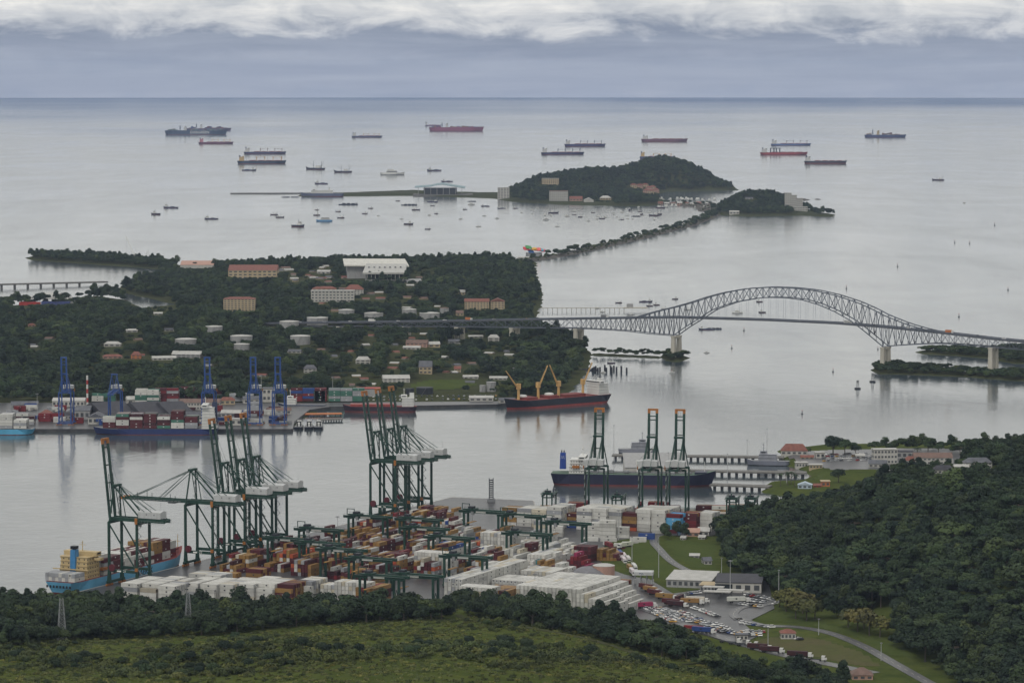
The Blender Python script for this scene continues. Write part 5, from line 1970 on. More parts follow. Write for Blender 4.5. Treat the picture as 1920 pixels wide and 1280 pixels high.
KEEP += [(1445, 1098, 1545, 1168, 2190), (1568, 1130, 1668, 1200, 2130), (1340, 905, 1500, 944, 2700)]


def bld(name, label, x0, y0, x1, y1, wall, roof, kind='flat', floors=1, bays=4, depth=None, rot=0.0, rf=.3, group=None, hk=1.0, at=None, win=True, cat='building', keep=True):
    p = G((x0 + x1) / 2, y1) if at is None else at
    D = p.y
    w = (x1 - x0) * mpp(D)
    h = max(2.8, (y1 - y0) * mpp(D) * hk)
    d = depth or max(8, w * .45)
    if keep:
        KEEP.append((x0 - 3, y0 - 1, x1 + 3, y1 + 1, D))
    c = empty(name, (p.x, p.y + d / 2, p.z - .3), rot, label, cat, group)
    rh = h * rf if kind != 'flat' else 0
    hw = h - rh
    mb = MB()
    mb.box(-w / 2, w / 2, -d / 2, d / 2, -2, hw)
    mb.build('wall', wall, c)
    r = roof_mesh(w, d, rh, kind, .5).build('roof', roof, c)
    r.location.z = hw + .01
    if win and floors * bays:
        fh = hw / floors
        bw = w / bays
        for f in range(floors):
            for b in range(bays):
                x = -w / 2 + (b + .5) * bw
                block('window', c, x - bw * .29, x + bw * .29, -d / 2 - .08, -d / 2 + .06, f * fh + fh * .32, f * fh + fh * .76, far_glass(D))
            nb = max(1, min(6, int(d / max(bw, 3))))
            for b in range(nb):
                y = -d / 2 + (b + .5) * d / nb
                for s in (-1, 1):
                    block('window', c, s * w / 2 - .07, s * w / 2 + .07, y - 1, y + 1, f * fh + fh * .32, f * fh + fh * .76, far_glass(D))
    return c


def tank(label, cx, cy, wpx, hpx=16, m=None, roof=None, group='round storage tanks among the trees'):
    p = G(cx, cy + hpx)
    r = wpx * mpp(p.y) / 2
    h = hpx * mpp(p.y)
    c = empty('storage_tank', (p.x, p.y + r, p.z - .5), 0, label, 'tank', group)
    mb = MB(); mb.lathe([(r, 0), (r, h)], 28); mb.build('shell', m or W_GREY, c)
    mb = MB(); mb.lathe([(r + .15, h - .3), (r + .15, h + .1), (r * .5, h + r * .07), (.3, h + r * .1)], 28); mb.build('roof', roof or R_WHITE, c)
    mb = MB()
    for i in range(10):
        a = -1.9 + i * .05
        mb.bar((math.cos(a) * (r + .4), math.sin(a) * (r + .4), h * i / 10), (math.cos(a + .05) * (r + .4), math.sin(a + .05) * (r + .4), h * (i + 1) / 10), .5, .2)
    mb.build('stair', P_GREY, c)
    KEEP.append((cx - wpx / 2 - 2, cy - 2, cx + wpx / 2 + 2, cy + min(hpx * .45, 8), p.y))
    return c


for _i, (_x, _y, _w, _lb) in enumerate([(346, 636, 42, 'pale round storage tank beside the white sheds, leftmost of the tank farm'), (451, 630, 42, 'pale round storage tank beside the flowering tree'), (562, 630, 38, 'pale round storage tank just under the bridge approach'),
                                        (541, 603, 36, 'flat white tank top directly above the bridge approach start'), (594, 596, 40, 'pale round tank top left of the tall lamp above the bridge'), (649, 581, 30, 'small pale tank below the white hotel'),
                                        (700, 587, 36, 'grey walled tank with pale roof above the bridge approach'), (767, 580, 28, 'pale tank with tall grey wall above the bridge approach'), (805, 587, 38, 'flat pale tank top right of the grey tanks'),
                                        (400, 612, 32, 'flat pale tank top in the woods left of the bridge start'), (452, 645, 30, 'low pale tank under the flowering tree')]):
    tank(_lb, _x, _y, _w, 14 if _i in (6, 7) else 17)
tank('tall grey silo with shallow cone roof above the bridge approach', 833, 577, 17, 15, W_GREY, R_BROWN)
tank('dark squat tank behind the parked car rows', 796, 727, 32, 13, P_DARK, P_DARK, 'tanks of the far port')
tank('small black tank left of the squat dark one', 768, 728, 16, 12, P_DARK, P_DARK, 'tanks of the far port')
tank('tall grey tank right of the sports field', 921, 716, 18, 19, W_GREY, W_GREY, 'tanks of the far port')
tank('smaller grey tank left of the tall grey one', 905, 722, 12, 13, W_GREY, W_GREY, 'tanks of the far port')

bld('apartment_building', 'tan seven storey apartment block with red roof among the trees', 419, 557, 478, 586, W_CREAM, R_RED, 'hip', 7, 9, 22, rf=.12)
bld('hotel', 'long cream building with pink roofs at the far edge of the woods', 428, 498, 519, 523, W_CREAM, R_RED, 'gable', 3, 10, 60, rf=.35)
bld('warehouse', 'pale hangar with pinkish roof on the far shore', 338, 490, 400, 503, W_WHITE, W_PINK, 'gable', 1, 0, 60, rf=.5)
bld('hotel', 'white terraced hotel with balconies among the trees', 583, 545, 664, 566, W_WHITE, R_WHITE, 'flat', 4, 12, 16)
bld('villa', 'red roofed tower house behind the white terraced hotel', 585, 537, 630, 548, W_CREAM, R_RED, 'hip', 2, 5, 18, rf=.4)
bld('villa', 'white villa with wide red hip roof above the hotel', 646, 534, 681, 553, W_WHITE, R_RED, 'hip', 3, 6, 20, rf=.45)
bld('hotel', 'cream hotel with long red roof at the right of the woods', 871, 560, 917, 581, W_CREAM, R_RED, 'gable', 5, 8, 18, rf=.25)
bld('hotel', 'cream hotel wing with arched red roof and tall red panel', 920, 559, 946, 582, W_CREAM, R_RED, 'gabley', 5, 4, 18, rf=.25)
for _i, (_r, _wl, _rf, _kd, _lb) in enumerate([
        ((195, 640, 226, 650), W_WHITE, R_WHITE, 'hip', 'white house with pale roof above the orange house'), ((246, 659, 264, 673), W_ORNG, R_RED, 'hip', 'orange house with red roof among dark trees'),
        ((192, 664, 228, 672), W_PINK, R_RED, 'hip', 'low red roofed house left of the orange one'), ((284, 667, 328, 675), W_WHITE, R_WHITE, 'gable', 'low white shed left of the long white hall'),
        ((323, 658, 378, 671), W_GREY, R_WHITE, 'gable', 'long white hall in the woods above the blue cranes'), ((236, 616, 257, 623), W_WHITE, R_WHITE, 'gable', 'small white roof alone in the dark woods'),
        ((308, 615, 325, 621), W_WHITE, R_GREY, 'gable', 'small pale shed right of the lone white roof'), ((288, 585, 304, 590), W_WHITE, R_WHITE, 'gable', 'tiny white roof near the lagoon'),
        ((52, 606, 65, 612), W_PINK, R_RED, 'hip', 'tiny pink house far left in the woods'), ((762, 637, 802, 650), W_PINK, R_BROWN, 'gable', 'brown roofed low school under the bridge approach'),
        ((802, 640, 824, 651), W_CREAM, R_WHITE, 'gable', 'pale wing beside the brown roofed school'), ((756, 648, 788, 655), W_WHITE, R_WHITE, 'gable', 'white low hall in front of the brown roofed school'),
        ((786, 676, 810, 701), W_CREAM, R_GREY, 'gable', 'tall cream house with steep grey gable'), ((852, 686, 864, 698), W_CREAM, R_RED, 'gable', 'small house with bright red gable roof'),
        ((717, 703, 767, 717), W_WHITE, R_WHITE, 'gable', 'long white hall left of the sports field'), ((667, 668, 694, 682), W_WHITE, R_WHITE, 'hip', 'white house group in the middle of the woods'),
        ((569, 684, 593, 699), W_WHITE, R_GREY, 'hip', 'white house above the container rows'), ((915, 627, 936, 640), W_WHITE, R_WHITE, 'hip', 'white round roofed house under the bridge'),
        ((878, 628, 905, 633), W_WHITE, R_WHITE, 'gable', 'flat white roofs under the bridge truss'), ((840, 636, 862, 644), W_GREY, R_GREY, 'gable', 'grey shed under the bridge truss'),
        ((918, 705, 951, 712), W_WHITE, R_WHITE, 'gable', 'white hall at right of the sports field'), ((868, 703, 896, 710), W_WHITE, R_WHITE, 'gable', 'small white hall behind the sports field'),
        ((595, 506, 620, 513), W_WHITE, R_WHITE, 'gable', 'small white house left of the white arena'), ((640, 517, 662, 522), W_PINK, R_RED, 'gable', 'pink annex below the white arena'),
        ((860, 543, 872, 553), W_CREAM, R_WHITE, 'gable', 'narrow pale house above the cream hotel'), ((970, 481, 992, 485), W_WHITE, R_WHITE, 'gable', 'thin white roof near the coloured museum'),
        ((855, 582, 868, 592), W_CREAM, R_BROWN, 'gable', 'narrow cream tower block by the bridge'), ((700, 590, 702, 592), W_WHITE, R_WHITE, 'gable', None),
        ((540, 655, 565, 662), W_WHITE, R_GREY, 'gable', 'pale low hall between two tanks and the woods'), ((470, 700, 500, 706), W_WHITE, R_RED, 'gable', 'low red roofed hall behind the blue crane pair')]):
    if _lb:
        bld('house', _lb, *_r, _wl, _rf, _kd, 1 + (_r[3] - _r[1] > 11), max(2, int((_r[2] - _r[0]) / 8)), None, rnd.uniform(-.25, .25), .45, 'houses among the trees')
_hr = random.Random(77)
for _i in range(64):
    _x, _y = _hr.choice([(_hr.uniform(560, 1000), _hr.uniform(622, 705)), (_hr.uniform(560, 980), _hr.uniform(640, 725)), (_hr.uniform(30, 420), _hr.uniform(600, 690)), (_hr.uniform(520, 640), _hr.uniform(500, 530)), (_hr.uniform(560, 860), _hr.uniform(520, 600))])
    _w = _hr.uniform(4, 9)
    bld('cottage', '%s roofed cottage among peninsula trees' % ('pale' if _i % 4 else 'reddish'), _x - _w, _y - _hr.uniform(3, 5), _x + _w, _y, _hr.choice([W_WHITE, W_CREAM, W_GREY]), R_RED if _i % 4 == 0 else _hr.choice([R_WHITE, R_GREY, R_WHITE, R_BROWN]), 'gable', 1, 2, 9, _hr.uniform(-.6, .6), .5, 'cottages %s' % ('with reddish roofs' if _i % 4 == 0 else 'with pale roofs'), win=False)
for _px in range(500, 1010, 30):
    KEEP.append((_px, 597, _px + 30, 613, (_a0 + B_DIR * b_at(_px)).y - 8))
# white congress hall with sloped folded roofs
_p = G(712, 530)
hall = empty('congress_hall', (_p.x, _p.y + 30, _p.z), .08, 'big white congress hall with folded sloping roofs on the wooded ridge', 'building')
KEEP.append((642, 484, 792, 537, _p.y))
_k = mpp(_p.y)
block('wall', hall, -28 * _k, 46 * _k, 0, 58, -3, 15 * _k, W_GREY)
def slope_roof(name, fl, fr, rl, rr, th, m):
    mb = MB()
    up = [fl, fr, rr, rl]
    mb.v += [tuple(v) for v in up] + [(v[0], v[1], v[2] - th) for v in up]
    mb.f += [(0, 1, 2, 3), (0, 4, 5, 1), (1, 5, 6, 2), (3, 7, 4, 0), (2, 6, 7, 3), (7, 6, 5, 4)]; mb.m += [0] * 6
    return mb.build(name, m, hall)
slope_roof('front_roof', (-34 * _k, -5, 17 * _k), (46 * _k, -5, 17 * _k), (-24 * _k, 62, 30 * _k), (54 * _k, 62, 29 * _k), 3 * _k, R_WHITE)
slope_roof('rear_roof', (-66 * _k, 64, 27 * _k), (58 * _k, 64, 25 * _k), (-66 * _k, 135, 35 * _k), (54 * _k, 135, 34 * _k), 2.5 * _k, paint('roof_offwhite', (196, 194, 186), .6, scale=.2))
block('rear_wall', hall, -60 * _k, 54 * _k, 70, 130, -3, 24 * _k, W_GREY)
for _x in np.linspace(-20, 40, 7):
    block('roof_vent', hall, _x * _k - 1.5, _x * _k + 1.5, 30, 33, 23.5 * _k, 26 * _k, P_GREY)
block('glass_front', hall, -26 * _k, 44 * _k, -.4, .1, 4 * _k, 13 * _k, P_GLASS)
for _x in np.linspace(-25, 43, 10):
    beam('column', hall, (_x * _k, -2.5, -2), (_x * _k, -2.5, 14.2 * _k), .9, .9, W_WHITE)
block('side_terrace', hall, 47 * _k, 78 * _k, -30, 40, -3, 2 * _k, W_GREY)
# museum of coloured folded roof plates
_p = G(1003, 480)
mus = empty('museum', _p, .2, 'small museum under a jumble of red, green, blue and yellow roof plates', 'building')
KEEP.append((982, 457, 1022, 480, _p.y))
_rr = random.Random(5)
block('wall', mus, -14, 14, 0, 16, -1, 6, W_GREY)
for _i, _cc in enumerate([(196, 60, 66), (70, 140, 80), (60, 110, 180), (206, 160, 60), (196, 60, 66), (214, 96, 80), (70, 150, 170), (196, 60, 90)]):
    mb = MB()
    _x, _z = -16 + _i * 4.6, 8 + _rr.uniform(-1, 7)
    mb.v += [(_x - 5, -3, _z), (_x + 5, -3, _z + _rr.uniform(-3, 3)), (_x + 5, 10, _z + 4), (_x - 5, 10, _z + _rr.uniform(2, 6)), (_x - 5, -3, _z - .6), (_x + 5, -3, _z - .6), (_x + 5, 10, _z + 3), (_x - 5, 10, _z + 1.5)]
    mb.f += [(0, 1, 2, 3), (4, 7, 6, 5), (0, 4, 5, 1), (1, 5, 6, 2), (2, 6, 7, 3), (3, 7, 4, 0)]; mb.m += [0] * 6
    mb.build('roof_plate', paint('museum_%d' % _i, _cc, .6), mus)
# arena roofs and viaduct at the left
_p = G(82, 573)
ar = empty('arena', (_p.x, _p.y + 20, _p.z), 0, 'low arena with curved white roof and blue and red seats at the lagoon', 'building')
KEEP.append((28, 550, 142, 574, _p.y))
_k = mpp(_p.y)
mb = MB()
for _i in range(12):
    _a0_, _a1_ = math.pi * _i / 12, math.pi * (_i + 1) / 12
    mb.face([(math.cos(_a0_) * 50 * _k, -6, math.sin(_a0_) * 12 * _k), (math.cos(_a1_) * 50 * _k, -6, math.sin(_a1_) * 12 * _k), (math.cos(_a1_) * 46 * _k, 60, math.sin(_a1_) * 19 * _k), (math.cos(_a0_) * 46 * _k, 60, math.sin(_a0_) * 19 * _k)])
mb.build('roof', R_WHITE, ar)
block('stand', ar, -48 * _k, -8 * _k, -12, -5, -2, 6 * _k, P_RED)
block('stand', ar, -6 * _k, 48 * _k, -12, -5, -2, 7 * _k, paint('seat_blue', (64, 74, 120), .7))
via = empty('viaduct', W(80, 541), 0, 'low road viaduct on stub piers crossing the lagoon mouth', 'bridge')
_v0, _v1 = W(-60, 543) - W(80, 541), W(200, 533) - W(80, 541)
beam('deck', via, _v0 + Vector((0, 0, 7)), _v1 + Vector((0, 0, 4)), 12, 2.2, MATS['stained_concrete'])
for _f in np.linspace(.05, .8, 9):
    _q = _v0.lerp(_v1, _f)
    for _o in (-4, 4):
        beam('pier', via, _q + Vector((0, _o, -3)), _q + Vector((0, _o, 5)), 2.4, 2.4, M_SEAWALL)
# lattice crawler cranes on the spit
for _x, _yb, _xt, _yt, _lb in ((256, 490, 237, 445, 'tall white lattice crane leaning left over the far spit'), (269, 491, 278, 470, 'short lattice crane leaning right on the far spit')):
    _p = G(_x, _yb)
    c = empty('crawler_crane', _p, 0, _lb, 'crane')
    _k = mpp(_p.y)
    t = Vector(((_xt - _x) * _k, 0, (_yb - _yt) * _k))
    mb = MB()
    for o in (-1.1, 1.1):
        mb.bar((o, 0, 3), t + Vector((o * .5, 0, 0)), .5)
    for i in range(14):
        a, b = t * (i / 14), t * ((i + 1) / 14)
        mb.bar(a + Vector((-1 * (-1) ** i, 0, 3)), b + Vector((1 * (-1) ** i, 0, 1)), .3)
    mb.build('lattice_boom', P_NUM, c)
    block('crawler_body', c, -4, 4, -2.5, 2.5, 0, 4.5, P_ORANGE)
    beam('hoist_rope', c, t, t + Vector((0, 0, -t.z * .8)), .2, .2, P_DARK)

# island buildings
bld('apartment_building', 'white apartment tower at the foot of the island hill', 933, 352, 955, 372, W_WHITE, R_WHITE, 'flat', 7, 4, 18)
bld('hotel', 'cream hotel on the island slope', 1016, 335, 1048, 347, W_CREAM, R_WHITE, 'flat', 5, 8, 18)
bld('apartment_building', 'long white apartment block with teal glass on the island shore', 1030, 358, 1065, 377, W_WHITE, R_RED, 'flat', 6, 9, 18)
bld('warehouse', 'white arched boat shed on the island shore', 1095, 371, 1113, 379, W_WHITE, R_WHITE, 'gabley', 1, 0, 30, rf=.5)
bld('warehouse', 'low red roofed market right of the long white apartments', 1068, 368, 1092, 377, W_PINK, R_RED, 'gable', 1, 4, 20, rf=.5)
bld('restaurant', 'pale pavilion with wide roof on the island shore', 1125, 367, 1146, 375, W_CREAM, R_WHITE, 'hip', 1, 4, 20, rf=.5)
for _i, (_x, _y) in enumerate([(1188, 349), (1200, 350), (1210, 349), (1217, 354), (1224, 353), (1212, 359), (1220, 360), (1230, 358)]):
    bld('terrace_house', 'stacked pink terrace house on the island, number %s from the left' % ORD[_i], _x - 6, _y - 5, _x + 6, _y + 3, W_PINK if _i % 2 else W_CREAM, R_RED, 'hip', 2, 3, 14, rf=.35, group='pink terrace houses')
for _i, _x in enumerate(range(1238, 1340, 12)):
    bld('marina_building', 'low marina building along the neck, %s from the island' % ORD[_i], _x - 4, 378 + _i % 3, _x + 5, 383 + _i % 2, W_WHITE if _i % 3 else W_PINK, R_WHITE if _i % 2 else R_RED, 'gable', 1, 2, 16, rf=.4, group='marina buildings')
for _i, (_x0, _x1, _y0) in enumerate(((1472, 1484, 362), (1484, 1494, 366), (1494, 1505, 372))):
    bld('condominium', 'white stepped condominium tower on the small island, %s step' % ('tallest', 'middle', 'lowest')[_i], _x0, _y0, _x1, 392 - (2 - _i), W_WHITE, R_WHITE, 'flat', 7 - _i, 3, 20, group='stepped condominium')
bld('condominium', 'low white wing right of the stepped condominium', 1490, 388, 1514, 396, W_WHITE, R_WHITE, 'flat', 2, 5, 20)
bld('boathouse', 'white boathouse on the small island quay', 1368, 395, 1386, 402, W_WHITE, R_WHITE, 'gable', 1, 3, 16)
bld('villa', 'single white house half way up the small island', 1398, 370, 1412, 374, W_GREY, R_GREY, 'gable', 1, 2, 14)
# ferry hall with winged roof
_p = W(826, 366, 3)
fh = empty('ferry_hall', (_p.x, _p.y + 40, 2), 0, 'ferry terminal with wide winged sea green roof on the pier', 'building')
_k = mpp(_p.y)
mb = MB()
_pr = [(-49, 15), (-20, 17), (-8, 20), (5, 21), (20, 18), (46, 14)]
for (_xa, _za), (_xb, _zb) in zip(_pr[:-1], _pr[1:]):
    mb.face([(_xa * _k, -30, _za * _k), (_xb * _k, -30, _zb * _k), (_xb * _k, 60, (_zb + 1) * _k), (_xa * _k, 60, (_za + 1) * _k)])
    mb.face([(_xa * _k, -30, (_za - 1) * _k), (_xb * _k, -30, (_zb - 1) * _k), (_xb * _k, -30, _zb * _k), (_xa * _k, -30, _za * _k)])
mb.build('roof', R_BLUE, fh)
block('glass_wall', fh, -32 * _k, 30 * _k, -18, 50, 0, 14 * _k, P_GLASS)
for _x in np.linspace(-42, 40, 8):
    beam('column', fh, (_x * _k, -26, 0), (_x * _k, -26, 15 * _k), 1.2, 1.2, W_GREY)
block('plinth', fh, -52 * _k, 60 * _k, -36, 50, -4, 2.5, M_SEAWALL)
bw = struct(beam('breakwater', None, W(432, 363, 1), W(780, 362, 1), 14, 4, M_SEAWALL), 'thin straight breakwater beyond the small boat bay')

# ------------------------------------------------------------------ far port
_q = wpoly([(-200, 804), (549, 804), (552, 790), (580, 768), (620, 762), (760, 760.5), (932, 757.5), (1000, 752), (1040, 747), (1030, 741), (930, 752), (560, 755), (-200, 755)], 3)
struct(MB().prism(_q, -4, 3.1).build('far_quay', M_APRON), 'paved quay of the far port')
KEEP.append((-50, 738, 560, 800, 3300))
KEEP.append((545, 738, 935, 766, 3680))
KEEP += [(130, 547, 212, 557, 5150), (205, 549, 262, 565, 5100), (245, 558, 328, 577, 5050)]


def fp(px, py):
    return W(px, py, 3.1)


def fbld(label, x0, y0, x1, y1, *a, **k):
    return bld(k.pop('name', 'warehouse'), label, x0, y0, x1, y1, *a, at=fp((x0 + x1) / 2, y1), **k)


for _i, (_x0, _x1) in enumerate(((163, 228), (236, 292), (289, 338))):
    fbld('long dark roofed warehouse behind the loaded ship, %s of three' % ('left', 'middle', 'right')[_i], _x0, 757, _x1, 786, W_GREY, R_DARK, 'gable', 1, 5, 60, rot=.5, rf=.6, group='dark roofed warehouses')
fbld('white gabled shed in front of the left dark warehouse', 165, 774, 192, 795, W_WHITE, R_GREY, 'gabley', 1, 3, 24, rf=.35)
fbld('white terminal building with arched windows and brown roof', 336, 748, 412, 768, W_WHITE, R_BROWN, 'gable', 2, 14, 20, rf=.3, name='terminal_building')
fbld('long pale shed between the first two blue cranes', 98, 746, 158, 762, W_WHITE, R_WHITE, 'gable', 1, 8, 20, rf=.3)
fbld('white tank house behind the blue crane pair', 492, 728, 516, 752, W_WHITE, R_GREY, 'flat', 2, 3, 14)
fbld('small white office on the quay left of the first blue crane', 76, 768, 96, 786, W_WHITE, R_RED, 'hip', 2, 3, 10)
fbld('pale shed right of the parked car rows', 880, 742, 925, 752, W_WHITE, R_WHITE, 'gable', 1, 4, 18)
fbld('red flat canopy behind the tall crane trio', 668, 728, 712, 742, W_GREY, P_RED, 'flat', 1, 0, 14)
fbld('grey gabled store left of the warehouses', 140, 762, 168, 786, W_GREY, R_GREY, 'gable', 1, 3, 30)
_yd = []
_r = random.Random(12)
for _x, _y, _na, _nb, _h, _pl in ((253, 760, 2, 6, 6, ['white', 'green', 'white']), (290, 757, 2, 5, 6, ['maroon', 'red', 'grey']), (335, 750, 3, 5, 5, ['maroon', 'red', 'maroon', 'grey']), (372, 748, 2, 4, 4, ['maroon', 'grey']), (545, 752, 3, 4, 5, ['maroon', 'red', 'blue']), (588, 752, 1, 4, 4, ['green']),
                                  (616, 752, 3, 4, 5, ['green', 'green', 'grey']), (72, 790, 2, 3, 3, ['maroon', 'red']), (100, 792, 1, 3, 2, ['maroon', 'white']), (172, 752, 2, 3, 3, ['green', 'white']), (430, 752, 2, 4, 3, ['grey', 'white']), (40, 796, 1, 5, 3, ['grey', 'white', 'dark']), (6, 796, 2, 4, 4, ['dark', 'grey', 'white']), (410, 796, 2, 3, 2, ['maroon', 'grey']), (462, 770, 1, 3, 2, ['white', 'grey'])):
    _o = fp(_x, _y)
    for _a in range(_na):
        for _b in range(_nb):
            for _c in range(max(1, _h - _r.randint(0, 1))):
                _yd.append([(_o.x + 6.2 + _a * 12.6, _o.y + _b * 2.7, 3.1 + _c * CH), Vector((1, 0)), _r.choice(_pl), '', _c, 0, 0, _r.uniform(.85, 1.05)])
for _k2 in range(46):
    _x, _y = _r.choice([(_r.uniform(5, 165), _r.uniform(764, 798)), (_r.uniform(340, 545), _r.uniform(756, 797)), (_r.uniform(400, 545), _r.uniform(770, 798)), (_r.uniform(170, 330), _r.uniform(788, 797))])
    _o = fp(_x, _y)
    _cc = _r.choice(['grey', 'white', 'maroon', 'dark', 'blue', 'white', 'grey', 'red'])
    for _b in range(_r.randint(1, 3)):
        for _c in range(_r.choice([1, 1, 2])):
            _yd.append([(_o.x, _o.y + _b * 2.7, 3.1 + _c * CH), Vector((1, 0)) if _r.random() < .7 else Vector((.2, .98)), _cc, '', _c, 0, 0, _r.uniform(.8, 1.05)])
box_mass('far_port_containers', _yd, 'container stacks scattered along the far port')
for _i, (_x0, _y0_, _x1, _y1_, _wl, _rf, _kd) in enumerate(((345, 772, 392, 790, W_WHITE, R_GREY, 'gable'), (415, 768, 452, 782, W_GREY, R_WHITE, 'gable'), (500, 764, 545, 776, W_WHITE, R_BROWN, 'gable'), (430, 785, 456, 797, W_WHITE, R_WHITE, 'flat'), (20, 752, 70, 766, W_GREY, R_GREY, 'gable'),
                                                          (236, 742, 280, 757, W_WHITE, R_WHITE, 'gable'), (412, 744, 440, 758, W_CREAM, R_RED, 'hip'), (455, 742, 486, 756, W_WHITE, R_GREY, 'gable'), (100, 772, 138, 786, W_GREY, R_DARK, 'gable'), (935, 745, 965, 755, W_WHITE, R_GREY, 'gable'))):
    fbld('%s port shed, %s from the left among the far port sheds' % (('pale', 'grey')[_wl is W_GREY], ORD[_i]), _x0, _y0_, _x1, _y1_, _wl, _rf, _kd, 1, max(2, (_x1 - _x0) // 9), None, rot=_r.uniform(-.15, .3), rf=.4, group='small sheds of the far port', keep=False)
chim = empty('chimney_mast', fp(164, 762), 0, 'slim red and white banded mast above the far port sheds', 'mast')
for _i in range(7):
    mb = MB(); mb.tube((0, 0, _i * 4.6), (0, 0, _i * 4.6 + 4.6), 1.0, 1.0, 8); mb.build('band', P_RED if _i % 2 else SHIP_W, chim)
for _x0, _x1, _y, _lb in ((556, 641, 776, 'brown timber jetty right of the blue crane pair'), (600, 642, 786, 'short timber jetty in front of the brown one')):
    _a, _b = W(_x0, _y, 2), W(_x1, _y - 1, 2)
    j = empty('jetty', _a, 0, _lb, 'jetty')
    beam('deck', j, (0, 0, 0), _b - _a, 10, 1, W_ORNG if _y == 776 else M_SEAWALL)
    for _f in np.linspace(.03, .97, 9):
        for _o in (-4, 4):
            _q2 = (_b - _a) * _f
            beam('pile', j, _q2 + Vector((0, _o, -3)), _q2 + Vector((0, _o, -.5)), .7, .7, P_DARK)
piles = []
for _i, (_x, _y) in enumerate([(1111, 697), (1114, 697), (1117, 697), (1121, 697), (1125, 697.5), (1134, 695), (1137, 697), (1145, 695), (1147, 699), (1151, 693), (1156, 697), (1165, 697), (1175, 697)]):
    p = W(_x, _y)
    mb = MB(); mb.tube((0, 0, -2), (0, 0, 5 + (_i % 3)), 1.15, 1.0, 8)
    o = mb.build('mooring_pile', P_DARK)
    o.location = p
    tag(o, 'dark timber mooring pile by the wooded shore, %s from the left' % ORD[_i], 'pile', 'timber mooring piles')
# trestle jetty behind the bridge
_a, _b = W(1015, 577, 5), W(1170, 577, 5)
tj = empty('trestle_jetty', _a, 0, 'long thin trestle jetty behind the bridge with a platform at its end', 'jetty')
beam('deck', tj, (0, 0, 0), _b - _a, 4, .8, P_PIER)
for _f in np.linspace(.02, 1, 18):
    beam('pile', tj, (_b - _a) * _f + Vector((0, 0, -7)), (_b - _a) * _f + Vector((0, 0, -.4)), .8, .8, P_PIER)
block('platform', tj, (_b - _a).x, (_b - _a).x + 34, -8, 8, -.5, .7, P_PIER)
block('shelter', tj, (_b - _a).x + 4, (_b - _a).x + 13, -4, 4, .7, 6, W_GREY)

# ------------------------------------------------------------------ naval base and piers
for _x0, _y0_, _x1, _y1_, _lb in ((1148, 853, 1470, 857, 'outermost naval pier on close dark piles'), (1292, 882, 1512, 886, 'middle naval pier on close dark piles'), (1333, 908, 1445, 912, 'inner naval pier beside the tanker bow')):
    _a, _b = W(_x0, _y0_, 3.4), W(_x1, _y1_, 3.4)
    pr = empty('naval_pier', _a, 0, _lb, 'pier', 'naval piers')
    beam('deck', pr, (0, 0, 0), _b - _a, 13, 1.3, M_SEAWALL)
    _n2 = int((_b - _a).length / 6)
    for _i in range(_n2):
        for _o in (-5, 5):
            _q2 = (_b - _a) * ((_i + .5) / _n2)
            beam('pile', pr, _q2 + Vector((0, _o, -6)), _q2 + Vector((0, _o, -.6)), 1.8, 1.4, P_DARK)
bld('dock_shed', 'pale grey flat roofed dock shed between tanker and outer pier', 1172, 862, 1292, 888, W_WHITE, W_GREY, 'shed', 1, 0, 60, rf=.5, at=W(1232, 888, 2), keep=False)
NB = [((1465, 832, 1515, 853), W_WHITE, R_RED, 'hip', 1, 5, 'boathouse', 'red roofed boathouse at the root of the outer naval pier', .6), ((1529, 848, 1546, 859), W_WHITE, R_WHITE, 'flat', 1, 2, 'hut', 'small white hut right of the red boathouse', .2),
      ((1502, 853, 1526, 860), W_CREAM, R_RED, 'gable', 1, 3, 'hut', 'low red tiled store in front of the boathouse', .5), ((1637, 842, 1682, 870), W_WHITE, R_WHITE, 'flat', 3, 7, 'headquarters', 'big white three storey headquarters with flat roof', .2),
      ((1630, 862, 1664, 876), W_WHITE, R_GREY, 'gable', 1, 4, 'annex', 'grey roofed annex in front of the headquarters', .5), ((1682, 846, 1712, 860), W_GREY, R_DARK, 'flat', 1, 3, 'shed', 'dark shed right of the headquarters', .2),
      ((1714, 849, 1786, 870), W_WHITE, R_BROWN, 'gable', 2, 9, 'barracks', 'long white barracks with brown roof', .4), ((1696, 855, 1730, 870), W_WHITE, R_RED, 'hip', 1, 4, 'barracks', 'red roofed wing left of the long barracks', .5),
      ((1744, 852, 1785, 860), W_WHITE, R_RED, 'gable', 1, 4, 'barracks', 'bright red roofed wing at right of the long barracks', .5), ((1808, 858, 1860, 877), W_WHITE, R_GREY, 'hip', 2, 6, 'house', 'white house with grey hip roof at the right of the base', .45),
      ((1750, 872, 1790, 888), W_WHITE, R_DARK, 'hip', 1, 5, 'house', 'dark roofed low house below the barracks', .5), ((1790, 870, 1816, 880), W_WHITE, R_WHITE, 'gable', 1, 3, 'house', 'small white house between two larger ones', .4),
      ((1492, 870, 1514, 879), W_WHITE, R_WHITE, 'flat', 1, 4, 'hut', 'white guard block near the middle naval pier', .2), ((1518, 871, 1542, 878), W_CREAM, R_WHITE, 'flat', 1, 4, 'hut', 'long white hut behind the basin', .2),
      ((1497, 903, 1523, 916), W_PALEBLUE, W_PALEBLUE, 'gabley', 1, 3, 'shed', 'pale blue gabled shed by the basin palms', .4), ((1526, 906, 1540, 913), P_RED, R_RED, 'gable', 1, 2, 'hut', 'small red hut right of the pale blue shed', .5),
      ((1540, 902, 1556, 912), W_ORNG, W_CREAM, 'flat', 1, 2, 'hut', 'yellowish hut at the edge of the wooded hill', .2), ((1605, 850, 1622, 858), W_WHITE, R_WHITE, 'gable', 1, 2, 'hut', 'white hut left of the headquarters', .5)]
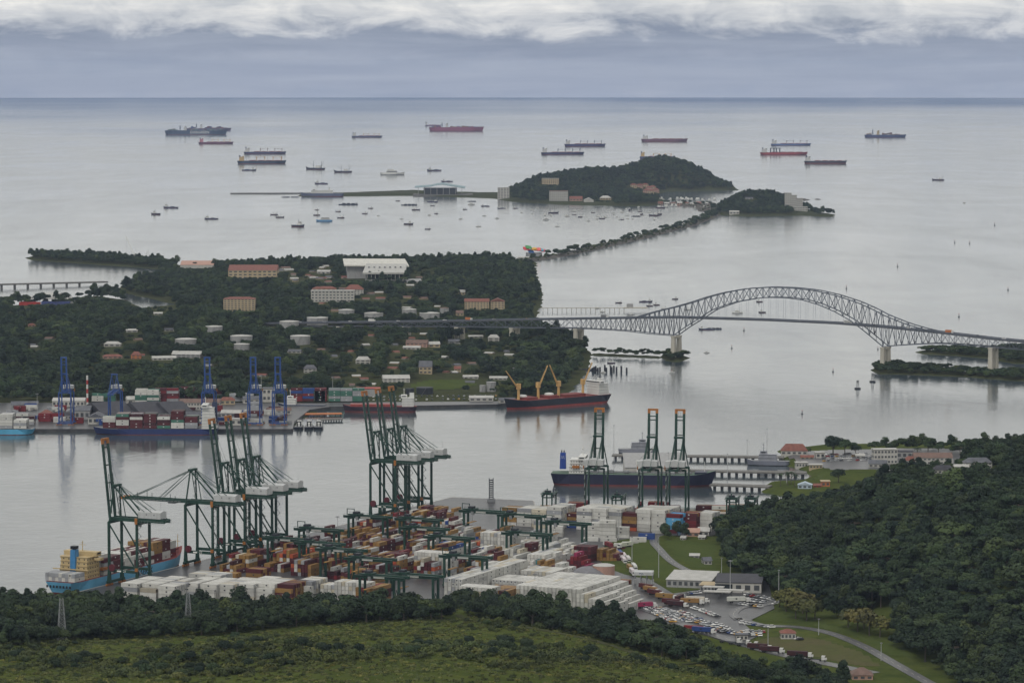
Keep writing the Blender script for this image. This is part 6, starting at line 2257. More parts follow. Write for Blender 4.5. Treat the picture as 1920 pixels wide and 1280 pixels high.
for _r, _wl, _rf, _kd, _f, _b, _nm, _lb, _q in NB:
    bld(_nm, _lb, *_r, _wl, _rf, _kd, _f, _b, None, rnd.uniform(-.12, .12), _q, 'naval base buildings')
lawn_far = None

# ------------------------------------------------------------------ gate area
off = bld('office_building', 'white office with dark roof and glass corner beside the gate car park', 1346, 1084, 1432, 1112, W_WHITE, R_DARK, 'shed', 1, 5, 26, rot=-.12, rf=.22)
block('glass_corner', off, -15.6, -4, -13.3, -5, .5, 6.4, P_GLASS)
bld('reception_hall', 'low pale roofed reception hall left of the white office', 1258, 1079, 1344, 1102, W_GREY, R_WHITE, 'shed', 1, 8, 28, rot=-.25, rf=.3)
bld('workshop', 'small cream roofed workshop in front of the reception hall', 1316, 1096, 1344, 1110, W_GREY, W_CREAM, 'flat', 1, 4, 14, rot=-.2)
bld('guard_house', 'white guard house by the lower truck road', 1380, 1189, 1402, 1200, W_WHITE, R_GREY, 'flat', 1, 3, 6)
bld('substation', 'small white building with red roof on the verge', 1464, 1179, 1492, 1198, W_WHITE, R_RED, 'hip', 1, 4, 9, rf=.35)
bld('house', 'brown roofed house half hidden by trees near the bottom edge', 1598, 1252, 1637, 1274, W_PINK, R_BROWN, 'hip', 1, 3, 12, rf=.55)
for _i, (_r, _wl, _rf) in enumerate((((1288, 990, 1312, 1006), W_PINK, W_PINK), ((1310, 988, 1332, 1004), W_WHITE, R_WHITE), ((1312, 1003, 1324, 1011), W_WHITE, R_WHITE), ((1278, 1004, 1287, 1012), W_WHITE, R_WHITE), ((1318, 1044, 1333, 1058), W_WHITE, R_GREY), ((1294, 1037, 1312, 1045), W_GREY, R_WHITE))):
    bld('shed', ('pink roofed shed behind the lawn', 'white shed right of the pink roofed one', 'small white store in front of the white shed', 'tiny white hut left of the sheds', 'grey roofed hut by the wood edge', 'low pale shelter in the middle of the lawn')[_i], *_r, _wl, _rf, 'gable', 1, 2, None, rnd.uniform(-.3, .3), .45, 'sheds behind the lawn')
_p = W(1207, 1094, 3.05)
gt = empty('gate_canopy', _p, -.1, 'white gate canopy over the truck lanes with company lettering', 'gate')
block('canopy', gt, -6.5, 6.5, -3, 7, 6.2, 8.4, P_WHITE)
for _x in (-6, -2, 2, 6):
    for _y in (-2.4, 6):
        beam('column', gt, (_x, _y, 0), (_x, _y, 6.2), .5, .5, P_GREY)
    block('booth', gt, _x - .8, _x + .8, 0, 3, 0, 2.8, P_WHITE)
text('lettering', gt, 'PSA', 1.9, paint('sign_blue', (40, 60, 100)), upright((-1.5, -3.03, 7.3), (0, -1)), .02)
for _i, (_x, _y, _w) in enumerate(((1345, 1122, 9), (1370, 1119, 9), (1338, 1113, 7))):
    c = empty('lane_canopy', W(_x, _y, 3.05), -.25, 'flat canopy over the inspection lanes, %s' % ('nearest the cars', 'with red truck beside it', 'against the reception hall')[_i], 'canopy', 'lane canopies')
    block('roof', c, -_w, _w, -3, 3, 4.6, 5.2, R_WHITE)
    for _a in (-_w + 1, 0, _w - 1):
        beam('column', c, (_a, 0, 0), (_a, 0, 4.6), .4, .4, P_GREY)
dome = empty('covered_heap', W(1105, 1078, 3.05), 0, 'round heap under grey tarpaulin behind the stepped white block', 'heap')
mb = MB(); mb.lathe([(13, 0), (13.2, 1.5), (10, 4), (6, 5.6), (.5, 6.2)], 24); mb.build('tarpaulin', paint('tarpaulin', (112, 112, 116), .6, bump=.5), dome)
rt_ = empty('round_bin', W(1132, 1078, 3.05), 0, 'round rust pink bin with pale lid beside the covered heap', 'bin')
mb = MB(); mb.lathe([(7.5, 0), (7.6, 7)], 20); mb.build('wall', W_PINK, rt_)
mb = MB(); mb.lathe([(7.7, 7), (5, 7.8), (.3, 8)], 20); mb.build('lid', R_WHITE, rt_)
rk = empty('quay_tower', W(921, 940, 3.05), 0, 'slim dark lattice column standing alone on the quay corner', 'tower')
for _sx in (-1.6, 1.6):
    for _sy in (-1.6, 1.6):
        beam('post', rk, (_sx, _sy, 0), (_sx, _sy, 19), .6, .6, P_DARK)
mb = MB()
for _i in range(11):
    mb.box(-1.5, 1.5, -1.5, 1.5, _i * 1.7 + .2, _i * 1.7 + .9)
mb.build('counterweight', P_DARK, rk)
block('base', rk, -3.2, 3.2, -3, 3, 0, 2.4, P_GREY)


# ------------------------------------------------------------------ lattice pylons and lamp masts
def pylon(px, yb, yt, label):
    p = G(px, yb)
    h = (yb - yt) * mpp(p.y)
    c = empty('lattice_tower', p, .3, label, 'pylon')
    wb, wt = h * .1, h * .035
    cs = [(-1, -1), (1, -1), (1, 1), (-1, 1)]
    n = 9
    wz = lambda i: wb + (wt - wb) * i / n
    for sx, sy in cs:
        beam('leg', c, (sx * wb, sy * wb, 0), (sx * wt, sy * wt, h), .22, .22, mat('pylon_zinc', (.24, .25, .26), .6))
    for i in range(n):
        for q in range(4):
            a, b = cs[q], cs[(q + 1) % 4]
            z0, z1 = h * i / n, h * (i + 1) / n
            beam('brace', c, (a[0] * wz(i), a[1] * wz(i), z0), (b[0] * wz(i + 1), b[1] * wz(i + 1), z1), .1, .1, MATS['pylon_zinc'])
            beam('brace', c, (b[0] * wz(i), b[1] * wz(i), z0), (a[0] * wz(i + 1), a[1] * wz(i + 1), z1), .1, .1, MATS['pylon_zinc'])
            beam('rung', c, (a[0] * wz(i), a[1] * wz(i), z0), (b[0] * wz(i), b[1] * wz(i), z0), .09, .09, MATS['pylon_zinc'])
    KEEP.append((px - 10, yt, px + 10, yb, p.y))
    return c


pylon(116, 1200, 1119, 'grey lattice pylon standing in the grass at lower left')
pylon(353, 1172, 1108, 'grey lattice pylon rising from the tree belt before the white piles')
MASTS = [(1003, 1128, 1075, 3, 'against the great white stepped block'), (1185, 1052, 1006, 0, 'at the lower edge of the sloping lawn'), (1235, 1082, 1004, 0, 'tallest one left of the reception hall'), (1369, 1118, 1050, 1, 'in front of the white office'),
         (1160, 1012, 956, 1, 'before the white far piles'), (1438, 852, 804, 0, 'at the root of the outer naval pier'), (1401, 858, 825, 0, 'left one on the outer naval pier'), (1364, 897, 850, 0, 'on the middle naval pier'), (1108, 872, 818, 0, 'behind the tanker deckhouse'),
         (1151, 852, 797, 0, 'at the tip of the outer naval pier'), (633, 992, 968, 1, 'on the quay behind the yard gantries'), (490, 752, 703, 1, 'behind the blue crane pair'), (624, 745, 706, 1, 'above the green boxes of the far port'), (1253, 885, 848, 0, 'between two end-on quay cranes'),
         (1460, 1130, 1068, 0, 'at the wood edge above the car park'), (1353, 1076, 1046, 0, 'in the woods behind the white office'), (1535, 1190, 1160, 0, 'beside the access road'), (1475, 905, 888, 0, 'on the basin mole'), (1440, 1212, 1175, 0, 'right of the lower truck road'), (1652, 1238, 1205, 0, 'at the bend of the access road'),
         (1040, 940, 915, 0, 'at the far berth, left end'), (70, 792, 738, 1, 'at the left of the far port'), (963, 715, 690, 1, 'behind the yellow crane ship')]
for _x, _yb, _yt, _k, _ph in MASTS:
    p = G(_x, _yb) if not inside(TERM, *W(_x, _yb, 3)[:2]) else W(_x, _yb, 3.05)
    h = (_yb - _yt) * mpp(p.y)
    c = empty('lamp_mast', p, 0, 'tall slim lamp mast ' + _ph, 'lamp mast', 'tall lamp masts')
    mb = MB(); mb.tube((0, 0, -1), (0, 0, h), .28, .14, 6); mb.build('pole', mat('pole_zinc', (.4, .41, .42), .5), c)
    if _k:
        mb = MB(); mb.box(-1.5, 1.5, -.5, .5, h - .2, h + .35); mb.box(-.5, .5, -1.5, 1.5, h - .2, h + .34); mb.build('lamp_head', P_GREY, c)
    else:
        mb = MB(); mb.box(-.6, .6, -.6, .6, h - .1, h + .4); mb.build('lamp_head', P_GREY, c)
# ------------------------------------------------------------------ vehicles
P_CAR = mat('car_paint', (1, 1, 1), .3, var=.04, spec=.5, objcol=True)
mb = MB()
_sec = [(-2.2, .45, .95), (-2.1, .35, 1.0), (2.0, .35, .82), (2.2, .45, .72)]
for (x0, z0, z1), (x1, z2, z3) in zip(_sec[:-1], _sec[1:]):
    for s in (-1, 1):
        mb.face([(x0, s * .88, z0), (x1, s * .88, z2), (x1, s * .88, z3), (x0, s * .88, z1)][::s])
    mb.face([(x0, -.88, z1), (x1, -.88, z3), (x1, .88, z3), (x0, .88, z1)])
mb.face([(-2.2, -.88, .45), (-2.2, -.88, .95), (-2.2, .88, .95), (-2.2, .88, .45)]); mb.face([(2.2, -.88, .45), (2.2, .88, .45), (2.2, .88, .72), (2.2, -.88, .72)])
mb.face([(-1.35, -.7, 1.46), (.45, -.7, 1.46), (.45, .7, 1.46), (-1.35, .7, 1.46)])
CAR_ME = mb.mesh('car_body', P_CAR)
mb = MB()
_lo = [(-1.95, -.82, .97), (1.05, -.82, .9), (1.05, .82, .9), (-1.95, .82, .97)]
_hi = [(-1.35, -.7, 1.45), (.45, -.7, 1.45), (.45, .7, 1.45), (-1.35, .7, 1.45)]
for i in range(4):
    j = (i + 1) % 4
    mb.face([_lo[i], _lo[j], _hi[j], _hi[i]])
CARWIN_ME = mb.mesh('car_windows', P_GLASS)
mb = MB()
for x in (-1.35, 1.35):
    for s in (-1, 1):
        mb.tube((x, s * .72, .33), (x, s * .9, .33), .33, n=8)
CARWH_ME = mb.mesh('car_wheels', P_TYRE)
CARCOL = [('white', (226, 226, 224))] * 8 + [('silver', (168, 170, 174))] * 4 + [('black', (34, 36, 40))] * 3 + [('grey', (104, 106, 110))] * 2 + [('red', (150, 38, 40)), ('blue', (44, 70, 130)), ('yellow', (196, 150, 60))]
NCAR = {}


def car(p, rz, where, colour=None):
    cn, cc = colour or rnd.choice(CARCOL)
    o = link('parked_car', CAR_ME)
    o.location = p
    o.rotation_euler.z = rz
    s = rnd.choice([1, 1, 1.08, 1.15])
    o.scale = (s, s, s * rnd.choice([1, 1, 1.2]))
    o.color = (*srgb(*cc), 1)
    NCAR[where] = NCAR.get(where, 0) + 1
    tag(o, '%s car, %s along the row %s' % (cn, ORD[NCAR[where] - 1], where), 'car', 'cars parked ' + where)
    link('windows', CARWIN_ME, o)


def ground_pt(px, py):
    q = W(px, py, 3.05)
    if inside(TERM, q.x, q.y):
        return q
    return G(px, py)


def car_row(a, b, n, where, rz=None, skip=.06):
    pa, pb = ground_pt(*a), ground_pt(*b)
    d = math.atan2(pb.y - pa.y, pb.x - pa.x)
    for i in range(n):
        if rnd.random() < skip:
            continue
        p = pa.lerp(pb, i / max(1, n - 1))
        q = ground_h(p.x, p.y)
        p.z = max(q, 3.05 if inside(TERM, p.x, p.y) else 0) + .05
        car(p + Vector((rnd.uniform(-.2, .2), rnd.uniform(-.2, .2), 0)), (d + R(80) if rz is None else rz) + rnd.uniform(-.05, .05) + (math.pi if rnd.random() < .4 else 0), where)


car_row((1213, 1142), (1262, 1166), 17, 'nearest the trees in the packed lot')
car_row((1222, 1140), (1274, 1165), 18, 'second from the trees in the packed lot')
car_row((1240, 1142), (1292, 1166), 18, 'third from the trees in the packed lot')
car_row((1250, 1143), (1300, 1165), 16, 'fourth from the trees in the packed lot')
car_row((1275, 1147), (1312, 1162), 12, 'farthest from the trees in the packed lot')
for _i, (_y, _n2) in enumerate(((1164, 10), (1170, 12), (1176, 12), (1181, 10))):
    car_row((1306 + _i * 9, _y), (1352 + _i * 12, _y + 9), _n2, ('first', 'second', 'third', 'last')[_i] + ' in the jumbled lower lot', skip=.12)
car_row((1390, 1186), (1432, 1186), 11, 'by the guard house, upper')
car_row((1396, 1191), (1426, 1192), 8, 'by the guard house, lower')
car_row((1393, 1168), (1446, 1177), 8, 'on the kerb of the curved lane', rz=.1)
car_row((1400, 1116), (1450, 1126), 9, 'before the white office, upper', skip=.2)
car_row((1394, 1126), (1452, 1133), 11, 'before the white office, middle', skip=.15)
car_row((1390, 1133), (1425, 1138), 6, 'before the white office, lower', skip=.2)
car_row((1290, 1114), (1312, 1112), 6, 'in front of the reception hall', skip=.1)
car_row((1300, 1140), (1346, 1156), 12, 'behind the jumbled lower lot, before the inspection lanes', skip=.2)
car_row((1262, 1148), (1322, 1172), 16, 'between packed lot and jumbled lot', skip=.1)
car_row((1486, 1196), (1500, 1200), 4, 'beside the red roofed substation', skip=0)
for _i, _y in enumerate((746, 752)):
    car_row((560, _y), (930, _y - 3), 38, ('far', 'near')[_i] + ' on the far port quay', rz=R(85), skip=.08)
for _i in range(4):
    car_row((1545, 853 + _i * 4), (1640, 851 + _i * 4), 13, ('first', 'second', 'third', 'fourth')[_i] + ' at the naval base', rz=R(20 + 40 * (_i % 2)), skip=.3)
# traffic on the bridge deck
for _i, _px in enumerate((560, 610, 655, 700, 745, 790, 832, 880, 930, 990, 1060, 1130, 1320, 1420, 1500, 1590, 1640, 1700, 1735, 1780, 1830, 1880)):
    s = b_at(_px)
    p = b_pt(s, deck_z(s) + .05, rnd.choice([-3.6, -1.6, 2.2, 4.2]))
    if _i % 4 == 3:
        o = empty('box_truck', p, math.atan2(B_DIR.y, B_DIR.x), '%s box truck crossing the bridge, %s from the left bank' % (('white', 'brown', 'grey')[_i % 3], ORD[_i // 4]), 'truck', 'trucks on the bridge')
        block('cargo_box', o, -4.5, 3, -1.2, 1.2, .9, 3.8, (SHIP_W, W_ORNG, P_GREY)[_i % 3])
        block('cab', o, 3.2, 5.2, -1.2, 1.2, .6, 3.0, SHIP_W)
        block('chassis', o, -4.5, 5, -.9, .9, .4, .9, P_DARK)
    else:
        car(p, math.atan2(B_DIR.y, B_DIR.x), 'crossing on the bridge deck')


def truck(p, rz, label, box=None, cabm=SHIP_W):
    c = empty('container_truck', p, rz, label, 'truck', 'trucks waiting at the terminal')
    cab = MB()
    cab.box(4.9, 7.0, -1.2, 1.2, .7, 3.1); cab.box(6.95, 7.9, -1.1, 1.1, .7, 1.9)
    cb = cab.build('cab', cabm, c)
    block('windscreen', cb, 6.6, 7.08, -1.05, 1.05, 2.0, 2.9, P_GLASS)
    block('chassis', c, -6.4, 7.6, -.5, .5, .7, 1.1, P_DARK)
    for x in (-5.4, -4.2, 4.2, 6.9):
        mb = MB()
        for s in (-1, 1):
            mb.tube((x, s * .7, .5), (x, s * 1.2, .5), .5, n=8)
        mb.build('axle', P_TYRE, c)
    if box:
        o = link('carried_container', CONT_ME, c)
        o.location = (-1.6, 0, 1.15)
        o.color = (*[v * rnd.uniform(.9, 1.05) for v in PAL[box]], 1)
    return c


TRUCKS = [(1150, 1036, None, 'at the head of the queue by the lawn'), (1158, 1043, 'ochre', 'second in the queue by the lawn'), (1164, 1049, 'white', 'third in the queue by the lawn'), (1170, 1055, 'white', 'fourth in the queue by the lawn'),
          (1176, 1062, None, 'fifth in the queue by the lawn'), (1181, 1069, 'ochre', 'sixth in the queue by the lawn'), (1186, 1077, 'white', 'last of the left queue before the gate'), (1163, 1042, 'blue', 'head of the lawn side lane'), (1170, 1047, 'white', 'second of the lawn side lane'),
          (1178, 1053, 'white', 'third of the lawn side lane'), (1185, 1060, None, 'fourth of the lawn side lane'), (1190, 1068, 'white', 'fifth of the lawn side lane')]
_ang = math.atan2(W(1150, 1036).y - W(1186, 1077).y, W(1150, 1036).x - W(1186, 1077).x)
for _x, _y, _b, _ph in TRUCKS:
    truck(W(_x, _y, 3.06), _ang + math.pi + rnd.uniform(-.05, .05), 'container truck %s, %s' % ('with %s box' % _b if _b else 'with empty trailer', _ph), _b)
for _x, _y, _b, _a, _ph in ((1214, 1106, 'maroon', -.9, 'just past the gate'), (1222, 1111, 'ochre', -.9, 'leaving the gate'), (1230, 1117, 'maroon', -.9, 'in the exit lane'), (1250, 1124, 'ochre', -.45, 'crossing the yard before the lanes'), (1262, 1134, 'maroon', -.5, 'beside the packed lot'), (1270, 1138, 'dark', -.5, 'nearest the packed lot'),
                            (1298, 1133, 'ochre', -.2, 'parked before the inspection lanes'), (1308, 1130, 'white', -.2, 'parked beside the ochre one'), (1211, 1140, 'magenta', .35, 'at the corner of the stepped white block'), (1275, 1126, 'dark', 1.2, 'turned sideways in the yard'), (1385, 1130, 'white', .1, 'by the office car park'),
                            (1368, 1206, None, -.38, 'first on the lower road'), (1385, 1209, None, -.38, 'second on the lower road'), (1400, 1212, None, -.36, 'third on the lower road'), (1425, 1219, 'dark', -.33, 'fourth on the lower road'), (1447, 1224, 'dark', -.3, 'fifth on the lower road'), (1500, 1233, 'dark', -.25, 'sixth on the lower road'), (1525, 1239, None, -.25, 'last on the lower road'),
                            (1305, 1185, 'red', -.4, 'half hidden by trees below the packed lot'), (1320, 1189, 'blue', -.4, 'right of the red one below the packed lot'), (1172, 1027, 'white', -2.3, 'turning at the top of the lawn'), (1140, 1026, 'red', 1.9, 'by the far reefer piles')):
    p = ground_pt(_x, _y)
    p.z = max(p.z, 0) + .35 if not inside(TERM, p.x, p.y) else 3.4
    truck(p, _a, 'container truck %s, %s' % ('with %s box' % _b if _b else 'with empty trailer', _ph), _b)

# ------------------------------------------------------------------ trees
def leaf_material(name, c0, c1, c2):
    m = bpy.data.materials.new(name)
    m.use_nodes = True
    t = m.node_tree
    b = t.nodes['Principled BSDF']
    oi = _n(t, 'ShaderNodeObjectInfo')
    g = _n(t, 'ShaderNodeNewGeometry')
    n = _n(t, 'ShaderNodeTexNoise')
    n.inputs['Scale'].default_value = .16
    n.inputs['Detail'].default_value = 4
    t.links.new(g.outputs['Position'], n.inputs['Vector'])
    n2 = _n(t, 'ShaderNodeTexNoise')
    n2.inputs['Scale'].default_value = .012
    n2.inputs['Detail'].default_value = 3
    t.links.new(g.outputs['Position'], n2.inputs['Vector'])
    c = _mix(t, _ramp(t, n.outputs['Fac'], [(.35, (0,) * 3), (.65, (1,) * 3)]), c0, c1)
    c = _mix(t, _ramp(t, oi.outputs['Random'], [(.3, (0,) * 3), (.8, (.55,) * 3), (1, (1,) * 3)]), c, c2)
    rv = _ramp(t, _math(t, 'FRACT', _math(t, 'MULTIPLY', oi.outputs['Random'], 7.31)), [(0, (.66, .72, .8)), (.5, (1.0,) * 3), (.85, (1.3, 1.25, 1.12)), (1, (1.75, 1.55, 1.3))])
    c = _mix(t, 1.0, c, rv, 'MULTIPLY')
    br = _ramp(t, n2.outputs['Fac'], [(.35, (.75,) * 3), (.65, (1.25,) * 3)])
    c = _mix(t, 1.0, c, br, 'MULTIPLY')
    t.links.new(c, b.inputs['Base Color'])
    b.inputs['Roughness'].default_value = .75
    b.inputs['Specular IOR Level'].default_value = .18
    return m


M_LEAF = leaf_material('leaf_green', (.022, .040, .020), (.031, .052, .024), (.044, .062, .025))
M_LEAFY = leaf_material('leaf_olive', (.075, .085, .028), (.10, .10, .034), (.115, .105, .04))
M_LEAFD = leaf_material('leaf_dark', (.016, .030, .019), (.023, .039, .022), (.030, .046, .023))
M_SHRUB = leaf_material('leaf_shrub', (.042, .058, .02), (.054, .07, .024), (.068, .08, .03))
M_TUFT = leaf_material('grass_tuft', (.062, .080, .020), (.086, .102, .03), (.105, .11, .038))
M_BARK = mat('bark', (.10, .085, .07), .9)


def tree_meshes(seed, h, r, kind, leaf, nleaf, lsize):
    """Trunk with limbs, and a crown of leaf-clump faces spread over many uneven lobes."""
    g = random.Random(seed)
    lobes = []
    if kind == 'round':
        for i in range(22):
            a, e = g.uniform(0, 6.28), g.uniform(-.15, 1.0)
            d = r * g.uniform(.35, .68)
            lobes.append((Vector((math.cos(a) * d * math.cos(e), math.sin(a) * d * math.cos(e), h * .56 + math.sin(e) * h * .27)), r * g.uniform(.2, .42), .85))
        lobes.append((Vector((0, 0, h * .66)), r * .55, .8))
    elif kind == 'umbrella':
        for i in range(16):
            a, d = g.uniform(0, 6.28), r * math.sqrt(g.random()) * .85
            lobes.append((Vector((math.cos(a) * d, math.sin(a) * d, h * .78 + g.uniform(-.08, .12) * h - .1 * h * (d / r) ** 2)), r * g.uniform(.2, .34), .5))
    elif kind == 'tall':
        for i in range(13):
            a = g.uniform(0, 6.28)
            z = g.uniform(.38, .95)
            d = r * .6 * math.sin(min(1, (1.05 - z) * 1.6) * 1.57) * g.uniform(.5, 1)
            lobes.append((Vector((math.cos(a) * d, math.sin(a) * d, h * z)), r * g.uniform(.3, .46), .95))
    elif kind == 'shrub':
        for i in range(9):
            a, d = g.uniform(0, 6.28), r * g.uniform(.1, .65)
            lobes.append((Vector((math.cos(a) * d, math.sin(a) * d, h * g.uniform(.3, .62))), r * g.uniform(.3, .46), h / r * .7))
    tot = sum(l[1] ** 2 for l in lobes)
    mb = MB()
    for c, rr, fl in lobes:
        for i in range(max(6, int(nleaf * rr * rr / tot))):
            z = g.uniform(-.55, 1)
            a = g.uniform(0, 6.28)
            q = math.sqrt(max(0, 1 - z * z))
            n = Vector((math.cos(a) * q, math.sin(a) * q, z))
            p = c + Vector((n.x * rr, n.y * rr, n.z * rr * fl)) * g.uniform(.82, 1.08)
            n = (n + Vector((g.uniform(-.6, .6), g.uniform(-.6, .6), g.uniform(-.3, .7)))).normalized()
            t = n.orthogonal().normalized()
            t.rotate(Matrix.Rotation(g.uniform(0, 6.28), 3, n))
            b = n.cross(t)
            s = lsize * g.uniform(.6, 1.25)
            mb.face([p - t * s * .5 - b * s * .28, p + t * s * .1 - b * s * .5, p + t * s * .55 + b * s * .1, p - t * s * .1 + b * s * .5])
    crown = mb.mesh('crown_' + kind, leaf)
    tb = MB()
    th = h * (.5 if kind != 'umbrella' else .66)
    tb.tube((0, 0, -1), (0, 0, th), .035 * h, .02 * h, 7)
    for i in range(5):
        c = lobes[(i * 3) % len(lobes)][0]
        tb.tube((0, 0, th * g.uniform(.7, .98)), tuple(c * .85), .018 * h, .007 * h, 5)
    return crown, tb.mesh('trunk_' + kind, M_BARK)


def palm_meshes(seed, h):
    g = random.Random(seed)
    tb = MB()
    tb.tube((0, 0, -.5), (.3, 0, h * .5), .3, .22, 7); tb.tube((.3, 0, h * .5), (.2, .1, h), .22, .18, 7)
    mb = MB()
    for i in range(18):
        a = i * 2.4
        up = g.uniform(.1, .9)
        prev = Vector((.2, .1, h))
        for k in range(4):
            d = Vector((math.cos(a), math.sin(a), up - k * .55)).normalized()
            nxt = prev + d * 1.25
            s = Vector((-math.sin(a), math.cos(a), 0)) * (.55 - .1 * k)
            mb.face([prev - s, nxt - s * .8, nxt, prev]); mb.face([prev, nxt, nxt + s * .8, prev + s])
            prev = nxt
    return mb.mesh('crown_palm', M_LEAF), tb.mesh('trunk_palm', M_BARK)


VARS = []
for _i, (_h, _r, _k, _lf) in enumerate([(11, 6.6, 'round', M_LEAF), (13, 7.4, 'round', M_LEAFD), (9.5, 5.6, 'round', M_LEAF), (12, 8.4, 'umbrella', M_LEAF), (15, 5.4, 'tall', M_LEAFD), (12, 7.2, 'round', M_LEAFD), (10, 6.2, 'umbrella', M_LEAFD), (13.5, 6.6, 'tall', M_LEAF)]):
    VARS.append((_k, _h, _r) + tree_meshes(40 + _i, _h, _r, _k, _lf, 1250, 1.08))
OLIVE = [('round', 11, 6.4) + tree_meshes(70 + _i, 11, 6.4, 'round', M_LEAFY, 620, 1.4) for _i in range(2)]
SHRUBS = [('shrub', 3.2, 2.9) + tree_meshes(80 + _i, 3.2, 2.9, 'shrub', M_SHRUB, 260, .8) for _i in range(4)]
TUFTS = [('shrub', 1.6, 2.0) + tree_meshes(86 + _i, 1.6, 2.0, 'shrub', M_TUFT, 110, .7) for _i in range(2)]
PALMS = [('palm', 9.5, 3.4) + palm_meshes(90 + _i, 9.5) for _i in range(2)]
proto_col = bpy.data.collections.new('tree_kinds')
for _i, v in enumerate(VARS + SHRUBS + TUFTS):
    me = v[3]
    o = bpy.data.objects.new('tree_kind_%02d' % _i, me)
    proto_col.objects.link(o)


def instancer(name, P, label, cat):
    """Scatters tree kinds on points; P rows are x, y, z, scale, rotation, kind."""
    me = bpy.data.meshes.new(name)
    me.from_pydata([tuple(p[:3]) for p in P], [], [])
    for an, ix, ty in (('scl', 3, 'FLOAT'), ('rot', 4, 'FLOAT'), ('kin', 5, 'INT')):
        a = me.attributes.new(an, ty, 'POINT')
        a.data.foreach_set('value', [(int if ty == 'INT' else float)(p[ix]) for p in P])
    o = link(name, me)
    o['kind'] = 'stuff'
    tag(o, label, cat)
    ng = bpy.data.node_groups.new(name + '_scatter', 'GeometryNodeTree')
    ng.interface.new_socket('Geometry', in_out='INPUT', socket_type='NodeSocketGeometry')
    ng.interface.new_socket('Geometry', in_out='OUTPUT', socket_type='NodeSocketGeometry')
    gi, go = ng.nodes.new('NodeGroupInput'), ng.nodes.new('NodeGroupOutput')
    ci = ng.nodes.new('GeometryNodeCollectionInfo')
    ci.inputs['Collection'].default_value = proto_col
    ci.inputs['Separate Children'].default_value = True
    ci.inputs['Reset Children'].default_value = True
    ip = ng.nodes.new('GeometryNodeInstanceOnPoints')
    ip.inputs['Pick Instance'].default_value = True

    def att(nm, ty):
        n = ng.nodes.new('GeometryNodeInputNamedAttribute')
        n.data_type = ty
        n.inputs['Name'].default_value = nm
        return n.outputs['Attribute']
    cx = ng.nodes.new('ShaderNodeCombineXYZ')
    ng.links.new(att('rot', 'FLOAT'), cx.inputs[2])
    ng.links.new(gi.outputs[0], ip.inputs['Points'])
    ng.links.new(ci.outputs[0], ip.inputs['Instance'])
    ng.links.new(att('kin', 'INT'), ip.inputs['Instance Index'])
    er = ng.nodes.new('FunctionNodeEulerToRotation')
    ng.links.new(cx.outputs[0], er.inputs[0])
    ng.links.new(er.outputs[0], ip.inputs['Rotation'])
    ng.links.new(att('scl', 'FLOAT'), ip.inputs['Scale'])
    ng.links.new(ip.outputs[0], go.inputs[0])
    md = o.modifiers.new('scatter', 'NODES')
    md.node_group = ng
    return o


KP = np.array(KEEP)


def blocked(P, hgt, rad):
    """True where a tree would stand in front of something the place keeps open (clearings before buildings, masts, quays)."""
    x, y, z = P
    fw = y * CP - (z - HC) * SP
    px = 960 + F * x / fw
    yb = 640 - F * (y * SP + (z - HC) * CP) / fw
    zt = z + hgt
    yt = 640 - F * (y * SP + (zt - HC) * CP) / fw
    rr = rad * F / fw
    out = np.zeros(x.shape, bool)
    for x0, y0, x1, y1, D in KP:
        out |= (px + rr * .7 > x0) & (px - rr * .7 < x1) & (yt < y1 - .25 * (y1 - y0)) & (yb > y0) & (y < D + 12)
    return out


def scatter(poly, spacing, jit=.45, res_scale=None):
    xs, ys = [p[0] for p in poly], [p[1] for p in poly]
    gx, gy = np.meshgrid(np.arange(min(xs), max(xs), spacing), np.arange(min(ys), max(ys), spacing))
    gx = gx.ravel() + nrg.uniform(-jit, jit, gx.size) * spacing
    gy = gy.ravel() + nrg.uniform(-jit, jit, gy.size) * spacing
    k = inside(poly, gx, gy)
    return gx[k], gy[k]


def near_road(x, y, extra):
    out = np.zeros(x.shape, bool)
    for c, w in ROADS:
        out |= seg_dist([tuple(p) for p in c[::2]], x, y, False) < w / 2 + extra
    return out


def scr(x, y, z):
    fw = y * CP - (z - HC) * SP
    return 960 + F * x / fw, 640 - F * (y * SP + (z - HC) * CP) / fw


def in_frame(x, y, z, m=60):
    a, b = scr(x, y, z)
    return (a > -m) & (a < 1920 + m) & (b < 1280 + m)


FOREST, NEAR = [], []
# peninsula and islands
LAWN_KEEP = wpoly([(755, 735), (758, 716), (800, 709), (890, 709), (910, 722), (855, 736)], 6)
for L_, sp, smin, smax, edge in ((pen_land, 10, .5, 1.55, 4), (spit_land, 11, .8, 1.2, 3), (isle_land, 13, .9, 1.35, 10), (naos_land, 11, .8, 1.25, 6)):
    x, y = scatter(L_.poly, sp)
    z = L_.h(x, y)
    k = (z > 1.6) & in_frame(x, y, z)
    if L_ is pen_land:
        k &= (y > 3560) & ~inside(LAWN_KEEP, x, y) & (seg_dist([tuple((_a0 + B_DIR * q)[:2]) for q in (-400, 0)], x, y, False) > 9)
        k &= nrg.random(x.size) < np.where(fbm(x, y, 120, 31) > .42, 1, .35)
    if L_ is isle_land:
        k &= (z > 2.4) & ((x > W(955, 372).x) | (z > 10)) & ((z > 6) | (nrg.random(x.size) < .55))
    if L_ is naos_land:
        k &= (z > 4) | (nrg.random(x.size) < .3)
    x, y, z = x[k], y[k], z[k]
    s = nrg.uniform(smin, smax, x.size)
    if L_ is pen_land:
        s *= np.where(y > 5400, .8, 1)
    kind = nrg.integers(0, 8, x.size)
    hh = np.array([VARS[q][1] for q in kind]) * s
    k = ~blocked((x, y, z), hh, 6 * s)
    for q in np.nonzero(k)[0]:
        FOREST.append((x[q], y[q], z[q] - .4, s[q], nrg.uniform(0, 6.28), kind[q]))
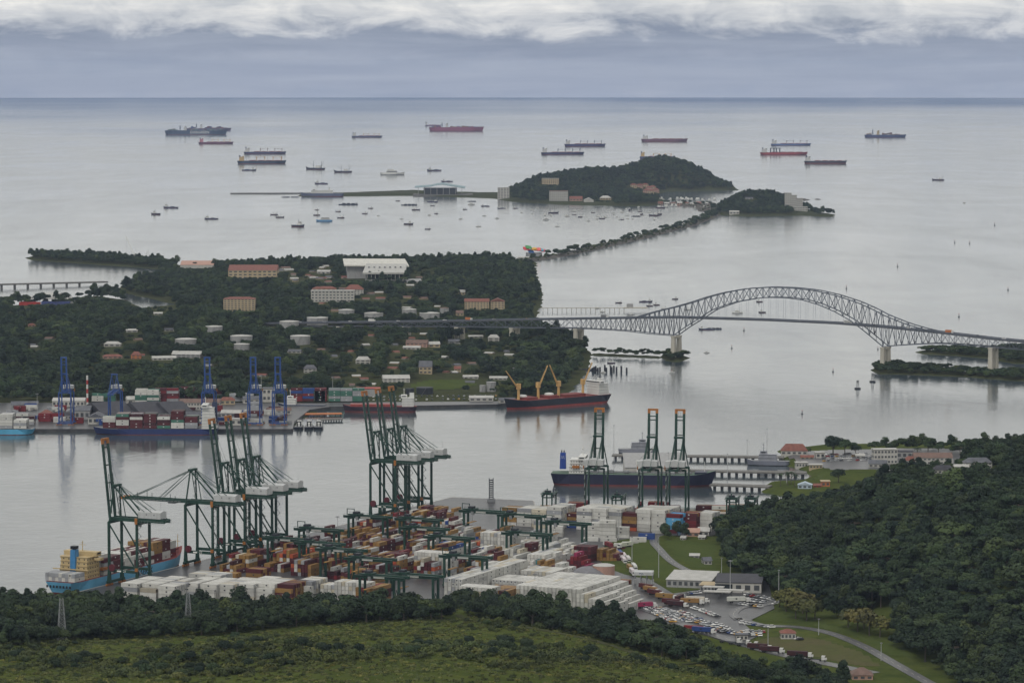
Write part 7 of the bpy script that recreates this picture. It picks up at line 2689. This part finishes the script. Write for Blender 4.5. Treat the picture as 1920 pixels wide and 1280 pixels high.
# causeway palms and bushes, mangroves on the banks
for L_, sp, kk, smin, smax, dens in [(cause_land, 9, (8, 9, 10, 11, 2), .5, 1.2, .7), (marina_land, 16, (8, 9, 10, 2), .6, 1.1, .4)] + [(l, 6.0, (0, 2, 3, 6), .45, .8, .85) for l in LANDS if l.poly[0][1] < 4600 and l is not main_land and l is not pen_land]:
    x, y = scatter(L_.poly, sp)
    z = L_.h(x, y)
    k = (z > .8) & in_frame(x, y, z) & (nrg.random(x.size) < dens)
    for a, b, c in zip(x[k], y[k], z[k]):
        FOREST.append((a, b, c - .3, nrg.uniform(smin, smax) * (1.15 if kk[0] == 8 else 1), nrg.uniform(0, 6.28), nrg.choice(kk)))
# right hill
x, y = scatter(HEDGE, 7.2)
z = main_land.h(x, y)
k = in_frame(x, y, z, 90) & (y > 1350) & ~near_road(x, y, 5)
x, y, z = x[k], y[k], z[k]
s = nrg.uniform(.55, 1.2, x.size) + np.where(nrg.random(x.size) < .12, .45, 0) + np.where(nrg.random(x.size) < .04, .35, 0)
kind = nrg.integers(0, 8, x.size)
k = ~blocked((x, y, z), 11 * s, 6 * s)
RIGHT = [(x[q], y[q], z[q] - .5, s[q], nrg.uniform(0, 6.28), kind[q]) for q in np.nonzero(k)[0]]
# tree belt between grass slope and terminal, thinning out uphill
BELT = [(-30, 1128), (60, 1134), (180, 1140), (420, 1146), (560, 1144), (640, 1152), (740, 1156), (830, 1152), (905, 1146), (985, 1144), (1030, 1156), (1100, 1172), (1180, 1196), (1260, 1218), (1340, 1244), (1420, 1264), (1530, 1274), (1590, 1284),
        (1560, 1320), (1460, 1296), (1300, 1250), (1180, 1218), (1060, 1186), (900, 1160), (720, 1166), (560, 1176), (420, 1190), (300, 1196), (150, 1200), (-30, 1218)]
_X, _Y = scatter([(-520, 1500), (420, 1500), (420, 2260), (-520, 2260)], 6.4)
_Z = main_land.h(_X, _Y)
_sx, _sy = scr(_X, _Y, _Z)
k = inside(BELT, _sx, _sy) & ~near_road(_X, _Y, 4) & ~inside(TERM, _X, _Y) & (_Z > 1.2)
x, y, z = _X[k], _Y[k], _Z[k]
s = nrg.uniform(.45, 1.0, x.size) + np.where(nrg.random(x.size) < .1, .35, 0)
kind = nrg.choice([0, 1, 2, 3, 5, 6, 7, 4], x.size)
k = ~blocked((x, y, z), 9 * s, 5 * s)
BELTT = [(x[q], y[q], z[q] - .4, s[q], nrg.uniform(0, 6.28), kind[q]) for q in np.nonzero(k)[0]]
# bushes and lone trees on the grass slope
SHR = []
k = (_Y < np.interp(_X, FEDGE_X, FEDGE_D) - 10) & in_frame(_X, _Y, _Z, 40) & ~near_road(_X, _Y, 3) & ~inside(HEDGE, _X, _Y)
dens = fbm(_X, _Y, 75, 51)
k1 = k & (dens > .54) & (nrg.random(_X.size) < .62)
LONE = []
for a, b, c, d in zip(_X[k1], _Y[k1], _Z[k1], dens[k1]):
    u = nrg.random()
    if u < .2 and d > .6:
        LONE.append((a, b, c - .4, nrg.uniform(.35, .62), nrg.uniform(0, 6.28), nrg.choice([0, 2, 5, 1])))
    else:
        SHR.append((a, b, c - .3, nrg.uniform(.6, 1.5), nrg.uniform(0, 6.28), nrg.choice([8, 9, 10, 11])))
k2 = k & (nrg.random(_X.size) < .10)
for a, b, c in zip(_X[k2], _Y[k2], _Z[k2]):
    SHR.append((a, b, c - .3, nrg.uniform(.35, .9), nrg.uniform(0, 6.28), nrg.choice([8, 9, 10, 11])))
GRS = []
_tx, _ty = scatter([(-420, 1420), (300, 1420), (300, 2180), (-420, 2180)], 3.6, .5)
_tz = main_land.h(_tx, _ty)
kt = (_ty < np.interp(_tx, FEDGE_X, FEDGE_D) - 5) & in_frame(_tx, _ty, _tz, 20) & ~inside(HEDGE, _tx, _ty) & (nrg.random(_tx.size) < np.clip((fbm(_tx, _ty, 40, 77) - .3) * 2.2, .35, .9)) & ~near_road(_tx, _ty, 1.5)
for a, b, c in zip(_tx[kt], _ty[kt], _tz[kt]):
    GRS.append((a, b, c - .5, nrg.uniform(.5, 1.15), nrg.uniform(0, 6.28), nrg.choice([12, 13])))
# hedges along the naval base shore and far right row
for px0, py0, px1, py1, n in ((1700, 842, 1925, 836, 26), (1780, 850, 1925, 842, 22), (1660, 846, 1720, 843, 7)):
    for i in range(n):
        f = (i + nrg.random()) / n
        p = G(px0 + (px1 - px0) * f, py0 + (py1 - py0) * f)
        FOREST.append((p.x, p.y, p.z - .3, nrg.uniform(.6, 1.0), nrg.uniform(0, 6.28), nrg.choice([0, 2, 3, 7])))
for px, py in ((1245, 1003), (1250, 1012), (1247, 1008), (1270, 1006), (1284, 1010)):
    p = G(px, py)
    LONE.append((p.x, p.y, p.z - .3, nrg.uniform(.6, .9), 1.0, 7))


SHAPE = {'round': 'rounded', 'umbrella': 'flat topped', 'tall': 'tall narrow'}


def tree_things(rows, take, where, group):
    rows = sorted(rows, key=lambda r: r[1] / (r[3] * VARS[r[5]][2]))
    for r in rows[:take]:
        v = VARS[r[5]]
        px, py = proj(r[0], r[1], r[2] + 5)
        size = 'small' if r[3] < .75 else ('large' if r[3] > 1.1 else 'mid-sized')
        c = empty('tree', r[:3], r[4], '%s %s tree %s' % (size, SHAPE[v[0]], where(px, py)), 'tree', group, r[3])
        link('crown', v[3], c)
        link('trunk', v[4], c)
    return rows[take:]


def hill_where(px, py):
    return ('along the road edge of' if px < 1700 and py > 1130 else 'at the bottom right corner of' if py > 1200 else 'at mid height, right edge of' if px > 1800 else 'half way up' if py > 1050 else 'near the crest of') + ' the wooded hill'


def belt_where(px, py):
    return 'in the tree belt ' + ('below the blue ship' if px < 230 else 'below the white piles' if px < 560 else 'below the short gantries' if px < 820 else 'below the great white block' if px < 1190 else 'below the packed car park' if px < 1400 else 'below the lower truck road')


def lone_where(px, py):
    return 'alone in the grass ' + ('at lower left' if px < 500 else 'in the lower middle' if px < 1000 else 'right of the track' if py > 1120 else 'by the sheds')


vis = lambda rows: [r for r in rows if -20 < scr(r[0], r[1], r[2] + 8)[0] < 1940 and scr(r[0], r[1], r[2] + 8)[1] < 1285]
hid = lambda rows: [r for r in rows if not (-20 < scr(r[0], r[1], r[2] + 8)[0] < 1940 and scr(r[0], r[1], r[2] + 8)[1] < 1285)]
rest = hid(RIGHT) + tree_things(vis(RIGHT), 110, hill_where, 'trees of the wooded hill')
rest += hid(BELTT) + tree_things(vis(BELTT), 110, belt_where, 'trees of the belt below the yard')
rest += hid(LONE) + tree_things(vis(LONE), 44, lone_where, 'lone trees in the grass')
instancer('forest', FOREST + rest, 'dense tropical woods over the peninsula, islands and hill', 'forest')
instancer('undergrowth', SHR, 'low scrub and bushes over the grass slope', 'undergrowth')
instancer('grass', GRS, 'tussocky olive grass over the near slope', 'grass')
# trees one can pick out: the yellowish clumps by the verge, the naval base giants, palms by the basin
for _i, (_x, _y, _s) in enumerate(((1462, 1138, 1.1), (1474, 1146, 1.3), (1492, 1160, 1.4), (1512, 1164, 1.4), (1528, 1160, 1.2), (1485, 1140, 1.35), (1505, 1150, 1.4), (1590, 1176, 1.2), (1608, 1184, 1.45), (1630, 1192, 1.45), (1650, 1194, 1.25), (1620, 1178, 1.3))):
    p = G(_x, _y)
    v = OLIVE[_i % 2]
    c = empty('tree', (p.x, p.y, p.z - .3), _i * 1.3, 'yellowish olive tree on the verge below the hill, %s from the car park side' % ORD[_i], 'tree', 'yellowish trees on the verge', _s)
    link('crown', v[3], c); link('trunk', v[4], c)
for _x, _y, _s, _k, _lb in ((1562, 856, 1.55, 1, 'huge rounded dark tree at the naval base, biggest of its row'), (1584, 856, 1.35, 3, 'broad dark tree joined to the huge one at its right'), (1604, 854, .9, 5, 'rounded tree standing right of the huge naval base tree'), (1640, 850, .95, 3, 'flat topped tree left of the white headquarters'),
                            (1514, 852, .8, 2, 'small round tree right of the red boathouse'), (1740, 846, .9, 7, 'slim tree behind the long barracks'), (1760, 848, .8, 0, 'round tree behind the barracks end'), (1572, 905, 1.0, 1, 'dark tree at the edge of the wooded hill above the basin'), (1800, 852, .9, 3, 'spreading tree above the grey roofed house')):
    p = G(_x, _y)
    v = VARS[_k]
    c = empty('tree', (p.x, p.y, p.z - .3), rnd.random() * 6, _lb, 'tree', 'trees of the naval base', _s)
    link('crown', v[3], c); link('trunk', v[4], c)
for _i, (_x, _y) in enumerate(((1463, 912), (1477, 910), (1490, 913), (1483, 908), (1008, 1150), (1720, 862), (520, 1146), (655, 1152), (250, 1150), (820, 1156), (1090, 1178), (90, 1150))):
    p = G(_x, _y)
    v = PALMS[_i % 2]
    c = empty('palm_tree', p, _i * 2.0, ('palm tree by the basin mole, leftmost', 'palm tree by the basin mole, second', 'palm tree by the basin mole, rightmost', 'palm tree by the basin mole, rear one', 'palm tree in front of the great white block', 'palm tree beside the long barracks', 'palm tree in the belt below the ochre end of the white piles', 'palm tree in the belt below the end-on white block', 'palm tree in the belt below the first white pile', 'palm tree in the belt below the long white block', 'palm tree in the belt right of the great white block', 'palm tree in the belt by the left pylon')[_i], 'palm tree', 'palm trees', 1.05)
    link('crown', v[3], c); link('trunk', v[4], c)
print('tufts', len(GRS), 'forest', len(FOREST), len(rest), 'shrubs', len(SHR))

# look-alikes that share a description are told apart by their order from the left
same = {}
for o in COL.objects:
    if o.parent is None and o.get('label') and o.get('category') in ('tree', 'building', 'boat'):
        same.setdefault(o['label'], []).append(o)
for lab, obs in same.items():
    if len(obs) > 1:
        obs.sort(key=lambda o: proj(*o.location)[0])
        for i, o in enumerate(obs):
            o['label'] = '%s, %s from left' % (lab, ORD[min(i, len(ORD) - 1)])
